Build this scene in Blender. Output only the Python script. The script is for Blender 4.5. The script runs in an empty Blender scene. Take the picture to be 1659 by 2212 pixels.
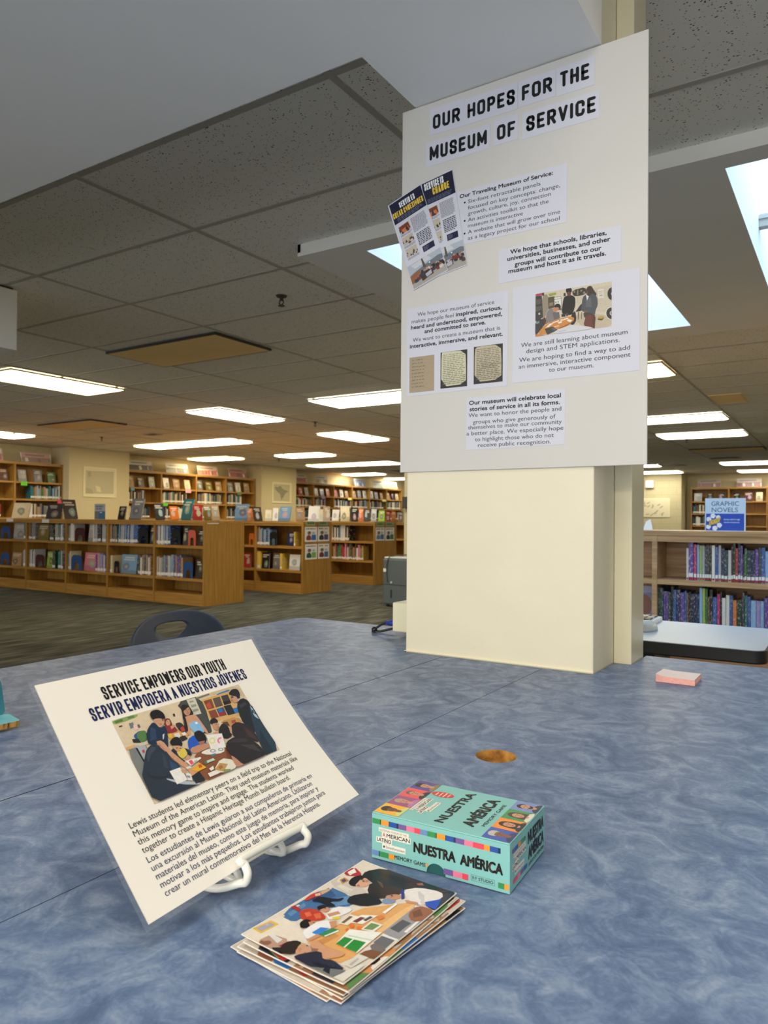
import bpy, bmesh, math, random
from mathutils import Vector, Matrix
from mathutils.geometry import tessellate_polygon
random.seed(7)
scene = bpy.context.scene
C = scene.collection

# ------------------------------------------------------------------ camera
W_PX, H_PX, F_PX = 1659.0, 2212.0, 1584.3
CAM = Vector((0.0, 0.0, 1.07))
YAW, PITCH, ROLL = math.radians(32.65), math.radians(0.552), math.radians(0.432)
def cam_axes():
    r = Vector((math.cos(YAW), math.sin(YAW), 0)); f = Vector((-math.sin(YAW), math.cos(YAW), 0)); u = Vector((0, 0, 1))
    f2 = math.cos(PITCH)*f + math.sin(PITCH)*u; u2 = math.cos(PITCH)*u - math.sin(PITCH)*f
    r3 = math.cos(ROLL)*r + math.sin(ROLL)*u2; u3 = math.cos(ROLL)*u2 - math.sin(ROLL)*r
    return r3, u3, f2
RX, UX, FX = cam_axes()
cd = bpy.data.cameras.new('camera'); cam = bpy.data.objects.new('camera', cd); C.objects.link(cam)
cam.matrix_world = Matrix(((RX.x, UX.x, -FX.x, CAM.x), (RX.y, UX.y, -FX.y, CAM.y), (RX.z, UX.z, -FX.z, CAM.z), (0, 0, 0, 1)))
cd.sensor_fit = 'HORIZONTAL'; cd.sensor_width = 36.0; cd.lens = F_PX/W_PX*36.0
cd.clip_start = 0.02; cd.clip_end = 100
cd.dof.use_dof = True; cd.dof.focus_distance = 1.0; cd.dof.aperture_fstop = 17.0
scene.camera = cam
def at(u, v, **k):
    """the point of a real plane (x=, y= or z=) that a pixel of the photograph shows"""
    d = RX*(u - W_PX/2) - UX*(v - H_PX/2) + FX*F_PX
    (a, val), = k.items(); i = 'xyz'.index(a)
    return CAM + d*((val - CAM[i])/d[i])

# ------------------------------------------------------------------ light, world, exposure
scene.view_settings.view_transform = 'Standard'; scene.view_settings.look = 'None'
scene.view_settings.gamma = 1.0; scene.view_settings.use_curve_mapping = False
scene.view_settings.exposure = 1.0
scene.cycles.use_denoising = True
scene.cycles.max_bounces = 8
PANEL_COOL = ((1.0, 0.93, 0.74), 6.8)
PANEL_WARM = ((1.0, 0.80, 0.44), 6.8)
SKY_COL, SKY_STR = (0.60, 0.81, 1.0), 1.75
wd = bpy.data.worlds.new('daylight'); scene.world = wd; wd.use_nodes = True
wd.node_tree.nodes['Background'].inputs[0].default_value = (0.97, 0.98, 0.98, 1)
wd.node_tree.nodes['Background'].inputs[1].default_value = 1.06
def area(name, loc, target, sx, sy, power, col):
    l = bpy.data.lights.new(name, 'AREA'); l.shape = 'RECTANGLE'; l.size = sx; l.size_y = sy; l.energy = power; l.color = col
    o = bpy.data.objects.new(name, l); C.objects.link(o); o.location = loc
    o.rotation_euler = (Vector(target) - Vector(loc)).to_track_quat('-Z', 'Y').to_euler()
# ceiling fluorescents behind the photographer, near-wall daylight windows, and added unseen fills
area('ceiling_lamp_behind', (0.2, -2.3, 2.37), (0.2, -2.3, 0), 1.2, 0.6, 46, (1.0, 0.89, 0.70))
area('ceiling_lamp_far_behind', (-1.2, -3.2, 2.37), (-1.2, -3.2, 0), 1.2, 0.6, 50, (1.0, 0.89, 0.70))
area('fill_light_right', (1.9, 6.6, 2.36), (1.9, 6.6, 0), 1.2, 0.6, 45, (1.0, 0.86, 0.6))  # unseen fill, added to brighten the ceiling on the right
area('fill_light_far_right', (1.9, 10.0, 2.36), (1.9, 10.0, 0), 1.2, 0.6, 45, (1.0, 0.86, 0.6))  # second added fill for the right side, out of view
area('fill_light_beside', (-0.12, 0.2, 2.37), (-0.12, 0.2, 0), 0.6, 1.2, 6, (1.0, 0.93, 0.8))  # added fill out of view, placed to brighten the sign and table
area('window_daylight', (3.6, -0.8, 1.6), (-0.5, 1.4, 0.9), 2.0, 1.2, 4, (0.66, 0.80, 1.0))

# ------------------------------------------------------------------ colour and materials
def lin(c):
    out = []
    for x in c[:3]:
        x = x/255.0
        out.append(x/12.92 if x <= 0.04045 else ((x + 0.055)/1.055)**2.4)
    return tuple(out) + (1.0,)
MATS = {}
def new_mat(name):
    m = bpy.data.materials.new(name); m.use_nodes = True; MATS[name] = m
    nt = m.node_tree; b = nt.nodes['Principled BSDF']
    return m, nt, b
def nd(nt, typ, **kw):
    n = nt.nodes.new(typ)
    for k, v in kw.items(): setattr(n, k, v)
    return n
def plain(name, col, rough=0.5, spec=0.5, metal=0.0, noise=0.0, nscale=30.0, bump=0.0, bscale=200.0, coat=0.0):
    m, nt, b = new_mat(name); c = lin(col)
    b.inputs['Base Color'].default_value = c; b.inputs['Roughness'].default_value = rough
    b.inputs['Specular IOR Level'].default_value = spec; b.inputs['Metallic'].default_value = metal
    b.inputs['Coat Weight'].default_value = coat
    tc = nd(nt, 'ShaderNodeTexCoord')
    if noise:
        n = nd(nt, 'ShaderNodeTexNoise'); n.inputs['Scale'].default_value = nscale; n.inputs['Detail'].default_value = 4
        nt.links.new(tc.outputs['Object'], n.inputs['Vector'])
        r = nd(nt, 'ShaderNodeMapRange'); r.inputs[1].default_value = 0.3; r.inputs[2].default_value = 0.7
        r.inputs[3].default_value = 1 - noise; r.inputs[4].default_value = 1 + noise
        nt.links.new(n.outputs[0], r.inputs[0])
        mx = nd(nt, 'ShaderNodeVectorMath', operation='SCALE'); mx.inputs[0].default_value = c[:3]
        nt.links.new(r.outputs[0], mx.inputs['Scale']); nt.links.new(mx.outputs[0], b.inputs['Base Color'])
    if bump:
        n2 = nd(nt, 'ShaderNodeTexNoise'); n2.inputs['Scale'].default_value = bscale; n2.inputs['Detail'].default_value = 3
        nt.links.new(tc.outputs['Object'], n2.inputs['Vector'])
        bp = nd(nt, 'ShaderNodeBump'); bp.inputs['Strength'].default_value = bump; bp.inputs['Distance'].default_value = 0.002
        nt.links.new(n2.outputs[0], bp.inputs['Height']); nt.links.new(bp.outputs[0], b.inputs['Normal'])
    return m
def emis(name, col, strength):
    m, nt, b = new_mat(name)
    b.inputs['Base Color'].default_value = (*col, 1); b.inputs['Emission Color'].default_value = (*col, 1)
    b.inputs['Emission Strength'].default_value = strength
    return m
def printed(name, rough, spec=0.5, grain=0.05):
    """ink on paper: colours come from the mesh's Col attribute, broken by a little grain"""
    m, nt, b = new_mat(name)
    a = nd(nt, 'ShaderNodeVertexColor', layer_name='Col'); tc = nd(nt, 'ShaderNodeTexCoord')
    n = nd(nt, 'ShaderNodeTexNoise'); n.inputs['Scale'].default_value = 260; n.inputs['Detail'].default_value = 3
    nt.links.new(tc.outputs['Object'], n.inputs['Vector'])
    r = nd(nt, 'ShaderNodeMapRange'); r.inputs[1].default_value = 0.3; r.inputs[2].default_value = 0.7
    r.inputs[3].default_value = 1 - grain; r.inputs[4].default_value = 1 + grain
    nt.links.new(n.outputs[0], r.inputs[0])
    mx = nd(nt, 'ShaderNodeVectorMath', operation='SCALE')
    nt.links.new(a.outputs[0], mx.inputs[0]); nt.links.new(r.outputs[0], mx.inputs['Scale'])
    nt.links.new(mx.outputs[0], b.inputs['Base Color'])
    b.inputs['Roughness'].default_value = rough; b.inputs['Specular IOR Level'].default_value = spec
    return m
def ramp(nt, pts):
    r = nd(nt, 'ShaderNodeValToRGB'); e = r.color_ramp.elements
    e[0].position, e[0].color = pts[0][0], lin(pts[0][1]); e[1].position, e[1].color = pts[-1][0], lin(pts[-1][1])
    for p, c in pts[1:-1]:
        q = e.new(p); q.color = lin(c)
    return r
def laminate():
    m, nt, b = new_mat('blue_brushed_laminate'); g = nd(nt, 'ShaderNodeNewGeometry')
    n = nd(nt, 'ShaderNodeTexNoise'); n.inputs['Scale'].default_value = 16; n.inputs['Detail'].default_value = 7
    n.inputs['Roughness'].default_value = 0.62; n.inputs['Distortion'].default_value = 1.6
    nt.links.new(g.outputs['Position'], n.inputs['Vector'])
    n2 = nd(nt, 'ShaderNodeTexNoise'); n2.inputs['Scale'].default_value = 70; n2.inputs['Detail'].default_value = 5
    n2.inputs['Distortion'].default_value = 3.0
    nt.links.new(g.outputs['Position'], n2.inputs['Vector'])
    mx = nd(nt, 'ShaderNodeMath', operation='MULTIPLY_ADD'); mx.inputs[1].default_value = 0.27
    nt.links.new(n2.outputs[0], mx.inputs[0]); nt.links.new(n.outputs[0], mx.inputs[2])
    r = ramp(nt, [(0.42, (74, 95, 130)), (0.58, (97, 118, 154)), (0.70, (119, 138, 170)), (0.88, (152, 166, 190))])
    nt.links.new(mx.outputs[0], r.inputs[0]); nt.links.new(r.outputs[0], b.inputs['Base Color'])
    b.inputs['Roughness'].default_value = 0.42; b.inputs['Specular IOR Level'].default_value = 0.26
def carpet():
    m, nt, b = new_mat('streaky_grey_carpet'); g = nd(nt, 'ShaderNodeNewGeometry')
    mp = nd(nt, 'ShaderNodeMapping'); mp.inputs['Scale'].default_value = (26, 1.6, 1)
    nt.links.new(g.outputs['Position'], mp.inputs['Vector'])
    n = nd(nt, 'ShaderNodeTexNoise'); n.inputs['Scale'].default_value = 1.5; n.inputs['Detail'].default_value = 6
    nt.links.new(mp.outputs[0], n.inputs['Vector'])
    r = ramp(nt, [(0.36, (50, 52, 48)), (0.5, (76, 77, 70)), (0.64, (110, 109, 100))])
    nt.links.new(n.outputs[0], r.inputs[0]); nt.links.new(r.outputs[0], b.inputs['Base Color'])
    b.inputs['Roughness'].default_value = 0.95; b.inputs['Specular IOR Level'].default_value = 0.1
def oak(name, c0, c1, c2, axis, rough=0.42, fine=38):
    m, nt, b = new_mat(name); tc = nd(nt, 'ShaderNodeTexCoord')
    mp = nd(nt, 'ShaderNodeMapping'); s = [fine]*3; s[axis] = 1.6; mp.inputs['Scale'].default_value = s
    nt.links.new(tc.outputs['Object'], mp.inputs['Vector'])
    n = nd(nt, 'ShaderNodeTexNoise'); n.inputs['Scale'].default_value = 1.4; n.inputs['Detail'].default_value = 5
    nt.links.new(mp.outputs[0], n.inputs['Vector'])
    r = ramp(nt, [(0.35, c0), (0.5, c1), (0.66, c2)])
    nt.links.new(n.outputs[0], r.inputs[0]); nt.links.new(r.outputs[0], b.inputs['Base Color'])
    b.inputs['Roughness'].default_value = rough
def tile():
    m, nt, b = new_mat('fissured_ceiling_tile'); g = nd(nt, 'ShaderNodeNewGeometry')
    mp = nd(nt, 'ShaderNodeMapping'); mp.inputs['Scale'].default_value = (1.0, 1.5, 1)
    nt.links.new(g.outputs['Position'], mp.inputs['Vector'])
    v = nd(nt, 'ShaderNodeTexVoronoi'); v.inputs['Scale'].default_value = 80; v.inputs['Randomness'].default_value = 1.0
    nt.links.new(mp.outputs[0], v.inputs['Vector'])
    n = nd(nt, 'ShaderNodeTexNoise'); n.inputs['Scale'].default_value = 45; nt.links.new(g.outputs['Position'], n.inputs['Vector'])
    th = nd(nt, 'ShaderNodeMapRange'); th.inputs[1].default_value = 0.38; th.inputs[2].default_value = 0.68
    th.inputs[3].default_value = 0.05; th.inputs[4].default_value = 0.30
    nt.links.new(n.outputs[0], th.inputs[0])
    lt = nd(nt, 'ShaderNodeMath', operation='LESS_THAN'); nt.links.new(v.outputs['Distance'], lt.inputs[0]); nt.links.new(th.outputs[0], lt.inputs[1])
    mx = nd(nt, 'ShaderNodeMix', data_type='RGBA'); mx.inputs['A'].default_value = lin((246, 244, 238)); mx.inputs['B'].default_value = lin((52, 50, 48))
    nt.links.new(lt.outputs[0], mx.inputs['Factor']); nt.links.new(mx.outputs['Result'], b.inputs['Base Color'])
    b.inputs['Roughness'].default_value = 0.9; b.inputs['Specular IOR Level'].default_value = 0.15
def block_wall():
    m, nt, b = new_mat('painted_concrete_block'); g = nd(nt, 'ShaderNodeNewGeometry')
    sx = nd(nt, 'ShaderNodeSeparateXYZ'); nt.links.new(g.outputs['Position'], sx.inputs[0])
    ad = nd(nt, 'ShaderNodeMath', operation='ADD'); nt.links.new(sx.outputs[0], ad.inputs[0]); nt.links.new(sx.outputs[1], ad.inputs[1])
    cb = nd(nt, 'ShaderNodeCombineXYZ'); nt.links.new(ad.outputs[0], cb.inputs[0]); nt.links.new(sx.outputs[2], cb.inputs[1])
    br = nd(nt, 'ShaderNodeTexBrick'); br.inputs['Scale'].default_value = 1.0; br.inputs['Brick Width'].default_value = 0.4
    br.inputs['Row Height'].default_value = 0.2; br.inputs['Mortar Size'].default_value = 0.006
    br.inputs['Color1'].default_value = lin((204, 193, 156)); br.inputs['Color2'].default_value = lin((201, 190, 153)); br.inputs['Mortar'].default_value = lin((188, 177, 142))
    nt.links.new(cb.outputs[0], br.inputs['Vector']); nt.links.new(br.outputs[0], b.inputs['Base Color'])
    b.inputs['Roughness'].default_value = 0.6
def book_cloth():
    """spines and covers: the object's own colour, with title marks that differ from book to book"""
    m, nt, b = new_mat('book_cover'); oi = nd(nt, 'ShaderNodeObjectInfo'); tc = nd(nt, 'ShaderNodeTexCoord')
    mp = nd(nt, 'ShaderNodeMapping'); mp.inputs['Scale'].default_value = (2.2, 1.5, 9)
    nt.links.new(tc.outputs['Generated'], mp.inputs['Vector'])
    sc = nd(nt, 'ShaderNodeMath', operation='MULTIPLY'); sc.inputs[1].default_value = 57; nt.links.new(oi.outputs['Random'], sc.inputs[0])
    n = nd(nt, 'ShaderNodeTexNoise', noise_dimensions='4D'); n.inputs['Scale'].default_value = 1.6; n.inputs['Detail'].default_value = 2
    nt.links.new(mp.outputs[0], n.inputs['Vector']); nt.links.new(sc.outputs[0], n.inputs['W'])
    r = nd(nt, 'ShaderNodeMapRange', interpolation_type='SMOOTHSTEP'); r.inputs[1].default_value = 0.56; r.inputs[2].default_value = 0.62
    nt.links.new(n.outputs[0], r.inputs[0])
    hs = nd(nt, 'ShaderNodeMix', data_type='RGBA'); hs.inputs['B'].default_value = lin((214, 208, 196))
    ml = nd(nt, 'ShaderNodeMath', operation='MULTIPLY'); ml.inputs[1].default_value = 0.6; nt.links.new(r.outputs[0], ml.inputs[0])
    nt.links.new(ml.outputs[0], hs.inputs['Factor']); nt.links.new(oi.outputs['Color'], hs.inputs['A'])
    nt.links.new(hs.outputs['Result'], b.inputs['Base Color']); b.inputs['Roughness'].default_value = 0.35
def cover_art():
    """a book's front: its own colour, a picture blob below and broken title bars above, different on every book"""
    m, nt, b = new_mat('book_front_art'); oi = nd(nt, 'ShaderNodeObjectInfo'); tc = nd(nt, 'ShaderNodeTexCoord')
    def mth(op, a, c=None, v=None):
        n = nd(nt, 'ShaderNodeMath', operation=op); nt.links.new(a, n.inputs[0])
        if c is not None: nt.links.new(c, n.inputs[1])
        if v is not None: n.inputs[1].default_value = v
        return n.outputs[0]
    def rnd(k): return mth('FRACT', mth('MULTIPLY', oi.outputs['Random'], v=k))
    def mixc(f, a, col, amt):
        g = mth('MULTIPLY', f, v=amt); mx = nd(nt, 'ShaderNodeMix', data_type='RGBA'); nt.links.new(g, mx.inputs['Factor']); nt.links.new(a, mx.inputs['A'])
        if isinstance(col, tuple): mx.inputs['B'].default_value = lin(col)
        else: nt.links.new(col, mx.inputs['B'])
        return mx.outputs['Result']
    sp = nd(nt, 'ShaderNodeSeparateXYZ'); nt.links.new(tc.outputs['Generated'], sp.inputs[0]); X, Z = sp.outputs[0], sp.outputs[2]
    wv = nd(nt, 'ShaderNodeTexNoise', noise_dimensions='4D'); wv.inputs['Scale'].default_value = 3.2; wv.inputs['Detail'].default_value = 3
    nt.links.new(tc.outputs['Generated'], wv.inputs['Vector']); nt.links.new(mth('MULTIPLY', oi.outputs['Random'], v=41), wv.inputs['W']); N = wv.outputs[0]
    dx = mth('SUBTRACT', X, mth('ADD', mth('MULTIPLY', rnd(17.3), v=.35), v=.32)); dz = mth('MULTIPLY', mth('SUBTRACT', Z, mth('ADD', mth('MULTIPLY', rnd(29.1), v=.2), v=.30)), v=1.1)
    d = mth('ADD', mth('SQRT', mth('ADD', mth('MULTIPLY', dx, dx), mth('MULTIPLY', dz, dz))), mth('MULTIPLY', N, v=.32))
    hue = nd(nt, 'ShaderNodeCombineColor', mode='HSV'); nt.links.new(rnd(7.7), hue.inputs[0]); hue.inputs[1].default_value = .35; nt.links.new(mth('ADD', mth('MULTIPLY', rnd(11.9), v=.5), v=.1), hue.inputs[2])
    c = mixc(mth('LESS_THAN', Z, mth('MULTIPLY', rnd(5.3), v=.3)), oi.outputs['Color'], (70, 62, 58), .35)
    c = mixc(mth('LESS_THAN', d, v=.40), c, hue.outputs[0], .8)
    c = mixc(mth('LESS_THAN', d, v=.27), c, (208, 188, 166), .55)
    for z0, z1, k in ((.80, .88, 3.1), (.69, .76, 9.7)):
        band = mth('MULTIPLY', mth('GREATER_THAN', Z, v=z0), mth('LESS_THAN', Z, v=z1)); inn = mth('MULTIPLY', mth('GREATER_THAN', X, mth('MULTIPLY', rnd(k), v=.3)), mth('LESS_THAN', X, mth('ADD', mth('MULTIPLY', rnd(k*2.1), v=.35), v=.6)))
        c = mixc(mth('MULTIPLY', band, inn), c, (226, 218, 200), .7)
    nt.links.new(c, b.inputs['Base Color']); b.inputs['Roughness'].default_value = 0.3
def clear_film(name, tint, amount):
    m, nt, b = new_mat(name)
    tr = nd(nt, 'ShaderNodeBsdfTransparent'); mix = nd(nt, 'ShaderNodeMixShader'); mix.inputs[0].default_value = amount
    b.inputs['Base Color'].default_value = lin(tint); b.inputs['Roughness'].default_value = 0.12
    nt.links.new(tr.outputs[0], mix.inputs[1]); nt.links.new(b.outputs[0], mix.inputs[2])
    nt.links.new(mix.outputs[0], nt.nodes['Material Output'].inputs['Surface'])
laminate(); carpet(); tile(); block_wall(); book_cloth(); cover_art()
oak('oak_panel', (150, 108, 44), (166, 122, 52), (180, 136, 62), 2)
oak('oak_board', (158, 114, 50), (176, 130, 60), (190, 144, 72), 0)
oak('pale_oak', (172, 134, 92), (190, 152, 108), (204, 168, 124), 0)
oak('particle_board', (120, 78, 28), (176, 124, 54), (206, 156, 80), 1, 0.9)
oak('striped_bamboo', (84, 52, 20), (196, 144, 70), (220, 170, 92), 2, 0.6, 170)
plain('column_paint', (236, 228, 204), 0.65, 0.3, noise=0.015, nscale=9, bump=0.12, bscale=260)
plain('post_paint', (226, 218, 188), 0.3, 0.5, metal=0.0)
plain('soffit_paint', (246, 246, 244), 0.8, 0.2, noise=0.01, nscale=3)
plain('wall_paint', (216, 204, 166), 0.75, 0.25)
plain('well_paint', (240, 243, 248), 0.8, 0.2)
plain('grid_metal', (186, 184, 176), 0.5, 0.4)
plain('dark_metal', (60, 58, 54), 0.5, 0.5)
plain('dull_lens', (252, 220, 158), 0.5, 0.3, noise=0.05, nscale=2)
plain('foam_board', (211, 209, 205), 0.6, 0.3, noise=0.01, nscale=6)
plain('paper_white', (243, 238, 230), 0.5, 0.35)
plain('cool_paper', (211, 213, 226), 0.55, 0.3)
plain('black_ink', (22, 22, 24), 0.5, 0.3)
plain('navy_ink', (24, 34, 82), 0.5, 0.3)
plain('black_plastic', (26, 27, 30), 0.35, 0.5)
plain('navy_plastic', (46, 58, 80), 0.38, 0.5, noise=0.05, nscale=60)
plain('chrome', (190, 190, 190), 0.2, 0.5, metal=1.0)
plain('white_wire', (244, 242, 232), 0.25, 0.5, coat=0.4)
plain('cream_plastic', (240, 234, 200), 0.45, 0.4)
plain('blue_plastic', (40, 66, 170), 0.4, 0.5)
plain('grey_plastic', (92, 102, 102), 0.45, 0.4)
plain('grey_top', (196, 202, 202), 0.4, 0.4)
plain('teal_board', (137, 199, 196), 0.45, 0.4, noise=0.02, nscale=40)
plain('dark_teal', (38, 96, 98), 0.55, 0.4)
plain('worn_teal_paint', (58, 126, 142), 0.5, 0.4, noise=0.16, nscale=26)
plain('light_teal_paint', (120, 196, 208), 0.5, 0.4, noise=0.08, nscale=26)
plain('pink_paper', (255, 236, 232), 0.6, 0.3)
plain('pink_edge', (252, 184, 172), 0.7, 0.3, noise=0.08, nscale=300)
plain('desk_white', (200, 212, 226), 0.35, 0.45, noise=0.03, nscale=240)
plain('page_white', (226, 218, 198), 0.8, 0.2)
plain('label_white', (238, 238, 236), 0.6, 0.3)
plain('label_red', (176, 34, 38), 0.5, 0.4)
emis('light_cool', *PANEL_COOL); emis('light_warm', *PANEL_WARM); emis('sky_pane', SKY_COL, SKY_STR)
emis('indicator_glow', (0.8, 0.8, 1.0), 1.5)
printed('matte_print', 0.55); printed('glossy_print', 0.22, 0.5, 0.04); printed('coated_print', 0.38)
clear_film('clear_laminate', (230, 236, 244), 0.08); clear_film('clear_acrylic', (226, 226, 230), 0.12)
# ink on a colour that must stay on each thing: matte paints picked by name
def paint(name, col, rough=0.5):
    if name not in MATS: plain(name, col, rough, 0.4)
    return name

# ------------------------------------------------------------------ mesh builder
class MB:
    def __init__(s): s.v = []; s.f = []; s.m = []; s.c = []; s.sm = []; s.mats = []
    def mi(s, mat):
        if mat not in s.mats: s.mats.append(mat)
        return s.mats.index(mat)
    def face(s, pts, mat, col=(255, 255, 255), smooth=False):
        b = len(s.v); s.v += [tuple(p) for p in pts]; s.f.append(tuple(range(b, b + len(pts)))); s.m.append(s.mi(mat)); s.c.append(col); s.sm.append(smooth)
    def raw(s, vs, fs, mat, col=(255, 255, 255), smooth=False):
        b = len(s.v); s.v += [tuple(p) for p in vs]; i = s.mi(mat)
        for f in fs: s.f.append(tuple(b + k for k in f)); s.m.append(i); s.c.append(col); s.sm.append(smooth)
    def box(s, x0, x1, y0, y1, z0, z1, mat, col=(255, 255, 255), M=None):
        vs = [Vector((x, y, z)) for z in (z0, z1) for y in (y0, y1) for x in (x0, x1)]
        if M: vs = [M @ q for q in vs]
        s.raw(vs, [(0, 2, 3, 1), (4, 5, 7, 6), (0, 1, 5, 4), (2, 6, 7, 3), (0, 4, 6, 2), (1, 3, 7, 5)], mat, col)
    def prism(s, pts, S, h0, h1, mat, col=(255, 255, 255), cap=None):
        n = len(pts); a = [S(x, y, h0) for x, y in pts]; b = [S(x, y, h1) for x, y in pts]
        vs = a + b; s.raw(vs, [tuple(range(n))[::-1]] + [(i, (i + 1) % n, n + (i + 1) % n, n + i) for i in range(n)], mat, col)
        s.raw(b, [tuple(range(n))], cap or mat, col)
    def tube(s, pts, r, mat, n=10, col=(255, 255, 255), caps=True):
        pts = [Vector(p) for p in pts]; rings = []
        rr = r if isinstance(r, (list, tuple)) else [r]*len(pts)
        t0 = (pts[1] - pts[0]).normalized(); up = Vector((0, 0, 1)) if abs(t0.z) < 0.9 else Vector((1, 0, 0))
        nx = t0.cross(up).normalized()
        for i, p in enumerate(pts):
            t = (pts[min(i + 1, len(pts) - 1)] - pts[max(i - 1, 0)]).normalized()
            nx = (nx - t*nx.dot(t)).normalized(); ny = t.cross(nx)
            rings.append([p + (nx*math.cos(2*math.pi*k/n) + ny*math.sin(2*math.pi*k/n))*rr[i] for k in range(n)])
        vs = [q for R in rings for q in R]; fs = []
        for i in range(len(pts) - 1):
            for k in range(n): fs.append((i*n + k, i*n + (k + 1) % n, (i + 1)*n + (k + 1) % n, (i + 1)*n + k))
        s.raw(vs, fs, mat, col, True)
        if caps:
            s.face(rings[0][::-1], mat, col); s.face(rings[-1], mat, col)
    def poly(s, pts, S, h, mat, col, maxe=None):
        """a flat printed shape laid on the surface map S(x, y, h)"""
        if maxe is None:
            s.face([S(x, y, h) for x, y in pts], mat, col); return
        tri = [[Vector(pts[i]) for i in t] for t in tessellate_polygon([[Vector((x, y, 0)) for x, y in pts]])]
        while tri:
            t = tri.pop(); L = [(t[(i + 1) % 3] - t[i]).length for i in range(3)]; k = L.index(max(L))
            if L[k] > maxe:
                a, b, c = t[k], t[(k + 1) % 3], t[(k + 2) % 3]; m = (a + b)/2
                tri += [[a, m, c], [m, b, c]]
            else: s.face([S(q.x, q.y, h) for q in t], mat, col)
    def build(s, name, parent=None, bevel=0.0, seg=2, smooth=False, solid=0.0):
        me = bpy.data.meshes.new(name); me.from_pydata(s.v, [], s.f)
        for m in s.mats: me.materials.append(MATS[m])
        me.polygons.foreach_set('material_index', s.m)
        me.polygons.foreach_set('use_smooth', [True]*len(s.f) if smooth else s.sm)
        at_ = me.color_attributes.new('Col', 'FLOAT_COLOR', 'CORNER'); buf = []
        for f, c in zip(s.f, s.c):
            q = lin(c); buf += list(q)*len(f)
        at_.data.foreach_set('color', buf); me.update()
        o = bpy.data.objects.new(name, me); C.objects.link(o)
        if solid:
            md = o.modifiers.new('thick', 'SOLIDIFY'); md.thickness = solid; md.offset = 0
        if bevel:
            md = o.modifiers.new('soft', 'BEVEL'); md.width = bevel; md.segments = seg; md.limit_method = 'ANGLE'; md.angle_limit = math.radians(40)
        if parent:
            o.parent = parent; o.matrix_parent_inverse = Matrix()
            # geometry is given in world space unless the parent is moved: see local()
        return o
def tag(o, label, cat, group=None, kind=None):
    if label: o['label'] = label
    if cat: o['category'] = cat
    if group: o['group'] = group
    if kind: o['kind'] = kind
    return o
def thing(name, label, cat, loc=(0, 0, 0), rz=0.0, group=None):
    o = bpy.data.objects.new(name, None); C.objects.link(o); o.location = loc; o.rotation_euler = (0, 0, rz); o.empty_display_size = 0.05
    return tag(o, label, cat, group)
def part(mb, name, root, label=None, **k):
    """link mb (built in world space) as a part of root, keeping it where it is"""
    o = mb.build(name, root, **k)
    M = Matrix.Identity(4)
    if root: M = (Matrix.Translation(root.location) @ root.rotation_euler.to_matrix().to_4x4()) if root.parent is None else M
    if root and root.parent is None: o.data.transform(M.inverted())
    elif root:
        # sub-part: undo the grandparent's transform as well
        g = root.parent; G = Matrix.Translation(g.location) @ g.rotation_euler.to_matrix().to_4x4()
        o.data.transform((G @ Matrix.Translation(root.location)).inverted())
    if label: o['label'] = label
    return o
def struct(mb, name, label=None, **k):
    o = mb.build(name, **k); o['kind'] = 'structure'
    if label: o['label'] = label
    return o
def plane_map(o, ex, ey):
    o, ex, ey = Vector(o), Vector(ex).normalized(), Vector(ey).normalized(); n = ex.cross(ey)
    return lambda x, y, h=0.0: o + ex*x + ey*y + n*h

# ------------------------------------------------------------------ lettering
_TXT = {}
def glyphs(s, bold, shear=0.0, res=3):
    k = (s, bold, shear, res)
    if k not in _TXT:
        cu = bpy.data.curves.new('lettering', 'FONT'); cu.body = s; cu.size = 1.0; cu.offset = bold; cu.shear = shear; cu.resolution_u = res; cu.fill_mode = 'FRONT'
        o = bpy.data.objects.new('lettering', cu); C.objects.link(o)
        dg = bpy.context.evaluated_depsgraph_get(); me = o.evaluated_get(dg).to_mesh()
        _TXT[k] = ([tuple(v.co[:2]) for v in me.vertices], [tuple(p.vertices) for p in me.polygons])
        bpy.data.objects.remove(o); bpy.data.curves.remove(cu)
    return _TXT[k]
CAPH = {}
def write(mb, S, s, x0, y0, x1, cap, mat, col=(20, 20, 22), bold=0.0, h=0.0004, y1=None, shear=0.0, res=3):
    """letter the string on S between x0 and x1, capitals cap high, baseline y0 (to y1 at the far end)"""
    vs, fs = glyphs(s, 0, shear, res)
    if not vs: return
    if 0 not in CAPH:
        hv, _ = glyphs('H', 0); CAPH[0] = (max(v[1] for v in hv), min(v[1] for v in hv))
    top, bot = CAPH[0]; xa = min(v[0] for v in vs); xb = max(v[0] for v in vs)
    sx = (x1 - x0)/(xb - xa); sy = cap/(top - bot); sl = 0.0 if y1 is None else (y1 - y0)/(x1 - x0)
    d = max(0, bold)*cap; n = 8 if bold > 0.03 else 6      # a heavier face: the same letters struck again around their outline
    for k in range(n if d else 1):
        ox, oy = (d*math.cos(2*math.pi*k/n), d*math.sin(2*math.pi*k/n)) if d else (0, 0)
        mb.raw([S(x0 + ox + (x - xa)*sx, y0 + oy + (y - bot)*sy + sl*(x - xa)*sx, h + k*1.5e-6) for x, y in vs], fs, mat, col)
_O = [(0, .14), (0, .86), (.2, 1), (.8, 1), (1, .86), (1, .14), (.8, 0), (.2, 0), (0, .14)]
_C = [(1, .70), (1, .86), (.8, 1), (.2, 1), (0, .86), (0, .14), (.2, 0), (.8, 0), (1, .14), (1, .30)]
_P = [(0, 0), (0, 1), (.72, 1), (1, .87), (1, .60), (.72, .46), (0, .46)]
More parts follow.
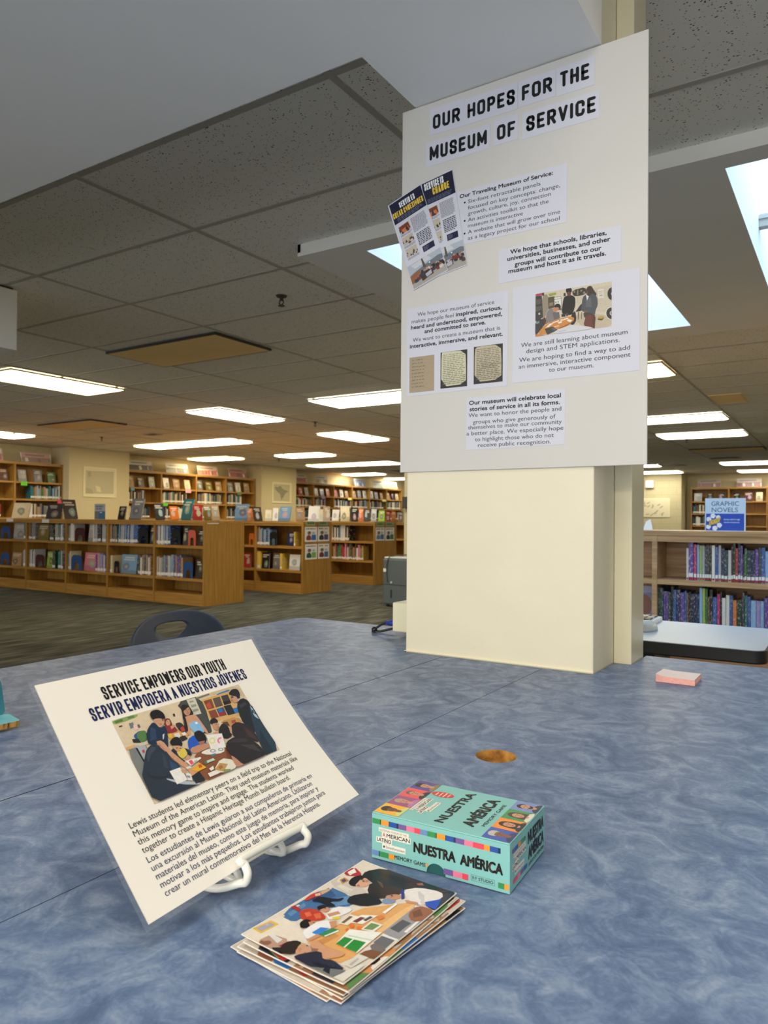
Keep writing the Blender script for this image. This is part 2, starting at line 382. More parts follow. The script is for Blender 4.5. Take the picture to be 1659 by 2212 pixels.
STROKES = {'A': (1.05, [[(0, 0), (.5, 1), (1, 0)], [(.2, .27), (.8, .27)]]), 'C': (1, [_C]), 'D': (1, [[(0, 0), (0, 1), (.66, 1), (1, .82), (1, .18), (.66, 0), (0, 0)]]), 'E': (.86, [[(1, 1), (0, 1), (0, 0), (1, 0)], [(0, .51), (.84, .51)]]),
    'F': (.84, [[(1, 1), (0, 1), (0, 0)], [(0, .5), (.84, .5)]]), 'G': (1, [_C + [(1, .46), (.6, .46)]]), 'H': (1, [[(0, 0), (0, 1)], [(1, 0), (1, 1)], [(0, .5), (1, .5)]]), 'I': (0, [[(.5, 0), (.5, 1)]]), 'J': (.72, [[(1, 1), (1, .14), (.76, 0), (.24, 0), (0, .14), (0, .28)]]),
    'M': (1.35, [[(0, 0), (0, 1), (.5, .2), (1, 1), (1, 0)]]), 'N': (1.05, [[(0, 0), (0, 1), (1, 0), (1, 1)]]), 'O': (1, [_O]), 'P': (.96, [_P]), 'R': (1, [_P, [(.5, .46), (1, 0)]]),
    'S': (.96, [[(1, .72), (1, .87), (.8, 1), (.2, 1), (0, .87), (0, .68), (.16, .56), (.84, .45), (1, .32), (1, .13), (.8, 0), (.2, 0), (0, .13), (0, .28)]]), 'T': (.9, [[(0, 1), (1, 1)], [(.5, 1), (.5, 0)]]), 'U': (1, [[(0, 1), (0, .15), (.22, 0), (.78, 0), (1, .15), (1, 1)]]),
    'V': (1.05, [[(0, 1), (.5, 0), (1, 1)]]), 'W': (1.5, [[(0, 1), (.25, 0), (.5, .85), (.75, 0), (1, 1)]]), 'X': (1, [[(0, 0), (1, 1)], [(0, 1), (1, 0)]]), 'Y': (1, [[(0, 1), (.5, .42), (1, 1)], [(.5, .42), (.5, 0)]])}
def poster_caps(mb, S, s, x0, y0, x1, cap, mat, col=(20, 20, 22), t=0.17, h=0.0004, gap=0.5, soft=False, tx=None):
    """heavy condensed capitals drawn stroke by stroke; t is the stroke relative to the capital height"""
    T = t*cap; Tx = tx or T; lay = []; x = 0.0
    for ch in s:
        if ch == ' ': x += .75; continue
        acc = ch in 'ÓÉ'; w, st = STROKES[{'Ó': 'O', 'É': 'E'}.get(ch, ch)]
        lay.append((x, w, st, acc)); x += w + gap
    n = len(lay); inner = x - gap                         # widths are of centre lines; every letter also takes one stroke
    sx = (x1 - x0 - Tx*n)/max(.1, inner - 0); k = 0
    for i, (lx, w, st, acc) in enumerate(lay):
        ox = x0 + lx*sx + Tx*i + Tx/2
        st = list(st) + ([[(.42, 1.24), (.66, 1.40)]] if acc else [])
        for ln in st:
            p = [Vector((ox + a*w*sx, y0 + T/2 + b*(cap - T))) for a, b in ln]
            for q in range(len(p) - 1):
                d = (p[q + 1] - p[q]); L = d.length
                if L < 1e-9: continue
                d = d/L; nr = Vector((-d.y, d.x))*((T if abs(d.x) > .9 else Tx)/2)
                e0 = d*(T/2) if (q == 0 and not soft) else Vector((0, 0)); e1 = d*(T/2) if (q == len(p) - 2 and not soft) else Vector((0, 0))
                A, B = p[q] - e0, p[q + 1] + e1; k += 1
                mb.face([S(v.x, v.y, h + (k % 7)*1.2e-6) for v in (A - nr, B - nr, B + nr, A + nr)], mat, col)
            for q, v in enumerate(p):
                if soft or 0 < q < len(p) - 1:
                    k += 1; R = min(T, Tx)/2
                    mb.face([S(v.x + R*math.cos(2*math.pi*j/12), v.y + R*math.sin(2*math.pi*j/12), h + (k % 7)*1.2e-6) for j in range(12)], mat, col)
def lines_of_type(mb, S, x0, x1, y0, y1, n, mat, col, h, words=9, fill=0.62):
    """rows of type too small to read in the photo"""
    step = (y0 - y1)/n
    for i in range(n):
        y = y0 - step*(i + 0.5); x = x0; end = x1 - (random.random()*0.25*(x1 - x0) if i == n - 1 else random.random()*0.06*(x1 - x0))
        while x < end:
            w = (x1 - x0)/words*random.uniform(0.45, 1.3); e = min(x + w, end)
            mb.poly([(x, y - step*fill/2), (e, y - step*fill/2), (e, y + step*fill/2), (x, y + step*fill/2)], S, h, mat, col)
            x = e + (x1 - x0)/words*0.22
# ------------------------------------------------------------------ printed pictures
def homog(q):
    """maps the traced quad q (TL, TR, BR, BL) to the unit square, v running down"""
    (x0, y0), (x1, y1), (x2, y2), (x3, y3) = q
    dx1, dx2, dx3 = x1 - x2, x3 - x2, x0 - x1 + x2 - x3
    dy1, dy2, dy3 = y1 - y2, y3 - y2, y0 - y1 + y2 - y3
    den = dx1*dy2 - dx2*dy1
    g = (dx3*dy2 - dx2*dy3)/den; h = (dx1*dy3 - dx3*dy1)/den
    M = Matrix(((x1 - x0 + g*x1, x3 - x0 + h*x3, x0), (y1 - y0 + g*y1, y3 - y0 + h*y3, y0), (g, h, 1))).inverted()
    def f(p):
        r = M @ Vector((p[0], p[1], 1)); return r.x/r.z, r.y/r.z
    return f
def clip01(pts):
    for ax, lim, sg in ((0, 0.0, 1), (0, 1.0, -1), (1, 0.0, 1), (1, 1.0, -1)):
        out = []
        for i in range(len(pts)):
            a, b = pts[i], pts[(i + 1) % len(pts)]; da, db = sg*(a[ax] - lim), sg*(b[ax] - lim)
            if da >= 0: out.append(a)
            if (da >= 0) != (db >= 0):
                t = da/(da - db); out.append((a[0] + (b[0] - a[0])*t, a[1] + (b[1] - a[1])*t))
        pts = out
        if len(pts) < 3: return []
    return pts
def ell(cx, cy, rx, ry, a=0, n=14):
    ca, sa = math.cos(math.radians(a)), math.sin(math.radians(a))
    return [(cx + rx*math.cos(t)*ca - ry*math.sin(t)*sa, cy + rx*math.cos(t)*sa + ry*math.sin(t)*ca) for t in (2*math.pi*k/n for k in range(n))]
def rounded(pts):
    """soften a traced outline once (corner cutting)"""
    if len(pts) < 5: return pts
    out = []
    for i in range(len(pts)):
        a, b = pts[i], pts[(i + 1) % len(pts)]
        out += [(a[0]*0.78 + b[0]*0.22, a[1]*0.78 + b[1]*0.22), (a[0]*0.22 + b[0]*0.78, a[1]*0.22 + b[1]*0.78)]
    return out
def picture(mb, S, x0, y1, w, h, shapes, mat, base, step=1.4e-5, quad=None, maxe=None):
    """printed picture with top-left (x0, y1); shapes are (colour, outline) traced in quad's frame, back to front"""
    f = homog(quad) if quad else (lambda p: p)
    for k, (col, pts) in enumerate(shapes):
        q = clip01([f(p) for p in rounded(pts)])
        if q: mb.poly([(x0 + u*w, y1 - v*h) for u, v in q][::-1], S, base + step*(k + 1), mat, col, maxe)
ORD = ['first', 'second', 'third', 'fourth', 'fifth', 'sixth', 'seventh', 'eighth', 'ninth', 'tenth', 'eleventh', 'twelfth', 'thirteenth', 'fourteenth', 'fifteenth', 'sixteenth', 'seventeenth', 'eighteenth', 'nineteenth', 'twentieth', 'twenty-first', 'twenty-second', 'twenty-third', 'twenty-fourth', 'twenty-fifth', 'twenty-sixth', 'twenty-seventh', 'twenty-eighth', 'twenty-ninth', 'thirtieth', 'thirty-first', 'thirty-second', 'thirty-third', 'thirty-fourth', 'thirty-fifth', 'thirty-sixth', 'thirty-seventh', 'thirty-eighth', 'thirty-ninth', 'fortieth']
# ================================================================== the room
CEIL = 2.395; SOFFIT = 2.0965; COLX0, COLX1, COLY = -0.942, -0.472, 1.575
X_L, X_R, Y_N, Y_F = -12.95, 4.2, -4.0, 22.1
m = MB(); m.box(X_L - 0.2, X_R, Y_N, Y_F + 0.2, -0.1, 0, 'streaky_grey_carpet'); struct(m, 'floor')
# ceiling tiles around the two dropped skylight boxes
BX0, BX1, BY0, BY1, BZ = -2.27, 1.35, 2.75, 5.32, 2.337
m = MB()
for x0, x1, y0, y1 in ((X_L - 0.2, BX0, Y_N, Y_F + 0.2), (BX1, X_R, Y_N, Y_F + 0.2), (BX0, BX1, Y_N, BY0), (BX0, BX1, BY1, Y_F + 0.2)):
    m.box(x0, x1, y0, y1, CEIL, CEIL + 0.02, 'fissured_ceiling_tile')
struct(m, 'ceiling')
m = MB()
TX, TY = 1.2335, 0.612
def bar(x0, x1, y0, y1):
    zb = CEIL - (0.0040 if x1 - x0 > y1 - y0 else 0.0046)
    if x0 < BX1 and x1 > BX0 and y0 < BY1 and y1 > BY0:      # the grid stops at the skylight box
        if x1 - x0 > y1 - y0:
            for a, b in ((x0, BX0), (BX1, x1)):
                if b > a: m.box(a, b, y0, y1, zb, CEIL - 0.0001, 'grid_metal')
        else:
            for a, b in ((y0, BY0), (BY1, y1)):
                if b > a: m.box(x0, x1, a, b, zb, CEIL - 0.0001, 'grid_metal')
    else: m.box(x0, x1, y0, y1, zb, CEIL - 0.0001, 'grid_metal')
k = -9
for k in range(-9, 5):
    x = -1.316 + k*TX
    bar(x - 0.012, x + 0.012, Y_N, Y_F)
for k in range(-9, 34):
    y = 1.738 + k*TY
    bar(X_L, X_R, y - 0.012, y + 0.012)
struct(m, 'trim_1', 'painted metal grid of the tiled ceiling')
# plaster soffit over the table and its beam to the column
m = MB()
m.box(-4.085, COLX1 + .012, -1.0, 1.333, SOFFIT, CEIL - 0.006, 'soffit_paint'); m.box(COLX0 + .02, COLX1 + .012, 1.333, COLY - 0.0005, SOFFIT, CEIL - 0.006, 'soffit_paint')
struct(m, 'ceiling_soffit', 'smooth white plaster soffit dropped below the tiles')
# skylight box with two open wells
S1 = (-1.94, -0.89, 2.86, 5.05); S2 = (-0.39, 0.66, 2.86, 5.05)
m = MB(); t = 0.018
m.box(BX0, S1[0], BY0, BY1, BZ, BZ + t, 'soffit_paint'); m.box(S1[1], S2[0], BY0, BY1, BZ, BZ + t, 'soffit_paint'); m.box(S2[1], BX1, BY0, BY1, BZ, BZ + t, 'soffit_paint')
for s in (S1, S2):
    m.box(s[0], s[1], BY0, s[2], BZ, BZ + t, 'soffit_paint'); m.box(s[0], s[1], s[3], BY1, BZ, BZ + t, 'soffit_paint')
m.box(BX0, BX1, BY0, BY0 + t, BZ + t, CEIL + 0.03, 'soffit_paint'); m.box(BX0, BX1, BY1 - t, BY1, BZ + t, CEIL + 0.03, 'soffit_paint')
m.box(BX0, BX0 + t, BY0, BY1, BZ + t, CEIL + 0.03, 'soffit_paint'); m.box(BX1 - t, BX1, BY0, BY1, BZ + t, CEIL + 0.03, 'soffit_paint')
struct(m, 'ceiling_skylight_box', 'plaster box dropped around the two skylights')
for i, s in enumerate((S1, S2)):
    m = MB(); zt = 3.0; w = 0.02
    m.box(s[0] - w, s[0], s[2], s[3], BZ + t, zt, 'well_paint'); m.box(s[1], s[1] + w, s[2], s[3], BZ + t, zt, 'well_paint')
    m.box(s[0] - w, s[1] + w, s[2] - w, s[2], BZ + t, zt, 'well_paint'); m.box(s[0] - w, s[1] + w, s[3], s[3] + w, BZ + t, zt, 'well_paint')
    o = struct(m, 'window_%d' % (i + 1), 'skylight with a white well open to the daylight')
    m = MB(); m.box(s[0], s[1], s[2], s[3], zt, zt + 0.01, 'sky_pane'); part(m, 'pane', o)
    m = MB(); ym = (s[2] + s[3])/2
    m.box(s[0], s[1], ym, ym + 0.05, 2.50, 2.56, 'grid_metal'); m.box(s[0], s[1], ym - 0.01, ym + 0.06, 2.535, 2.548, 'grid_metal'); part(m, 'mullion', o)
# second drywall box at the left of the view
m = MB(); m.box(-5.3, -4.09, -0.7, 2.42, 2.032, CEIL - 0.018, 'soffit_paint'); m.box(-5.28, -4.10, -0.68, 2.40, CEIL - 0.0175, CEIL - 0.005, 'dark_metal'); struct(m, 'ceiling_bulkhead', 'white drywall bulkhead hanging below the tiles')  # dark strip on top paints the shadow of the gap at the ceiling
# column with its metal post
m = MB(); m.box(COLX0, COLX1, COLY, 1.90, 0, 2.088, 'column_paint'); m.box(COLX0 + .024, COLX1, COLY, 1.90, 2.088, CEIL - 0.006, 'column_paint')
struct(m, 'column', 'square cream drywall column rising through the table', bevel=0.003)
m = MB(); m.box(-0.471, -0.4305, 1.731, 1.845, 0, CEIL - 0.006, 'post_paint')
struct(m, 'column_post', 'cream metal post against the side of the column', bevel=0.002)
m = MB()
for z0, z1 in ((0.742, 0.7435),): m.box(COLX0 - 0.002, COLX1 + 0.001, COLY - 0.004, COLY, z0, z1, 'cream_plastic')
struct(m, 'trim_2', 'ragged caulk bead where the column meets the table')
# block pier behind the column
px = at(872.5, 1180, y=8.05).x
m = MB(); m.box(px, px + 0.62, 8.05, 8.6, 0, CEIL - 0.006, 'painted_concrete_block'); struct(m, 'column_pier', 'painted block pier beyond the cream column')
# walls, pilasters
m = MB(); m.box(X_L - 0.2, X_L, Y_N, Y_F + 0.2, 0, CEIL - 0.006, 'wall_paint'); struct(m, 'wall_left')
m = MB(); m.box(X_L, X_R, Y_F, Y_F + 0.2, 0, CEIL - 0.006, 'wall_paint'); struct(m, 'wall_back')
m = MB(); m.box(X_R, X_R + 0.2, Y_N, Y_F + 0.2, 0, CEIL - 0.006, 'wall_paint'); struct(m, 'wall_right')  # unseen wall, added to keep world light off the column's side
PILX = -12.42
for nme, y0, y1 in (('wall_pilaster', 8.40, 9.76), ('wall_pilaster', 13.72, 15.07)):
    m = MB(); m.box(X_L, PILX, y0, y1, 0, CEIL - 0.006, 'wall_paint'); struct(m, nme, 'plain cream pilaster on the far wall')
m = MB(); xe = at(1472, 1040, y=21.3).x; m.box(xe - 2.4, xe, 21.3, Y_F, 0, CEIL - 0.006, 'painted_concrete_block'); struct(m, 'wall_pier', 'cream block pier on the back wall')

# ------------------------------------------------------------------ ceiling lights
def ceiling_light(x0, x1, y0, y1, mat, label, group='fluorescent ceiling lights', lit=True):
    t = thing('ceiling_light', label, 'ceiling light', ((x0 + x1)/2, (y0 + y1)/2, CEIL - 0.03), 0, group)
    z0 = CEIL - 0.022; z1 = CEIL - 0.0045; w = 0.012
    m = MB(); fm = 'grid_metal' if lit else 'dark_metal'
    m.box(x0, x1, y0, y0 + w, z0, z1, fm); m.box(x0, x1, y1 - w, y1, z0, z1, fm); m.box(x0, x0 + w, y0 + w, y1 - w, z0, z1, fm); m.box(x1 - w, x1, y0 + w, y1 - w, z0, z1, fm)
    part(m, 'frame', t)
    m = MB(); a, b = x0 + w, x1 - w; c, d = y0 + w, y1 - w; zc = z0 - (0.016 if lit else 0.004); q = 0.05
    vs = [(a, c, z0), (b, c, z0), (b, d, z0), (a, d, z0), (a + q, c + q, zc), (b - q, c + q, zc), (b - q, d - q, zc), (a + q, d - q, zc)]
    m.raw(vs, [(3, 2, 1, 0), (4, 7, 6, 5)[::-1], (0, 1, 5, 4), (1, 2, 6, 5), (2, 3, 7, 6), (3, 0, 4, 7)], mat)
    part(m, 'diffuser', t, 'lit prismatic diffuser' if lit else 'dark tan diffuser')
def lx(cx, cy, mat, label, lit=True): ceiling_light(cx - 0.61, cx + 0.61, cy - 0.3, cy + 0.3, mat, label, lit=lit)
def ly(cx, cy, mat, label, lit=True): ceiling_light(cx - 0.3, cx + 0.3, cy - 0.61, cy + 0.61, mat, label, lit=lit)
ly(-6.61, 4.29, 'light_warm', 'big warm lit panel at the left edge, nearest the dark tan panel')
ly(-6.68, 6.91, 'light_cool', 'white lit panel slanting above the gap between the two maps')
lx(-4.50, 6.67, 'light_cool', 'white lit panel cut off by the left edge of the white board')
ly(-6.75, 9.63, 'light_cool', 'lit panel below and right of the cut-off panel by the board')
ly(-11.55, 6.40, 'light_cool', 'small lit panel at the left edge, above the low bookcase')
lx(-10.58, 9.16, 'light_warm', 'yellowish left half of the nearer double lit panel')
lx(-9.36, 9.16, 'light_cool', 'whiter right half of the nearer double lit panel')
lx(-11.95, 11.70, 'light_warm', 'thin lit panel just above the middle run of wall shelves')
lx(-9.62, 11.95, 'light_cool', 'lit panel above the second map, right of the thin one')
lx(-10.80, 14.48, 'light_warm', 'yellowish left half of the farther double lit panel')
lx(-9.58, 14.48, 'light_cool', 'whiter right half of the farther double lit panel, touching the board')
lx(-12.15, 17.85, 'light_cool', 'lit panel just above the farthest run of wall shelves')
lx(-12.25, 20.3, 'light_cool', 'lit sliver of a panel just under the board at its lower left corner', )
lx(-1.94, 6.60, 'light_warm', 'warm lit panel right of the board, nearest below the skylight')
lx(-1.94, 9.90, 'light_cool', 'white lit panel right of the board, below the warm one')
lx(-1.94, 11.92, 'light_cool', 'long lit panel right of the board, clear of its edge')
lx(-4.45, 17.95, 'light_cool', 'short lit panel end beside the lower right corner of the board')
lx(-4.45, 20.6, 'light_cool', 'lit panel right above the block pier on the back wall')
lx(-1.94, 18.15, 'light_cool', 'upper of two lit panels above the back wall bookcase')
lx(-1.94, 21.05, 'light_cool', 'lower of two lit panels above the back wall bookcase')
lx(-4.43, 4.02, 'dull_lens', 'unlit tan panel hanging large in the dark ceiling', False)
lx(-9.29, 6.48, 'dull_lens', 'unlit tan panel far off above the first map', False)
lx(-1.94, 14.6, 'dull_lens', 'unlit panel between the lit rows right of the board', False)
# sprinklers, vents
def sprinkler(x, y, label):
    t = thing('fire_sprinkler', label, 'sprinkler', (x, y, CEIL - 0.05), 0, 'ceiling sprinklers')
    m = MB(); S = [(x, y, CEIL - 0.0005), (x, y, CEIL - 0.008)]; m.tube(S, [0.034, 0.030], 'dark_metal', 16); part(m, 'escutcheon', t)
    m = MB(); m.tube([(x, y, CEIL - 0.008), (x, y, CEIL - 0.03)], 0.011, 'dark_metal', 10)
    m.tube([(x - 0.013, y, CEIL - 0.028), (x - 0.016, y, CEIL - 0.045), (x, y, CEIL - 0.06)], 0.004, 'dark_metal', 6)
    m.tube([(x + 0.013, y, CEIL - 0.028), (x + 0.016, y, CEIL - 0.045), (x, y, CEIL - 0.06)], 0.004, 'dark_metal', 6); part(m, 'body', t)
    m = MB(); m.tube([(x, y, CEIL - 0.059), (x, y, CEIL - 0.063)], 0.02, 'dark_metal', 14); part(m, 'deflector', t)
sprinkler(-2.87, 3.33, 'dark metal fire sprinkler alone on the near ceiling left of the board')
sprinkler(-10.49, 7.69, 'tiny sprinkler left of the nearer double lit panel')
sprinkler(-6.22, 7.94, 'sprinkler just above the lit panel beside the board')
sprinkler(-10.78, 12.47, 'tiny sprinkler under the lit panel above the second map')
sprinkler(-2.27, 12.56, 'small sprinkler under the long lit panel right of the board')
def vent(x0, x1, y0, y1, label, cols=('dark_metal', 'grid_metal')):
    t = thing('ceiling_vent', label, 'vent', ((x0 + x1)/2, (y0 + y1)/2, CEIL - 0.02), 0, 'ceiling air vents')
    m = MB(); z0, z1 = CEIL - 0.014, CEIL - 0.0045; w = 0.02
    m.box(x0, x1, y0, y0 + w, z0, z1, cols[1]); m.box(x0, x1, y1 - w, y1, z0, z1, cols[1]); m.box(x0, x0 + w, y0 + w, y1 - w, z0, z1, cols[1]); m.box(x1 - w, x1, y0 + w, y1 - w, z0, z1, cols[1]); part(m, 'frame', t)
    m = MB(); n = 8
    for i in range(n):
        y = y0 + w + (y1 - y0 - 2*w)*(i + 0.15)/n
        m.box(x0 + w, x1 - w, y, y + (y1 - y0 - 2*w)/n*0.6, z0 + 0.003, z1 - 0.002, cols[0])
    part(m, 'louvres', t)
vent(-1.29, -0.97, 8.28, 8.89, 'square tan vent panel in the ceiling right of the board', ('dull_lens', 'dull_lens'))
vent(-3.9, -3.3, 17.9, 18.4, 'dark ceiling vent between the far lit panels, near the pier')
vent(-2.55, -1.95, 16.3, 16.7, 'dark ceiling vent above the upper panel of the back bookcase pair')
vent(-9.5, -9.25, 7.7, 7.9, 'small round-looking vent far off above the nearer double panel')
vent(-10.6, -10.0, 16.8, 17.3, 'dark ceiling vent beyond the farther double lit panel')
# ------------------------------------------------------------------ wall pictures
def framed_map(x, y0, y1, z0, z1, label, sx=1, blob=()):
    t = thing('wall_map', label, 'map', (x, (y0 + y1)/2, z0), 0, 'framed wall maps')
    S = plane_map((x + 0.002, y0, z0), (0, 1, 0), (0, 0, 1)); w, h = y1 - y0, z1 - z0; b = 0.022
    m = MB()
    for a in ((0, w, 0, b), (0, w, h - b, h), (0, b, b, h - b), (w - b, w, b, h - b)):
        m.prism([(a[0], a[2]), (a[1], a[2]), (a[1], a[3]), (a[0], a[3])], S, 0, 0.018, 'cream_plastic')
    part(m, 'frame', t)
    m = MB(); m.poly([(b, b), (w - b, b), (w - b, h - b), (b, h - b)], S, 0.006, 'matte_print', (232, 222, 190))
    for col, pts in blob: m.poly([(b + (w - 2*b)*p[0], h - b - (h - 2*b)*p[1]) for p in rounded(pts)][::-1], S, 0.0075 + random.random()*0.001, 'matte_print', col)
    part(m, 'map_sheet', t)
G = (176, 172, 140); G2 = (196, 190, 158)
framed_map(PILX, 8.70, 9.44, 1.455, 2.035, 'pale framed map of a continent on the nearer pilaster', blob=[
    (G2, [(.05, .1), (.95, .08), (.95, .9), (.05, .92)]), (G, [(.12, .82), (.2, .5), (.4, .45), (.5, .2), (.8, .1), (.9, .3), (.7, .4), (.66, .55), (.5, .6), (.45, .8), (.25, .75)]),
    (G, [(.05, .7), (.25, .78), (.3, .92), (.05, .92)]), (G, [(.72, .7), (.9, .62), (.93, .85), (.75, .86)]), ((226, 216, 184), [(.35, .62), (.5, .66), (.55, .86), (.4, .84)]), (G, [(.1, .14), (.2, .12), (.22, .3), (.12, .34)])])
framed_map(PILX, 14.10, 14.86, 1.46, 1.99, 'pale framed map with one dark country shape on the farther pilaster', blob=[
    (G2, [(.06, .06), (.94, .06), (.94, .94), (.06, .94)]), ((150, 146, 124), [(.1, .18), (.3, .22), (.42, .1), (.55, .3), (.9, .4), (.7, .5), (.66, .62), (.55, .78), (.5, .9), (.44, .74), (.4, .55), (.2, .42)])])
def wall_sheet(x0, x1, z0, z1, y, label):
    t = thing('wall_map', label, 'map', (x0, y, z0), 0, 'framed wall maps')
    S = plane_map((x0, y - 0.002, z0), (1, 0, 0), (0, 0, 1)); w, h = x1 - x0, z1 - z0
    m = MB(); m.prism([(0, 0), (w, 0), (w, h), (0, h)], S, 0, 0.015, 'cream_plastic'); part(m, 'frame', t)
    m = MB(); m.poly([(.02, .02), (w - .02, .02), (w - .02, h - .02), (.02, h - .02)], S, 0.0162, 'matte_print', (226, 216, 184))
    for k in range(26):
        a, b = random.uniform(.05, .85)*w, random.uniform(.1, .85)*h
        m.poly(ell(a, b, .05*w, .035*h, random.uniform(0, 90), 8), S, 0.017 + k*2e-5, 'matte_print', (180, 174, 148))
    part(m, 'map_sheet', t)
p0, p1 = at(1394, 1117, y=21.3), at(1447, 1076, y=21.3)
wall_sheet(p0.x - 0.5, p1.x, p0.z, p1.z, 21.3, 'pale framed map on the block pier, half hidden by the column')
p0, p1 = at(1396, 1054, y=21.3), at(1413, 1038, y=21.3)
t = thing('alarm_box', 'small white alarm box with a light on the block pier', 'alarm', (p0.x, 21.29, p0.z))
m = MB(); m.box(p0.x, p1.x, 21.20, 21.2985, p0.z, p1.z, 'label_white'); part(m, 'housing', t, bevel=0.01)
cx, cz = (p0.x + p1.x)/2, (p0.z + p1.z)/2
m = MB(); m.tube([(cx, 21.199, cz), (cx, 21.19, cz)], 0.035, 'indicator_glow', 14); part(m, 'light', t)
# electrical box on the block pier
t = thing('wall_box', 'dark grey electrical box on the block pier beyond the column', 'electrical box', (px + 0.14, 8.04, 1.2))
q0, q1 = at(873.5, 1098, y=8.0), at(887, 1073, y=8.0)
m = MB(); m.box(px + 0.01, px + 0.30, 7.98, 8.0495, q0.z, q1.z, 'dark_metal'); part(m, 'housing', t, bevel=0.006)
m = MB(); m.tube([(px + 0.16, 8.02, q1.z), (px + 0.16, 8.02, CEIL - 0.02)], 0.014, 'grid_metal', 8); part(m, 'conduit', t)
m = MB(); m.box(px + 0.145, px + 0.155, 7.977, 7.98, q0.z + 0.03, q1.z - 0.03, 'grid_metal'); part(m, 'door_edge', t)
# ================================================================== the tables round the column
TZ = 0.74
X_S1, X_S2, TXL, TYF, TYN, TXR = -0.832, -0.583, -1.556, 1.918, -0.75, 1.15
TYR = 1.864
def table_top(mb, outline, skip_top=False):
    S = plane_map((0, 0, 0), (1, 0, 0), (0, 1, 0)); n = len(outline); L = 'blue_brushed_laminate'
    a = [S(x, y, TZ) for x, y in outline]; b = [S(x, y, TZ - 0.030) for x, y in outline]
    for i in range(n): mb.face([b[i], b[(i + 1) % n], a[(i + 1) % n], a[i]], 'edge_band')
    mb.face(b[::-1], 'particle_board')
    if not skip_top: mb.face(a, L)
plain('edge_band', (60, 74, 100), 0.45, 0.4)
def legs(root, pts):
    for x, y in pts:
        q = MB(); q.tube([(x, y, 0.012), (x, y, TZ - 0.031)], 0.024, 'black_plastic', 14); q.tube([(x, y, 0), (x, y, 0.014)], 0.036, 'black_plastic', 14); part(q, 'leg', root)
g = 0.0011
t = thing('work_table', 'long blue laminate table top left of both seams, chair tucked at its far side', 'table', (-1.2, 0.5, 0), 0, 'blue laminate work tables')
m = MB(); table_top(m, [(TXL, TYN), (X_S1 - g, TYN), (X_S1 - g, COLY - 0.004), (COLX0 - 0.003, COLY - 0.004), (COLX0 - 0.003, TYF), (TXL + 0.026, TYF), (TXL, TYF - 0.028)]); part(m, 'tabletop', t)
legs(t, [(-1.48, -0.66), (-0.9, -0.66), (-1.48, 1.80), (-1.02, 1.80)])
t = thing('work_table', 'narrow blue laminate filler strip between the two table seams', 'table', (-0.7, 0.5, 0), 0, 'blue laminate work tables')
m = MB(); table_top(m, [(X_S1 + g, TYN), (X_S2 - g*0.5, TYN), (X_S2 - g*0.5, COLY - 0.004), (X_S1 + g, COLY - 0.004)]); part(m, 'tabletop', t)
legs(t, [(-0.708, -0.66), (-0.708, 1.48)])
t = thing('work_table', 'blue laminate table right of the seams, with the bare round cord hole', 'table', (0.2, 0.5, 0), 0, 'blue laminate work tables')
HX, HY, HR = -0.421, 0.952, 0.0285; q = 0.05
out = [(X_S2 + g*0.5, TYN), (TXR, TYN), (TXR, TYR), (-0.428, TYR), (-0.428, 1.728), (COLX1 + 0.002, 1.728), (COLX1 + 0.002, COLY - 0.004), (X_S2 + g*0.5, COLY - 0.004)]
m = MB(); table_top(m, out, True); L = 'blue_brushed_laminate'
def tr(x0, x1, y0, y1): m.face([(x0, y0, TZ), (x1, y0, TZ), (x1, y1, TZ), (x0, y1, TZ)], L)
xa = X_S2 + g*0.5; ye = COLY - 0.004
tr(xa, TXR, TYN, HY - q); tr(xa, HX - q, HY - q, HY + q); tr(HX + q, TXR, HY - q, HY + q); tr(xa, TXR, HY + q, ye)
tr(COLX1 + 0.002, TXR, ye, 1.728); tr(-0.428, TXR, 1.728, TYR)
N = 48; ci = [(HX + HR*math.cos(2*math.pi*k/N), HY + HR*math.sin(2*math.pi*k/N)) for k in range(N)]
def sq(k):
    a = 2*math.pi*k/N; c, s = math.cos(a), math.sin(a); r = q/max(abs(c), abs(s)); return HX + r*c, HY + r*s
for k in range(N):
    j = (k + 1) % N; A, B = sq(k), sq(j)
    m.face([(*ci[k], TZ), (*A, TZ), (*B, TZ), (*ci[j], TZ)], L)
part(m, 'tabletop', t)
m = MB()
for k in range(N):
    j = (k + 1) % N; m.face([(*ci[k], TZ), (*ci[j], TZ), (*ci[j], TZ - 0.0295), (*ci[k], TZ - 0.0295)], 'particle_board')
m.face([(*c, TZ - 0.0293) for c in ci], 'particle_board')
part(m, 'cord_hole', t, 'raw particle board lining of the cord hole')
legs(t, [(0.3, -0.66), (1.08, -0.66), (-0.35, 1.80), (1.08, 1.80)])

# ------------------------------------------------------------------ junction box and video cable beside the column
t = thing('wiring_box', 'cream plastic wiring box on the left side of the column', 'wiring box', (-1.02, 1.75, 0.755))
m = MB(); m.box(-1.092, COLX0 - 0.0006, 1.752, 1.86, 0.7545, 0.836, 'cream_plastic'); part(m, 'cover', t, bevel=0.003)
m = MB(); m.box(-1.0935, -1.0922, 1.77, 1.84, 0.765, 0.825, 'cream_plastic'); part(m, 'socket_plate', t)
t = thing('video_cable', 'black looped cable with a blue plug at the cream wiring box', 'cable', (-1.15, 1.78, TZ))
def px3(u, v, x=None, y=None): return at(u, v, y=y)
m = MB()
P0 = [at(836, 1345, y=1.79), at(824, 1349, y=1.79), at(812, 1357, y=1.785), at(805, 1364, y=1.78)]
P1 = [at(803, 1368, y=1.775), at(822, 1364, y=1.79), at(838, 1360, y=1.80), at(851, 1357, y=1.81)]
zf = lambda p: Vector((p.x, p.y, max(p.z, TZ + 0.0042)))
m.tube([zf(p) for p in P0 + P1], 0.0036, 'black_plastic', 10); part(m, 'cord', t)
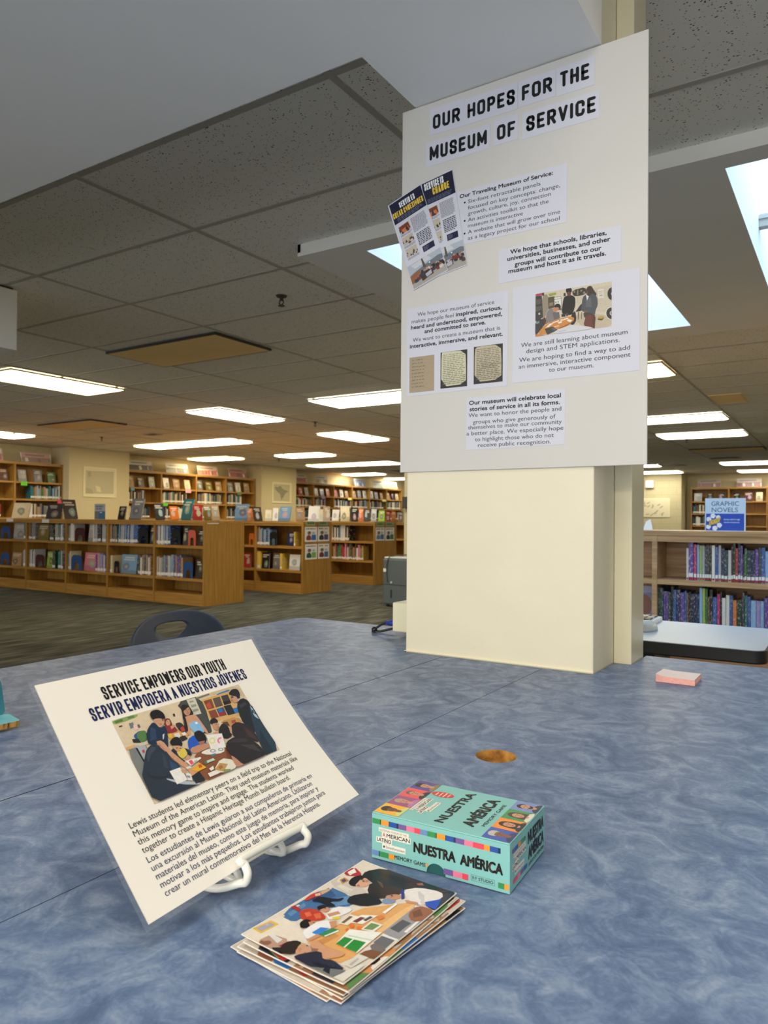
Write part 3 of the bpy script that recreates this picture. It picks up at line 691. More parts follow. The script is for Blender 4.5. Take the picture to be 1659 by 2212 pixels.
m = MB(); a, b = zf(at(835, 1345, y=1.79)), zf(at(851, 1346, y=1.79)); m.tube([a, a + (b - a)*0.45, a + (b - a)*0.5, b + Vector((0.006, 0, 0))], [0.006, 0.0075, 0.0095, 0.0095], 'blue_plastic', 8); part(m, 'plug', t, 'blue monitor plug')
m = MB(); a, b = zf(at(812, 1357, y=1.785)), zf(at(805, 1364, y=1.78)); m.tube([a + (a - b)*0.1, a + (b - a)*0.2, a + (b - a)*0.8, b], [0.005, 0.0085, 0.0085, 0.005], 'black_plastic', 10); part(m, 'ferrite_bead', t)

# ------------------------------------------------------------------ stacking chair at the far side of the left table
t = thing('stacking_chair', 'dark blue moulded school chair with a handle hole, behind the table', 'chair', (-1.72, 1.68, 0))
CY = 1.675
def back_pt(a, z):            # a across, z height: the shell is curved and leans away from the table
    k = (z - 0.46)/0.30
    return Vector((-1.815 - 0.055*k - 0.030*(1 - min(1, (a/0.23)**2)), CY + a, z))
N = 64
def outer(k):
    a = 2*math.pi*k/N; c, s = math.cos(a), math.sin(a); e = 2.6
    return (0.214*(1 + 0.02*s)*math.copysign(abs(c)**(2/e), c), 0.600 + 0.160*math.copysign(abs(s)**(2/e), s))
def inner(k):
    a = 2*math.pi*k/N; c, s = math.cos(a), math.sin(a)
    x = 0.066*math.copysign(abs(c)**0.75, c); z = 0.706 + (0.020*abs(s)**0.55 if s > 0 else -0.030*abs(s)**1.15)
    return (x*(1.0 if s > 0 else 1 - 0.25*abs(s)) - 0.018, z)
m = MB(); R = [0, 0.12, 0.35, 0.6, 0.85, 1.0]; vs = []; fs = []
for r in R:
    for k in range(N):
        (xo, zo), (xi, zi) = outer(k), inner(k); vs.append(back_pt(xi + (xo - xi)*r, zi + (zo - zi)*r))
for i in range(len(R) - 1):
    for k in range(N): fs.append((i*N + k, i*N + (k + 1) % N, (i + 1)*N + (k + 1) % N, (i + 1)*N + k))
m.raw(vs, fs, 'navy_plastic', smooth=True); part(m, 'backrest', t, solid=0.006, bevel=0.0022)
m = MB(); vs = []; fs = []; n = 16
for i in range(n + 1):
    for j in range(n + 1):
        u, w = i/n*2 - 1, j/n*2 - 1; c = 1 - 0.12*abs(u*w)**3
        vs.append((-1.63 + 0.205*u*c, CY + 0.215*w*c, 0.452 - 0.018*(1 - u*u)*(1 - w*w) - (0.022*max(0, u - 0.4)**2/0.36)))
for i in range(n):
    for j in range(n): a = i*(n + 1) + j; fs.append((a, a + n + 1, a + n + 2, a + 1))
m.raw(vs, fs, 'navy_plastic', smooth=True); part(m, 'seat', t, solid=0.007)
for sx, sy in ((-1, -1), (-1, 1), (1, -1), (1, 1)):
    m = MB(); m.tube([(-1.63 + 0.13*sx, CY + 0.16*sy, 0.438), (-1.63 + 0.19*sx, CY + 0.20*sy, 0.012)], 0.011, 'chrome', 12)
    lg = part(m, 'leg', t); m = MB(); m.tube([(-1.63 + 0.19*sx, CY + 0.20*sy, 0.0125), (-1.63 + 0.1915*sx, CY + 0.201*sy, 0)], 0.016, 'black_plastic', 12); part(m, 'foot_cap', lg)
for sy in (-1, 1):
    m = MB(); m.tube([(-1.70, CY + 0.17*sy, 0.442), (-1.80, CY + 0.175*sy, 0.455), (-1.832, CY + 0.17*sy, 0.50), (-1.845, CY + 0.165*sy, 0.60)], 0.010, 'chrome', 10); part(m, 'back_support', t)

# ------------------------------------------------------------------ the big foam board on the column
t = thing('foam_board', 'big white poster board titled with hopes for a museum, fixed to the column', 'poster board', (-0.66, COLY, 1.19))
BX, BW_, BZ0, BZ1 = -0.9585, 0.598, 1.187, 2.094
BY = 1.5688
S = plane_map((0, BY, 0), (1, 0, 0), (0, 0, 1))
m = MB(); m.box(BX, BX + BW_, BY, COLY - 0.0006, BZ0, BZ1, 'foam_board'); part(m, 'panel', t, bevel=0.0012)
INK = 'black_ink'
def slip(name, q, label=None, mat='cool_paper', h=0.0006, rows=(), extra=None):
    """a printed slip glued to the board; rows are (text, x0, x1, baseline, capital height, bold)"""
    mm = MB(); mm.prism(q[::-1], S, 0.0001, h, mat)
    for tx, x0, x1, y0, cap, bold in rows:
        if name == 'heading_slip': poster_caps(mm, S, tx, x0, y0, x1, cap, INK, t=.205, h=h + .00012, gap=.36, soft=True)
        else: write(mm, S, tx, x0, y0, x1, cap, INK, bold=bold, h=h + 0.00012)
    o = part(mm, name, t, label)
    if extra: extra(o)
    return o
BH, HB = 0.0345, 0.06
slip('heading_slip', [(-.879, 2.078), (-.785, 2.078), (-.783, 2.012), (-.879, 2.014)], 'slip reading OUR', rows=[('OUR', -.871, -.797, 2.0262, BH, HB)])
slip('heading_slip', [(-.784, 2.074), (-.650, 2.074), (-.650, 2.012), (-.784, 2.012)], 'slip reading HOPES', rows=[('HOPES', -.777, -.6565, 2.0262, BH, HB)], h=0.0007)
slip('heading_slip', [(-.648, 2.074), (-.560, 2.074), (-.560, 2.014), (-.648, 2.014)], 'slip reading FOR', rows=[('FOR', -.6395, -.568, 2.0267, BH, HB)])
slip('heading_slip', [(-.5585, 2.075), (-.473, 2.075), (-.473, 2.012), (-.5585, 2.012)], 'slip reading THE', rows=[('THE', -.550, -.4845, 2.029, BH, HB)])
slip('heading_slip', [(-.890, 1.997), (-.718, 1.997), (-.718, 1.940), (-.890, 1.937)], 'slip reading MUSEUM', rows=[('MUSEUM', -.8795, -.726, 1.9515, BH, HB)])
slip('heading_slip', [(-.709, 2.002), (-.648, 2.002), (-.648, 1.942), (-.709, 1.942)], 'slip reading OF', rows=[('OF', -.7005, -.655, 1.9527, BH, HB)])
slip('heading_slip', [(-.638, 1.998), (-.462, 1.998), (-.462, 1.938), (-.638, 1.938)], 'slip reading SERVICE', rows=[('SERVICE', -.6285, -.470, 1.9527, BH, HB)])
c1, B1 = 0.0088, 0.045
def dots(o):
    mm = MB()
    for z in (1.8265, 1.7825, 1.752): mm.poly(ell(-.7825, z, .0024, .0024), S, 0.00078, 'black_ink', (20, 20, 22))
    part(mm, 'bullets', o)
slip('text_slip', [(-.812, 1.8555), (-.532, 1.8575), (-.5335, 1.7268), (-.8036, 1.7265)], 'slip with the bulleted text', rows=[
    ('Our Traveling Museum of Service:', -.796, -.5653, 1.8395, c1, B1), ('Six-foot retractable panels', -.7738, -.594, 1.8225, c1, 0), ('focused on key concepts: change,', -.7738, -.5484, 1.8075, c1, 0),
    ('growth, culture, joy, connection', -.7738, -.570, 1.7938, c1, 0), ('An activities toolkit so that the', -.7738, -.5747, 1.7785, c1, 0), ('museum is interactive', -.7738, -.6354, 1.7645, c1, 0),
    ('A website that will grow over time', -.7738, -.548, 1.7495, c1, 0), ('as a legacy project for our school', -.7738, -.549, 1.735, c1, 0)], extra=dots)
slip('text_slip', [(-.695, 1.696), (-.4148, 1.6955), (-.4148, 1.618), (-.694, 1.6175)], 'slip hoping schools will contribute', rows=[
    ('We hope that schools, libraries,', -.6654, -.4457, 1.6812, .0095, B1), ('universities, businesses, and other', -.6725, -.4376, 1.6662, .0095, B1), ('groups will contribute to our', -.6544, -.4567, 1.6505, .0095, B1), ('museum and host it as it travels.', -.6697, -.4464, 1.6372, .0095, B1)])
def notes(o):
    for k, (a, b, z1, z0) in enumerate(((-.9326, -.8623, 1.4722, 1.3842), (-.845, -.7733, 1.4748, 1.387), (-.7562, -.6825, 1.4778, 1.3894))):
        w, h = b - a, z1 - z0; bg = [(168, 152, 126), (206, 204, 176), (190, 180, 156)][k]
        sh = [(bg, [(0, 0), (1, 0), (1, 1), (0, 1)])]
        if k: sh = [((46, 44, 42), [(0, 0), (1, 0), (1, 1), (0, 1)]), (bg, [(.03, .08 if k == 2 else .02), (.12, .0), (.93, .02), (.96, .5), (.95, .93), (.03, .95)])]
        random.seed(40 + k)
        for r in range((9, 17, 18)[k]):
            y = .08 + r*(.85/(9, 17, 18)[k]); x = .1
            while x < (.55 if k == 0 else .86):
                l = random.uniform(.04, .14); sh.append((tuple(int(c*.62) for c in bg), [(x, y), (x + l, y - .004), (x + l, y + .012), (x, y + .016)])); x += l + random.uniform(.015, .05)
            if k == 2 and 8 < r < 12: sh.append(((150, 140, 118), [(.3, y - .01), (.75, y - .02), (.75, y - .012), (.3, y)]))
        mm = MB(); picture(mm, S, a, z1, w, h, sh, 'matte_print', 0.00072); part(mm, 'photo', o, ('tan', 'pale green', 'grey')[k] + ' photo of a handwritten note')
slip('text_slip', [(-.9416, 1.5945), (-.669, 1.599), (-.6715, 1.3788), (-.94, 1.376)], 'sheet with three photos of handwritten notes', rows=[
    ('We hope our museum of service', -.9106, -.7048, 1.5725, .0092, 0), ('makes people feel', -.9273, -.8105, 1.5568, .0092, 0), ('inspired, curious,', -.804, -.6863, 1.5572, .0092, B1),
    ('heard and understood, empowered,', -.9284, -.6852, 1.542, .0092, B1), ('and committed to serve.', -.8901, -.7267, 1.5282, .0092, B1), ('We want to create a museum that is', -.9239, -.6897, 1.5105, .0092, 0),
    ('interactive, immersive, and relevant.', -.9316, -.6833, 1.4955, .0092, B1)], extra=notes)
Q4 = [(130, 368), (1500, 140), (1500, 940), (125, 1135)]
SH4 = [((206, 194, 174), Q4), ((190, 176, 154), [(870, 690), (1500, 750), (1500, 945), (1190, 990), (880, 900)]), ((196, 186, 166), [(860, 320), (1500, 200), (1500, 700), (900, 640)]),
    ((150, 138, 120), [(245, 390), (365, 370), (372, 620), (330, 700), (300, 800), (255, 790)]), ((62, 60, 57), [(132, 408), (246, 398), (268, 790), (128, 860)]), ((92, 88, 82), [(140, 470), (238, 455), (240, 540), (140, 560)]), ((92, 86, 80), [(136, 600), (246, 580), (248, 650), (136, 690)]), ((200, 198, 192), [(182, 712), (214, 700), (216, 738), (186, 742)]),
    ((178, 62, 96), [(134, 372), (250, 350), (256, 392), (134, 412)]), ((70, 34, 44), [(250, 350), (290, 342), (284, 398), (256, 404)]), ((148, 160, 70), [(362, 366), (504, 338), (506, 380), (380, 416)]), ((86, 76, 62), [(358, 430), (474, 408), (476, 610), (366, 640)]), ((140, 122, 98), [(380, 530), (450, 515), (450, 570), (380, 590)]),
    ((98, 96, 94), [(466, 426), (598, 410), (606, 660), (470, 640)]), ((220, 220, 214), [(474, 432), (592, 418), (598, 620), (482, 640)]), ((96, 94, 92), [(474, 462), (592, 446), (592, 454), (474, 470)]), ((120, 118, 116), [(490, 505), (510, 500), (512, 530), (492, 532)]), ((120, 118, 116), [(530, 498), (552, 494), (552, 522), (534, 526)]),
    ((52, 48, 44), [(798, 302), (1040, 240), (1046, 372), (852, 412), (800, 380)]), ((130, 122, 106), [(820, 310), (850, 302), (850, 340), (820, 350)]), ((130, 122, 106), [(880, 296), (905, 290), (905, 385), (880, 390)]), ((130, 122, 106), [(940, 300), (975, 290), (975, 320), (940, 330)]), ((130, 122, 106), [(990, 330), (1028, 320), (1028, 360), (990, 370)]), ((60, 54, 50), [(640, 356), (676, 346), (680, 402), (642, 412)]),
    ((216, 208, 194), [(1252, 288), (1356, 270), (1358, 432), (1258, 446)]), ((170, 160, 146), [(1270, 320), (1340, 306), (1340, 316), (1270, 332)]), ((170, 160, 146), [(1270, 350), (1340, 338), (1340, 348), (1270, 362)]), ((170, 160, 146), [(1280, 385), (1335, 375), (1335, 400), (1282, 410)]),
    ((34, 32, 32), ell(1502, 362, 78, 112)), ((200, 194, 184), ell(1500, 362, 12, 26)), ((222, 214, 200), ell(1502, 706, 110, 118)), ((34, 32, 32), ell(1502, 706, 98, 106)), ((190, 184, 174), ell(1502, 706, 36, 42)), ((60, 56, 54), ell(1504, 706, 20, 24)),
    ((178, 150, 62), [(1248, 792), (1290, 754), (1372, 764), (1340, 806), (1262, 806)]), ((80, 66, 36), [(1250, 800), (1340, 806), (1368, 772), (1340, 834), (1256, 828)]),
    ((46, 46, 50), [(880, 652), (955, 540), (985, 560), (985, 660), (850, 692)]), ((110, 88, 66), [(900, 690), (920, 690), (910, 830), (898, 820)]), ((110, 88, 66), [(960, 690), (972, 690), (968, 810), (955, 810)]),
    ((84, 50, 44), [(240, 820), (310, 785), (330, 860), (280, 950)]), ((128, 124, 122), [(326, 720), (372, 640), (430, 612), (470, 690), (540, 700), (572, 800), (450, 862), (350, 886), (318, 830)]), ((104, 100, 98), [(440, 700), (560, 690), (574, 800), (470, 830)]), ((196, 134, 100), [(440, 645), (470, 600), (545, 596), (545, 650), (500, 695), (450, 680)]), ((44, 32, 28), [(468, 590), (505, 542), (565, 540), (598, 600), (566, 642), (540, 600), (490, 612)]), ((150, 100, 78), [(300, 890), (340, 868), (360, 884), (310, 914)]),
    ((24, 24, 27), [(640, 440), (690, 398), (790, 386), (852, 430), (852, 560), (826, 660), (790, 745), (620, 730), (608, 650)]), ((22, 20, 20), [(680, 296), (700, 258), (765, 248), (792, 290), (782, 346), (690, 350)]), ((104, 64, 50), [(698, 336), (774, 328), (770, 384), (738, 416), (706, 392)]), ((96, 60, 48), [(670, 728), (710, 708), (735, 740), (700, 770)]), ((44, 50, 66), [(604, 730), (660, 715), (680, 770), (604, 776)]), ((28, 27, 28), [(780, 740), (850, 660), (876, 830), (820, 920), (760, 910)]),
    ((74, 77, 86), [(982, 424), (1042, 378), (1170, 352), (1244, 420), (1256, 560), (1212, 660), (1206, 740), (1110, 700), (1000, 690), (956, 650)]), ((92, 95, 104), [(1040, 470), (1130, 420), (1150, 600), (1040, 600)]), ((60, 44, 37), [(1040, 300), (1076, 232), (1142, 222), (1176, 290), (1238, 370), (1216, 400), (1160, 352), (1090, 414), (1048, 372)]), ((92, 62, 48), [(1046, 306), (1076, 300), (1092, 360), (1084, 404), (1050, 364)]), ((226, 222, 214), [(1044, 376), (1096, 410), (1062, 482)]), ((64, 54, 47), [(992, 690), (1110, 700), (1210, 740), (1200, 790), (1020, 806)]), ((120, 84, 66), [(1010, 670), (1070, 660), (1080, 690), (1020, 700)]),
    ((204, 134, 62), [(176, 1062), (290, 945), (430, 855), (600, 800), (760, 768), (836, 790), (826, 836), (760, 884), (560, 974), (470, 1044), (240, 1104)]), ((158, 98, 42), [(540, 985), (760, 884), (826, 836), (830, 850), (690, 950), (590, 1000)]),
    ((232, 226, 218), [(436, 880), (560, 834), (556, 858), (450, 890)]), ((232, 226, 218), [(580, 830), (640, 820), (642, 842), (590, 848)]), ((232, 226, 218), [(640, 812), (720, 792), (726, 812), (650, 836)]), ((232, 226, 218), [(530, 880), (600, 850), (618, 876), (560, 900)]), ((232, 226, 218), [(700, 848), (724, 814), (800, 836), (760, 872)]), ((232, 226, 218), [(316, 976), (390, 900), (464, 888), (380, 956)]), ((226, 190, 170), [(466, 950), (560, 926), (566, 944), (480, 966)]), ((170, 180, 90), [(384, 972), (440, 945), (452, 968), (400, 984)]),
    ((58, 58, 60), [(130, 850), (250, 800), (290, 930), (176, 1070), (126, 1134)]), ((120, 140, 150), [(140, 880), (200, 850), (205, 890), (150, 910)]), ((64, 62, 62), [(300, 996), (440, 950), (536, 1012), (346, 1100)]), ((92, 92, 92), [(420, 980), (470, 965), (520, 1010), (460, 1030)]), ((200, 128, 58), [(130, 1100), (230, 1085), (300, 1112), (128, 1134)]),
    ((206, 206, 210), [(420, 1092), (540, 1000), (660, 960), (740, 926), (820, 920), (1120, 950), (1190, 984)]), ((180, 180, 186), [(560, 1040), (700, 1005), (700, 1014), (560, 1052)]), ((104, 52, 44), [(996, 932), (1040, 768), (1090, 740), (1180, 746), (1216, 780), (1200, 980), (1110, 948)]), ((80, 38, 34), [(1160, 760), (1216, 780), (1200, 980), (1170, 968)])]
def photo4(o):
    mm = MB(); picture(mm, S, -.6042, 1.5793, .1702, .0964, SH4, 'coated_print', 0.00072, quad=Q4); part(mm, 'photo', o, 'photo of three students at a round table')
slip('text_slip', [(-.6583, 1.6025), (-.3764, 1.5985), (-.3757, 1.384), (-.6585, 1.383)], 'sheet with the photo of students at a table', rows=[
    ('We are still learning about museum', -.6381, -.4006, 1.4628, .0096, 0), ('design and STEM applications.', -.6254, -.417, 1.4478, .0096, 0), ('We are hoping to find a way to add', -.6425, -.3955, 1.4295, .0096, 0),
    ('an immersive, interactive component', -.6433, -.3944, 1.4145, .0096, 0), ('to our museum.', -.5716, -.4721, 1.400, .0096, 0)], extra=photo4)
slip('text_slip', [(-.7745, 1.358), (-.5342, 1.3607), (-.5345, 1.2375), (-.775, 1.2345)], 'slip about celebrating local stories', rows=[
    ('Our museum will celebrate local', -.7676, -.5445, 1.3417, .0092, B1), ('stories of service in all its forms.', -.7658, -.5468, 1.3267, .0092, B1), ('We want to honor the people and', -.769, -.5429, 1.3123, .0092, 0), ('groups who give generously of', -.7574, -.5561, 1.2958, .0092, 0),
    ('themselves to make our community', -.7699, -.5418, 1.2835, .0092, 0), ('a better place. We especially hope', -.7736, -.5379, 1.2695, .0092, 0), ('to highlight those who do not', -.7517, -.5597, 1.2546, .0092, 0), ('receive public recognition.', -.7441, -.5668, 1.2408, .0092, 0)])
# the two pull-up panel prints
def crowd(seed, n, cols, x0=0., x1=1., y0=.35, y1=.95, r=.07):
    random.seed(seed); out = []
    for k in range(n):
        x, y = random.uniform(x0, x1), random.uniform(y0, y1); c = random.choice(cols)
        out.append((c, [(x - r*.9, y + r*2.6), (x - r*.8, y + r*.6), (x, y + r*.2), (x + r*.8, y + r*.6), (x + r*.9, y + r*2.6)])); out.append((random.choice([(150, 108, 84), (190, 142, 112), (60, 44, 38)]), ell(x, y, r*.45, r*.62)))
    return out
SQ = [(0, 0), (1, 0), (1, 1), (0, 1)]
DARKS = [(38, 38, 44), (60, 54, 52), (84, 70, 60), (120, 50, 44), (50, 60, 84), (210, 204, 196)]
def banner(name, o, ex, w, h, title, seed, label, h0):
    ex = Vector((ex[0], 0, ex[1])).normalized(); ey = Vector((-ex.z, 0, ex.x)); T = plane_map(Vector((o[0], BY, o[1])), ex, ey)
    mm = MB(); mm.prism([(0, -h), (w, -h), (w, 0), (0, 0)], T, h0, h0 + 0.0005, 'cool_paper'); b = h0 + 0.0006; e = 0.0035; P = 'coated_print'
    mm.poly([(e, -0.245*h), (w - e*.3, -0.245*h), (w - e*.3, -e*.6), (e, -e*.6)], T, b, P, (12, 18, 52))
    for s, x0, x1, y, cap, col in title: poster_caps(mm, T, s, x0*w, -y*h, x1*w, cap*h, 'matte_print', col, t=.16, h=b + 0.0001, gap=.55)
    lines_of_type(mm, T, .14*w, .9*w, -.19*h, -.235*h, 3, P, (92, 98, 128), b + 5e-5)
    for k in range(3):
        y = .285 + k*.135; random.seed(seed + k)
        sh = [((196, 186, 170), SQ)] + ([((120, 60, 40), [(0, .1), (.9, 0), (1, .8), (.2, .9)]), ((214, 120, 70), [(.2, .5), (.8, .4), (.9, .9), (.2, 1)])] if k == 0 else []) + crowd(seed + 3*k, 5 + 4*k, DARKS, r=.13 - .03*k)
        picture(mm, T, .10*w, -y*h, .32*w, .095*h, sh, P, b)
        lines_of_type(mm, T, .10*w, .44*w, -(y + .1)*h, -(y + .125)*h, 2, P, (120, 120, 130), b + 2e-5)
    lines_of_type(mm, T, .47*w, .90*w, -.275*h, -.44*h, 13, P, (130, 130, 142), b + 2e-5)
    lines_of_type(mm, T, .50*w, .90*w, -.46*h, -.60*h, 8, P, (60, 62, 76), b + 2e-5, 6)
    mm.poly([(.55*w, -.69*h), (.88*w, -.69*h), (.88*w, -.625*h), (.55*w, -.625*h)], T, b, P, (18, 24, 62))
    lines_of_type(mm, T, .58*w, .72*w, -.635*h, -.68*h, 4, P, (104, 108, 136), b + 4e-5, 3)
    sky = [((176, 186, 200), SQ), ((206, 210, 216), [(.1, .05), (.6, .0), (.7, .2), (.2, .25)]), ((110, 120, 130), [(.0, .42), (.5, .3), (1, .2), (1, .5), (0, .6)])]
    sh = sky + [((150, 96, 60), [(.0, .45), (.3, .38), (.32, .75), (.0, .85)]), ((90, 80, 70), [(.42, .0), (.46, .0), (.5, .4), (.42, .4)]), ((168, 166, 160), [(0, .8), (1, .68), (1, 1), (0, 1)])] + crowd(seed + 20, 20, DARKS, .04, .96, .42, .66, .07)
    sh += [((62, 54, 44), [(.28, .72), (.62, .62), (.63, .80), (.30, .9)]), ((186, 184, 196), [(.42, .68), (.6, .63), (.6, .79), (.44, .83)]), ((70, 110, 150), ell(.62, .33, .05, .06)), ((226, 232, 236), ell(.62, .33, .028, .034))]
    picture(mm, T, e*.4, -.735*h, w - e*.8, .255*h, sh, P, b)
    return part(mm, name, t, label)
WH, YE = (236, 238, 244), (232, 196, 66)
banner('panel_print', (-.9045, 1.8995), (.0875, .0150), .0900, .2430, [('SERVICE IS', .10, .70, .092, .072, WH), ('CHANGE', .33, .84, .168, .072, YE)], 11, 'print of the navy panel titled Service is Change', 0.0012)
banner('panel_print', (-.9992, 1.8665), (.0957, .0330), .1010, .2410, [('SERVIR ES', .30, .76, .105, .062, WH), ('CREAR CONEXIONES', .05, .95, .182, .062, YE)], 31, 'print of the navy panel titled Servir es Crear Conexiones, overlapping', 0.0022)
random.seed(7)
# ------------------------------------------------------------------ laminated sign on a wire easel
R0 = Matrix(((-0.018175, -0.678670, 0.734218), (0.999584, -0.028769, -0.001849), (0.022377, 0.733880, 0.678911))); O0 = Vector((-0.521948, 0.511626, 0.846829))
SW, SHh = 0.2794, 0.2159
def sheet(x, y, h=0.0):
    a, b = x*2/SW, y*2/SHh
    bb = min(1.3, b*b)
    return O0 + R0 @ Vector((x, y, -0.0049*(1 - bb) - 0.0036*a*b - 0.0025*a*(1 - bb) + h))
t = thing('laminated_sign', 'laminated white sheet headed Service Empowers Our Youth, leaning on the wire easel', 'sign', (-0.52, 0.51, TZ))
def grid(mm, x0, x1, y0, y1, h, mat, n=16, col=(255, 255, 255)):
    vs = [sheet(x0 + (x1 - x0)*i/n, y0 + (y1 - y0)*j/n, h) for j in range(n + 1) for i in range(n + 1)]
    mm.raw(vs, [(j*(n + 1) + i, j*(n + 1) + i + 1, (j + 1)*(n + 1) + i + 1, (j + 1)*(n + 1) + i) for j in range(n) for i in range(n)], mat, col, True)
m = MB(); grid(m, -SW/2, SW/2, -SHh/2, SHh/2, 0.0, 'paper_white'); grid(m, -SW/2, SW/2, -SHh/2, SHh/2, -0.0008, 'paper_white')
HEAD = 0.0135
poster_caps(m, sheet, 'SERVICE EMPOWERS OUR YOUTH', -.0815, .0790, .0785, HEAD, 'black_ink', t=.155, h=0.0003, gap=.42)
poster_caps(m, sheet, 'SERVIR EMPODERA A NUESTROS JÓVENES', -.1025, .0622, .1005, HEAD*.96, 'navy_ink', t=.155, h=0.0003, gap=.42)
body = [('Lewis students led elementary peers on a field trip to the National', .0936), ('Museum of the American Latino. They used museum materials like', .0965), ('this memory game to inspire and engage. The students worked', .0836), ('together to create a Hispanic Heritage Month bulletin board.', .0708),
        ('Los estudiantes de Lewis guiaron a sus compañeros de primaria en', .099), ('una excursión al Museo Nacional del Latino Americano. Utilizaron', .0921), ('materiales del museo, como este juego de memoria, para inspirar y', .0953), ('motivar a los más pequeños. Los estudiantes trabajaron juntos para', .0994), ('crear un mural conmemorativo del Mes de la Herencia Hispana.', .0833)]
for k, (s, x1) in enumerate(body):
    y = (-.0366 - k*.0074) if k < 4 else (-.0676 - (k - 4)*.00735)
    write(m, sheet, s, -.1165, y, x1, .0052, 'black_ink' if k < 4 else 'navy_ink', bold=0.0, h=0.0003)
part(m, 'sheet', t)
QS = [(38, 385), (1268, 38), (1618, 662), (455, 1155)]
SK, SK2, HR_ = (204, 152, 120), (184, 132, 104), (30, 25, 26)
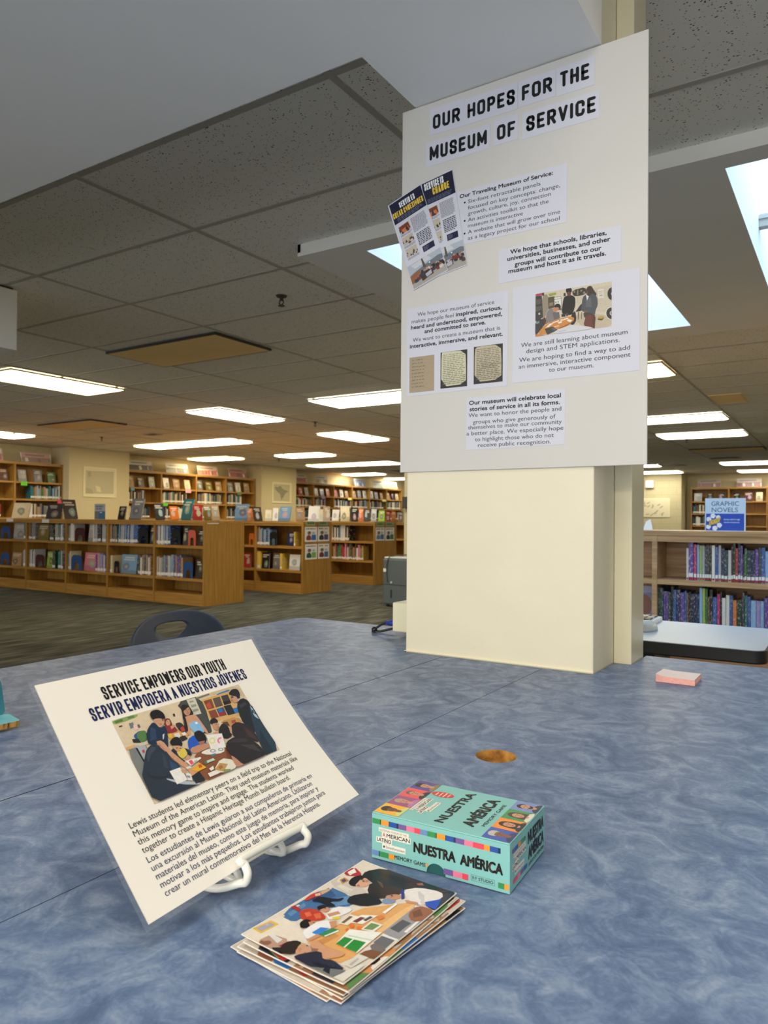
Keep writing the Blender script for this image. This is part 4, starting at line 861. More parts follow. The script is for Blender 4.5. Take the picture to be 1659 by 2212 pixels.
SHS = [((218, 199, 170), QS), ((206, 186, 152), [(955, 128), (1268, 38), (1350, 180), (1180, 90), (1000, 152)]), ((138, 164, 98), [(38, 385), (288, 316), (292, 346), (160, 396), (60, 424)]), ((90, 122, 60), [(60, 392), (140, 366), (150, 388), (80, 410)]), ((96, 130, 66), [(190, 350), (250, 332), (262, 352), (200, 368)]),
    ((70, 74, 70), [(652, 216), (910, 140), (1010, 480), (985, 505), (830, 500), (780, 340)]), ((204, 202, 184), [(764, 186), (846, 164), (908, 316), (830, 332)]), ((150, 150, 136), [(790, 200), (830, 190), (834, 204), (796, 214)]), ((150, 150, 136), [(806, 236), (856, 224), (862, 246), (812, 258)]), ((150, 150, 136), [(822, 280), (876, 266), (882, 288), (830, 302)]), ((120, 118, 112), [(850, 168), (980, 124), (988, 138), (866, 182)]),
    ((212, 170, 104), [(908, 184), (1178, 104), (1290, 338), (1000, 400)]), ((128, 70, 46), [(928, 198), (1004, 176), (1034, 262), (966, 280)]), ((190, 80, 56), [(950, 232), (985, 205), (1008, 258), (976, 270)]), ((92, 78, 72), [(1016, 174), (1084, 154), (1114, 240), (1046, 260)]), ((66, 58, 54), [(1096, 150), (1160, 133), (1194, 216), (1126, 238)]), ((26, 26, 30), [(1110, 205), (1180, 190), (1190, 220), (1130, 236)]),
    ((132, 70, 46), [(972, 294), (1040, 276), (1074, 350), (1002, 366)]), ((60, 78, 112), [(1050, 274), (1116, 254), (1148, 330), (1080, 346)]), ((44, 110, 176), [(1062, 278), (1102, 268), (1112, 300), (1076, 308)]), ((160, 44, 46), [(1066, 312), (1128, 300), (1138, 330), (1078, 342)]), ((34, 35, 40), [(1118, 246), (1186, 230), (1232, 316), (1160, 334)]), ((44, 118, 190), [(1204, 268), (1254, 258), (1264, 308), (1226, 316)]),
    ((190, 144, 86), [(1084, 388), (1252, 346), (1296, 404), (1180, 446), (1120, 432)]), ((96, 58, 40), [(1104, 402), (1150, 392), (1174, 432), (1128, 440)]), ((172, 70, 50), [(1186, 384), (1226, 374), (1232, 402), (1194, 412)]), ((58, 124, 196), [(1052, 132), (1174, 86), (1182, 100), (1100, 124), (1060, 142)]),
    ((112, 118, 126), [(204, 410), (244, 400), (260, 440), (224, 462)]), ((232, 192, 192), [(246, 428), (284, 418), (298, 466), (262, 476)]), ((96, 96, 106), [(286, 424), (306, 418), (320, 446), (300, 452)]), ((60, 50, 44), [(108, 436), (140, 428), (142, 440), (112, 448)]), ((52, 48, 44), [(628, 320), (648, 316), (656, 342), (638, 346)]),
    ((124, 128, 128), [(180, 662), (300, 622), (390, 600), (372, 800), (332, 908), (456, 1158)]), ((210, 168, 112), [(172, 640), (256, 610), (300, 626), (184, 664)]), ((170, 176, 182), [(258, 620), (360, 604), (386, 660), (352, 764)]), ((192, 60, 60), [(332, 664), (356, 654), (364, 684), (344, 690)]), ((34, 36, 44), [(270, 640), (290, 640), (360, 760), (350, 770)]),
    ((42, 84, 138), [(252, 522), (300, 484), (340, 478), (282, 512), (294, 566), (262, 548)]), ((84, 126, 72), [(280, 504), (340, 474), (376, 486), (388, 568), (330, 590), (288, 552)]), ((42, 44, 48), [(238, 560), (300, 554), (326, 592), (252, 592)]), ((206, 196, 178), [(330, 590), (392, 580), (396, 606), (300, 626)]),
    ((214, 158, 84), [(580, 500), (700, 466), (790, 520), (720, 580), (600, 566)]), ((52, 48, 46), [(646, 412), (704, 398), (742, 440), (770, 500), (700, 492)]), ((190, 60, 48), [(700, 450), (730, 438), (748, 480), (716, 490)]), ((222, 218, 206), [(640, 510), (690, 496), (710, 546), (660, 560)]), ((226, 190, 60), [(576, 516), (614, 508), (622, 540), (590, 546)]), ((44, 40, 40), [(690, 540), (740, 520), (772, 556), (720, 580)]), ((226, 224, 218), [(712, 504), (744, 490), (764, 516), (730, 528)]),
    ((120, 48, 38), [(544, 380), (566, 362), (602, 366), (628, 430), (612, 476), (556, 470)]), ((208, 158, 128), ell(584, 404, 22, 28)), ((146, 42, 52), [(556, 446), (600, 430), (640, 432), (684, 484), (606, 508), (560, 494)]), ((200, 150, 120), [(606, 440), (640, 420), (650, 440), (616, 468)]),
    ((36, 29, 29), [(706, 260), (722, 236), (752, 230), (790, 250), (834, 322), (800, 420), (770, 492), (742, 456), (726, 380), (720, 316)]), ((196, 144, 114), ell(766, 294, 33, 44, -10)), ((36, 29, 29), [(716, 256), (750, 232), (790, 254), (770, 262), (728, 300)]), (SK, [(726, 368), (760, 340), (846, 326), (884, 372), (972, 500), (946, 508), (860, 408), (786, 412), (804, 506), (778, 532), (744, 440)]), ((134, 184, 226), [(780, 412), (866, 378), (934, 480), (900, 524), (828, 492), (792, 452)]), ((226, 236, 240), [(838, 402), (862, 396), (870, 414), (848, 420)]), ((36, 29, 29), [(730, 340), (750, 346), (778, 470), (766, 500), (740, 430)]),
    ((34, 29, 29), [(982, 380), (1026, 356), (1058, 382), (1060, 408), (988, 424)]), ((196, 146, 116), [(1000, 416), (1056, 404), (1078, 458), (1044, 482), (1016, 462)]), ((30, 30, 35), [(1070, 450), (1104, 408), (1160, 446), (1196, 530), (1130, 566), (1060, 506)]), (SK, [(1010, 500), (1050, 488), (1066, 512), (1030, 522)]),
    ((26, 23, 24), [(1164, 132), (1198, 86), (1252, 84), (1276, 128), (1272, 184), (1204, 150)]), ((194, 148, 122), [(1182, 150), (1244, 156), (1258, 208), (1222, 220), (1190, 194)]), ((26, 26, 30), [(1236, 222), (1296, 168), (1350, 196), (1378, 250), (1414, 480), (1392, 508), (1330, 444), (1280, 384)]), ((52, 54, 60), [(1262, 240), (1320, 210), (1340, 230), (1280, 270)]), ((34, 56, 72), [(1352, 244), (1396, 246), (1450, 372), (1618, 662), (1490, 718), (1436, 600), (1398, 470)]), ((24, 40, 54), [(1450, 470), (1560, 690), (1490, 718), (1440, 580)]), ((170, 198, 216), [(1366, 246), (1394, 280), (1408, 320), (1380, 300)]), ((170, 198, 216), [(1388, 316), (1420, 330), (1446, 376), (1410, 352)]), ((30, 28, 30), [(1378, 280), (1396, 292), (1400, 312), (1384, 306)]),
    ((134, 82, 52), [(816, 714), (960, 648), (1130, 606), (1168, 730), (1206, 836), (1100, 900), (940, 956), (858, 850), (880, 764)]), ((116, 66, 42), [(1120, 620), (1160, 720), (1206, 836), (1150, 860), (1130, 740)]),
    ((42, 31, 29), [(1186, 430), (1236, 398), (1320, 420), (1400, 500), (1446, 600), (1330, 566), (1204, 548), (1180, 476)]), ((64, 46, 40), [(1290, 430), (1390, 520), (1420, 580), (1330, 530)]), ((200, 150, 122), [(1160, 458), (1184, 446), (1190, 520), (1170, 500)]),
    ((34, 88, 190), [(766, 566), (830, 518), (870, 560), (960, 600), (970, 640), (812, 702), (776, 650)]), ((30, 25, 28), [(828, 500), (876, 474), (930, 508), (952, 570), (922, 602), (870, 590), (836, 542)]), ((192, 138, 108), [(784, 650), (880, 612), (960, 598), (972, 642), (816, 704)]), ((160, 112, 90), [(866, 588), (930, 574), (922, 606), (890, 618)]),
    ((232, 228, 226), [(944, 524), (1092, 508), (1124, 640), (984, 656)]), ((226, 128, 152), ell(1080, 576, 34, 32)), ((234, 224, 224), ell(1080, 576, 18, 17)), ((220, 218, 150), ell(1000, 576, 30, 32)), ((234, 230, 220), ell(1000, 576, 16, 17)), ((230, 226, 218), [(880, 690), (960, 652), (1112, 638), (1106, 690), (960, 712)]), ((150, 156, 164), ell(1002, 672, 28, 17)), ((230, 226, 218), ell(1002, 672, 16, 9)), ((150, 156, 164), ell(1076, 660, 26, 16)), ((230, 226, 218), ell(1076, 660, 14, 8)), ((74, 128, 140), [(984, 706), (1026, 694), (1030, 706), (994, 728)]),
    ((28, 25, 28), [(596, 588), (622, 552), (660, 536), (700, 556), (722, 618), (690, 634), (612, 622)]), ((206, 156, 124), [(614, 624), (704, 622), (726, 662), (692, 690), (644, 664)]), ((220, 196, 82), [(658, 674), (740, 640), (768, 700), (724, 746), (684, 724)]), ((32, 42, 68), [(606, 664), (640, 646), (690, 734), (750, 770), (690, 796), (626, 722)]), ((32, 42, 68), [(736, 644), (776, 660), (806, 712), (776, 716)]), (SK, [(742, 740), (764, 708), (786, 720), (772, 770)]),
    ((27, 22, 25), [(400, 336), (416, 296), (480, 280), (540, 318), (556, 372), (520, 366), (440, 358)]), ((200, 154, 126), [(434, 360), (540, 366), (552, 410), (506, 458), (452, 424)]), ((27, 22, 25), [(402, 330), (460, 300), (552, 344), (552, 372), (470, 366), (430, 384)]), ((28, 46, 70), [(438, 394), (384, 462), (370, 530), (394, 616), (480, 616), (524, 572), (560, 650), (584, 646), (576, 500), (548, 430), (506, 464)]), ((44, 66, 94), [(410, 450), (460, 470), (470, 560), (410, 580)]), ((200, 206, 214), [(528, 520), (546, 510), (540, 560), (530, 566)]), (SK, [(452, 590), (520, 570), (604, 670), (720, 768), (766, 800), (752, 834), (690, 802), (580, 704)]), (SK2, [(470, 610), (500, 600), (600, 720), (580, 704)]),
    ((42, 52, 66), [(344, 836), (354, 740), (376, 652), (430, 610), (500, 622), (562, 668), (604, 744), (684, 800), (704, 850), (624, 876), (640, 950), (790, 986), (882, 976), (700, 1064), (455, 1158), (330, 908)]), ((58, 68, 84), [(372, 720), (400, 650), (440, 630), (470, 650), (420, 700), (392, 790)]), ((54, 64, 80), [(520, 690), (560, 740), (580, 840), (540, 820)]), ((34, 42, 55), [(360, 860), (420, 900), (520, 915), (610, 880), (600, 905), (500, 940), (400, 920)]), ((44, 72, 110), [(590, 760), (660, 800), (680, 850), (610, 860)]), ((176, 182, 192), [(560, 926), (640, 942), (880, 968), (868, 986), (700, 984), (566, 940)]),
    ((234, 230, 228), [(590, 862), (690, 826), (758, 940), (660, 982)]), ((222, 220, 216), [(740, 880), (790, 884), (806, 950), (762, 946)]), ((130, 140, 160), [(750, 900), (780, 905), (784, 925), (756, 920)]), (SK, [(696, 850), (742, 842), (742, 886), (712, 880)]), ((212, 156, 116), [(764, 846), (818, 828), (866, 872), (800, 912)]), ((38, 40, 48), [(794, 910), (866, 862), (922, 950), (834, 978)]),
    ((60, 40, 34), [(516, 372), (540, 374), (540, 379), (518, 378)]), ((60, 40, 34), ell(528, 388, 7, 3)), ((150, 100, 84), [(496, 420), (520, 418), (514, 428)]), ((168, 120, 96), [(540, 384), (552, 404), (542, 408)]), ((196, 146, 116), ell(470, 396, 8, 13)),
    ((60, 42, 38), ell(754, 286, 6, 3, -8)), ((60, 42, 38), ell(780, 282, 6, 3, -8)), ((160, 90, 84), ell(770, 318, 9, 3, -8)), ((166, 118, 94), [(767, 288), (774, 306), (765, 307)]),
    ((56, 40, 36), ell(1038, 424, 6, 3)), ((56, 40, 36), ell(1060, 424, 5, 3)), ((150, 94, 80), ell(1052, 456, 8, 3)), ((50, 36, 34), [(1186, 162), (1206, 160), (1206, 170), (1188, 172)]), ((150, 98, 84), ell(1194, 196, 7, 4)),
    ((70, 46, 40), ell(574, 400, 4, 3)), ((70, 46, 40), ell(594, 400, 4, 3)), ((170, 70, 70), ell(584, 418, 6, 3)), ((60, 42, 36), ell(662, 646, 8, 3)), ((60, 42, 36), ell(694, 650, 8, 3)), ((160, 104, 86), ell(684, 672, 8, 3)),
    ((232, 228, 226), [(740, 768), (880, 732), (890, 744), (790, 814)]), ((224, 88, 100), [(768, 770), (798, 758), (822, 790), (792, 806)]), ((180, 186, 190), [(820, 770), (852, 756), (848, 776), (824, 788)]), ((230, 172, 44), [(796, 852), (868, 784), (934, 830), (852, 868)]), ((200, 84, 40), [(856, 806), (884, 798), (898, 826), (868, 836)]), ((220, 214, 200), [(740, 830), (780, 812), (800, 830), (760, 846)]),
    ((226, 222, 206), [(998, 862), (1068, 744), (1192, 760), (1214, 838), (1092, 882)]), ((192, 150, 92), [(1008, 850), (1058, 788), (1132, 800), (1090, 872)]), ((160, 110, 70), [(1040, 830), (1070, 808), (1090, 830), (1060, 850)]), ((130, 146, 90), [(1092, 850), (1160, 846), (1140, 878), (1092, 882)]), ((232, 228, 222), [(944, 886), (1010, 858), (1062, 880), (964, 920)]), ((194, 208, 194), [(912, 778), (1000, 744), (1018, 762), (920, 798)]), ((70, 120, 104), [(912, 778), (936, 768), (944, 786), (920, 798)]), ((230, 228, 220), [(956, 842), (996, 816), (1004, 846), (976, 862)]),
    ((38, 31, 31), [(1122, 650), (1126, 592), (1200, 545), (1300, 545), (1400, 598), (1470, 680), (1488, 722), (1300, 806), (1262, 800), (1180, 742)]), ((56, 48, 48), [(1150, 600), (1210, 562), (1300, 560), (1340, 590), (1240, 600)]), ((62, 54, 54), [(1250, 620), (1380, 620), (1440, 690), (1340, 660)]), ((190, 136, 110), [(1160, 716), (1200, 740), (1262, 800), (1300, 806), (1216, 834), (1190, 794)])]
m = MB(); grid(m, -.0854, .0824, -.0257, .0583, 0.0003, 'coated_print', 12, (218, 199, 170)); picture(m, sheet, -.0854, .0583, .1678, .0840, SHS, 'coated_print', 0.00034, 1.2e-5, QS, maxe=0.016)
part(m, 'photo', t, 'printed photo of students round a table')
m = MB(); e = 0.0045
for a in ((-SW/2 - e, SW/2 + e, SHh/2, SHh/2 + e), (-SW/2 - e, SW/2 + e, -SHh/2 - e, -SHh/2), (-SW/2 - e, -SW/2, -SHh/2, SHh/2), (SW/2, SW/2 + e, -SHh/2, SHh/2)): grid(m, *a, -0.0004, 'clear_laminate', 14)
part(m, 'laminate_rim', t, 'clear plastic rim')
# easel
t = thing('wire_easel', 'white coated wire easel hooked over the lower edge of the sign', 'easel', (-0.50, 0.51, TZ))
LX = lambda x, y, n: O0 + R0 @ Vector((x, y, n))
def smooth(pts, n=6):
    pts = [Vector(p) for p in pts]; out = []
    for i in range(len(pts) - 1):
        p0, p1, p2, p3 = pts[max(i - 1, 0)], pts[i], pts[i + 1], pts[min(i + 2, len(pts) - 1)]
        for k in range(n):
            s = k/n; out.append(0.5*((2*p1) + (p2 - p0)*s + (2*p0 - 5*p1 + 4*p2 - p3)*s*s + (3*p1 - p0 - 3*p2 + p3)*s**3))
    return out + [pts[-1]]
rw = 0.0036; zt = TZ + rw + 0.0004
a0, a1 = LX(-.047, -.116, 0), LX(.039, -.116, 0)
def foot(x): # from the table behind, forward under the sheet and up in front
    return [(-0.56, 0.512 + x*.98, zt), (-0.52, 0.512 + x, zt), (-0.475, 0.512 + x, zt), LX(x, -.1180, -.006), LX(x, -.1205, .001), LX(x, -.1165, .0080), LX(x*.96, -.109, .0085)]
m = MB(); A, B = foot(-.046), foot(.038)
m.tube(smooth(A[:] + [LX(-.041, -.1035, .0078), LX(.034, -.1060, .0078)] + B[::-1]), rw, 'white_wire', 12); part(m, 'front_hook', t)
for x in (-.034, .027):
    m = MB(); m.tube(smooth([(-0.475, 0.512 + x, zt + 0.0075), LX(x, -.113, -.017), LX(x, -.06, -.0175), LX(x, .03, -.0175), LX(x, .052, -.0155)]), rw*.9, 'white_wire', 10); part(m, 'back_rest', t)
m = MB(); m.tube(smooth([LX(-.034, .052, -.0155), LX(-.02, .060, -.0155), LX(.013, .060, -.0155), LX(.027, .052, -.0155)]), rw*.9, 'white_wire', 10); part(m, 'top_loop', t)
for x in (-.046, .038):
    m = MB(); m.tube(smooth([LX(x*.74, .0, -.0245), (-0.56, 0.512 + x*.8, 0.79), (-0.555, 0.512 + x*.98, zt + 0.0074)]), rw*.9, 'white_wire', 10); part(m, 'strut', t)

# ------------------------------------------------------------------ memory game box
EA = Vector((0.9986, 0.0535, 0)).normalized(); EB = Vector((-EA.y, EA.x, 0)); B0 = Vector((-0.3945, 0.5985, TZ + 0.0004)); LA, LB, LH = 0.1405, 0.1005, 0.0448
t = thing('game_box', 'teal memory game box with rows of small portraits on its lid', 'game box', (-0.325, 0.65, TZ))
Sf = plane_map(B0, EA, (0, 0, 1)); Sr = plane_map(B0 + EA*LA, EB, (0, 0, 1)); St = plane_map(B0 + Vector((0, 0, LH)), EB, -EA)
Mb = Matrix(((EA.x, EB.x, 0, B0.x), (EA.y, EB.y, 0, B0.y), (0, 0, 1, B0.z), (0, 0, 0, 1)))
m = MB(); m.box(.0015, LA - .0015, .0015, LB - .0015, 0, .030, 'dark_teal', M=Mb); part(m, 'tray', t, 'darker tray seen in the thumb notch')
# lid: front wall with the thumb notch, other walls, top
m = MB(); nc, nr = 0.0690, 0.0098
arc = [(nc + nr*math.cos(a), 0.0008 + nr*0.98*math.sin(a)) for a in (math.pi*k/20 for k in range(21))]
fr = [(0, .0008)] + arc[::-1] + [(LA, .0008), (LA, LH - .0012), (0, LH - .0012)]
m.prism(fr, Sf, -0.0013, 0, 'teal_board')
part(m, 'lid_front', t)
m = MB(); m.box(0, .0013, .0013, LB, .0008, LH - .0012, 'teal_board', M=Mb); m.box(LA - .0013, LA, .0013, LB, .0008, LH - .0012, 'teal_board', M=Mb); m.box(.0013, LA - .0013, LB - .0013, LB, .0008, LH - .0012, 'teal_board', M=Mb); part(m, 'lid_sides', t)
m = MB(); m.box(0, LA, 0, LB, LH - .0012, LH, 'teal_board', M=Mb); part(m, 'lid_top', t, bevel=0.0007)
GR, OR_, BL, VI, PK, RD, LB_ = (60, 150, 86), (246, 160, 56), (44, 84, 168), (122, 92, 158), (240, 128, 160), (236, 76, 96), (110, 146, 200)
CP = 'coated_print'
def stripes(mm, T, x0, y0, y1, seq, x1=1):
    x = x0
    for c, w in seq:
        e = min(x + w, x1)
        if e > x: mm.poly([(x, y0), (e, y0), (e, y1), (x, y1)], T, 0.00025, CP, c)
        x = e
DK = lambda c: tuple(int(v*.55) for v in c)
SEQ = [(GR, .0085), (DK(GR), .0012), (OR_, .0085), (DK(BL), .0006), (BL, .008), (DK(BL), .002), (VI, .0085), (PK, .0085), (RD, .0062), (LB_, .0075)]
m = MB()
stripes(m, Sf, 0.0004, .0342, .0391, SEQ + SEQ[:8] + [(RD, .0105), (OR_, .0055), (BL, .008), (DK(BL), .0022)], .1396)
stripes(m, Sf, 0.0004, .0036, .0086, [(LB_, .0075), (DK(GR), .0012), (GR, .0098), (OR_, .0062)])
stripes(m, Sf, 0.0768, .0032, .0085, [(VI, .0095), (PK, .0092), (RD, .0058)]); stripes(m, Sf, .0589, .006, .0088, [(OR_, .0018)])
stripes(m, Sf, 0.1298, .0038, .0088, [(GR, .0058), (OR_, .004)])
def outlined(T, s, x0, y, x1, cap):
    write(m, T, s, x0, y, x1, cap, 'black_ink', bold=0.06, h=0.0003, res=4)
    random.seed(len(s)); vs, fs = glyphs(s, -0.028, 0, 3); xa, xb = min(v[0] for v in vs), max(v[0] for v in vs); yt, yb = max(v[1] for v in vs), min(v[1] for v in vs)
    k = cap/0.73 if s.startswith('A') else cap/(yt - yb)
    sx = (x1 - x0)*0.97/(xb - xa); xo = x0 + (x1 - x0)*0.015
    for f in fs:
        cx = sum(vs[i][0] for i in f)/len(f)
        m.raw([T(xo + (vs[i][0] - xa)*sx, y + cap*0.02 + (vs[i][1] - (yb if not s.startswith('A') else 0))*k*0.96, 0.00036) for i in f], [tuple(range(len(f)))], CP, [(40, 32, 30), (108, 52, 40), (58, 66, 54), (120, 92, 66), (46, 44, 60), (96, 40, 46)][int(cx*3.1) % 6])
outlined(Sf, 'NUESTRA', .0460, .0166, .0882, .0088); outlined(Sf, 'AMÉRICA', .0935, .0162, .1338, .0088)
def logo(T, x, y, s, small=True):
    for a, b, c, d in ((0, .0335, .0205, .0245), (.0035, .0355, .0150, .0208), (-.0028, .0150, .0095, .0152), (.0040, .0300, .0040, .0097)):
        m.poly([(x + a*s, y + c*s), (x + b*s, y + c*s), (x + b*s, y + d*s), (x + a*s, y + d*s)], T, 0.00025, CP, (238, 234, 222))
    write(m, T, 'NATIONAL MUSEUM OF THE', x + .0012*s, y + .0215*s, x + .0310*s, .0017*s, 'matte_print', (120, 110, 100), h=.0003)
    write(m, T, 'A', x + .0045*s, y + .0162*s, x + .0076*s, .0036*s, 'matte_print', (196, 60, 60), .03, .0003); write(m, T, 'MERICAN', x + .0090*s, y + .0162*s, x + .0345*s, .0036*s, 'black_ink', bold=.03, h=.0003)
    write(m, T, 'LATINO', x - .0018*s, y + .0107*s, x + .0140*s, .0036*s, 'black_ink', bold=.03, h=.0003)
    m.poly(ell(x + .0062*s, y + .0066*s, .0012*s, .0012*s), T, .0003, 'matte_print', (90, 90, 90)); write(m, T, 'Smithsonian', x + .0084*s, y + .0055*s, x + .0288*s, .0025*s, 'matte_print', (60, 60, 64), h=.0003)
logo(Sf, .0076, .0076, 0.98)
write(m, Sf, 'MEMORY GAME', .0252, .0050, .0582, .0036, 'black_ink', bold=.012, h=.0003)
write(m, Sf, 'RP', .1053, .0057, .1098, .0026, 'matte_print', (60, 90, 92), h=.0003); write(m, Sf, 'STUDIO', .1112, .0057, .1252, .0026, 'matte_print', (30, 50, 56), .02, .0003)
for a in ((.104, .1266, .0044, .0046), (.104, .1266, .0094, .0096), (.104, .1042, .0044, .0096), (.1264, .1266, .0044, .0096)): m.poly([(a[0], a[2]), (a[1], a[2]), (a[1], a[3]), (a[0], a[3])], Sf, .0003, CP, (40, 90, 92))
part(m, 'front_printing', t)
m = MB()
outlined(Sr, 'NUESTRA', .0490, .0265, .0955, .0105); outlined(Sr, 'AMÉRICA', .0505, .0115, .0960, .0108); write(m, Sr, 'JUEGO DE MEMORIA', .0505, .0050, .0975, .0030, 'black_ink', bold=.01, h=.0003)
stripes(m, Sr, .0060, .0336, .0372, [(VI, .006), (BL, .0092), (OR_, .0075), (GR, .0105), (DK(BL), .002)]); stripes(m, Sr, .0088, .0058, .0098, [(RD, .011), (PK, .008), (VI, .010), (BL, .009)]); logo(Sr, .0085, .0085, 0.98)
part(m, 'side_printing', t)
m = MB()
outlined(St, 'NUESTRA', .0105, -.0705, .0925, .0088); outlined(St, 'AMÉRICA', .0165, -.0985, .0880, .0115); write(m, St, 'MEMORY GAME', .0225, -.1080, .0810, .0036, 'black_ink', bold=.006, h=.0003)
logo(St, .0225, -.0535, 1.02)
m.poly(ell(.0745, -.041, .0068, .0122, 0, 28), St, .00025, CP, (214, 62, 50))
for k, (w, s) in enumerate(((.0042, 'FEATURING'), (.0058, 'AND'), (.0058, 'BILINGUAL'), (.0042, 'CARDS'))): lines_of_type(m, St, .0745 - w, .0745 + w, -.0335 - .0044*k, -.0360 - .0044*k, 1, CP, (244, 220, 210), .0003, 3)
def portrait(x0, y1, w, h, bg, hair, skin, cloth, style):
    sh = [(bg, SQ), (cloth, [(.0, 1), (.08, .86), (.3, .76), (.7, .76), (.92, .86), (1, 1)]), (skin, [(.4, .6), (.6, .6), (.62, .84), (.5, .9), (.38, .84)])]
    if style == 'long': sh.append((hair, [(.22, .5), (.28, .2), (.5, .08), (.72, .2), (.78, .5), (.8, .84), (.64, .8), (.36, .8), (.2, .84)]))
    else: sh.append((hair, [(.28, .44), (.28, .22), (.5, .1), (.72, .22), (.72, .44)]))
    sh += [(skin, ell(.5, .47, .19, .25)), (tuple(int(c*.8) for c in skin), [(.49, .45), (.52, .45), (.54, .57), (.46, .57)]), ((60, 40, 36), ell(.42, .43, .035, .02)), ((60, 40, 36), ell(.58, .43, .035, .02)), ((150, 70, 64), [(.41, .61), (.5, .595), (.59, .61), (.5, .645)])]
    if style == 'cap': sh.append((hair, [(.24, .36), (.28, .14), (.5, .06), (.72, .14), (.76, .36), (.5, .30)]))
    else: sh.append((hair, [(.29, .40), (.32, .22), (.5, .14), (.68, .22), (.71, .40), (.6, .28), (.42, .27)]))
    if style == 'beard': sh.append((hair, [(.32, .56), (.4, .60), (.5, .66), (.6, .60), (.68, .56), (.64, .70), (.5, .76), (.36, .70)]))
    picture(m, St, x0, y1, w, h, sh, CP, .00026, 1e-5)
q = LB/4 - .0006
for k, (bg, hair, skin, cloth, st) in enumerate([((250, 184, 52), (34, 28, 26), (112, 74, 52), (214, 214, 130), 'cap'), ((160, 84, 130), (176, 160, 150), (206, 150, 124), (196, 120, 170), 'short'), ((240, 88, 96), (120, 100, 92), (204, 148, 116), (36, 38, 50), 'short'), ((92, 76, 148), (34, 26, 26), (206, 148, 116), (150, 120, 80), 'cap')]):
    portrait(.0012 + k*(LB - .0024)/4, -.0012, (LB - .0024)/4, .0268, bg, hair, skin, cloth, st)
for k, (bg, hair, skin, cloth, st) in enumerate([((70, 92, 178), (198, 190, 180), (140, 94, 74), (60, 66, 110), 'cap'), ((246, 150, 52), (54, 36, 32), (206, 150, 120), (40, 36, 42), 'long'), ((70, 150, 86), (84, 60, 48), (206, 154, 124), (226, 222, 206), 'long'), ((128, 146, 198), (44, 36, 36), (206, 150, 118), (54, 58, 72), 'beard')]):
    portrait(.0012 + k*(LB - .0024)/4, -.1130, (LB - .0024)/4, .0268, bg, hair, skin, cloth, st)
part(m, 'lid_printing', t)

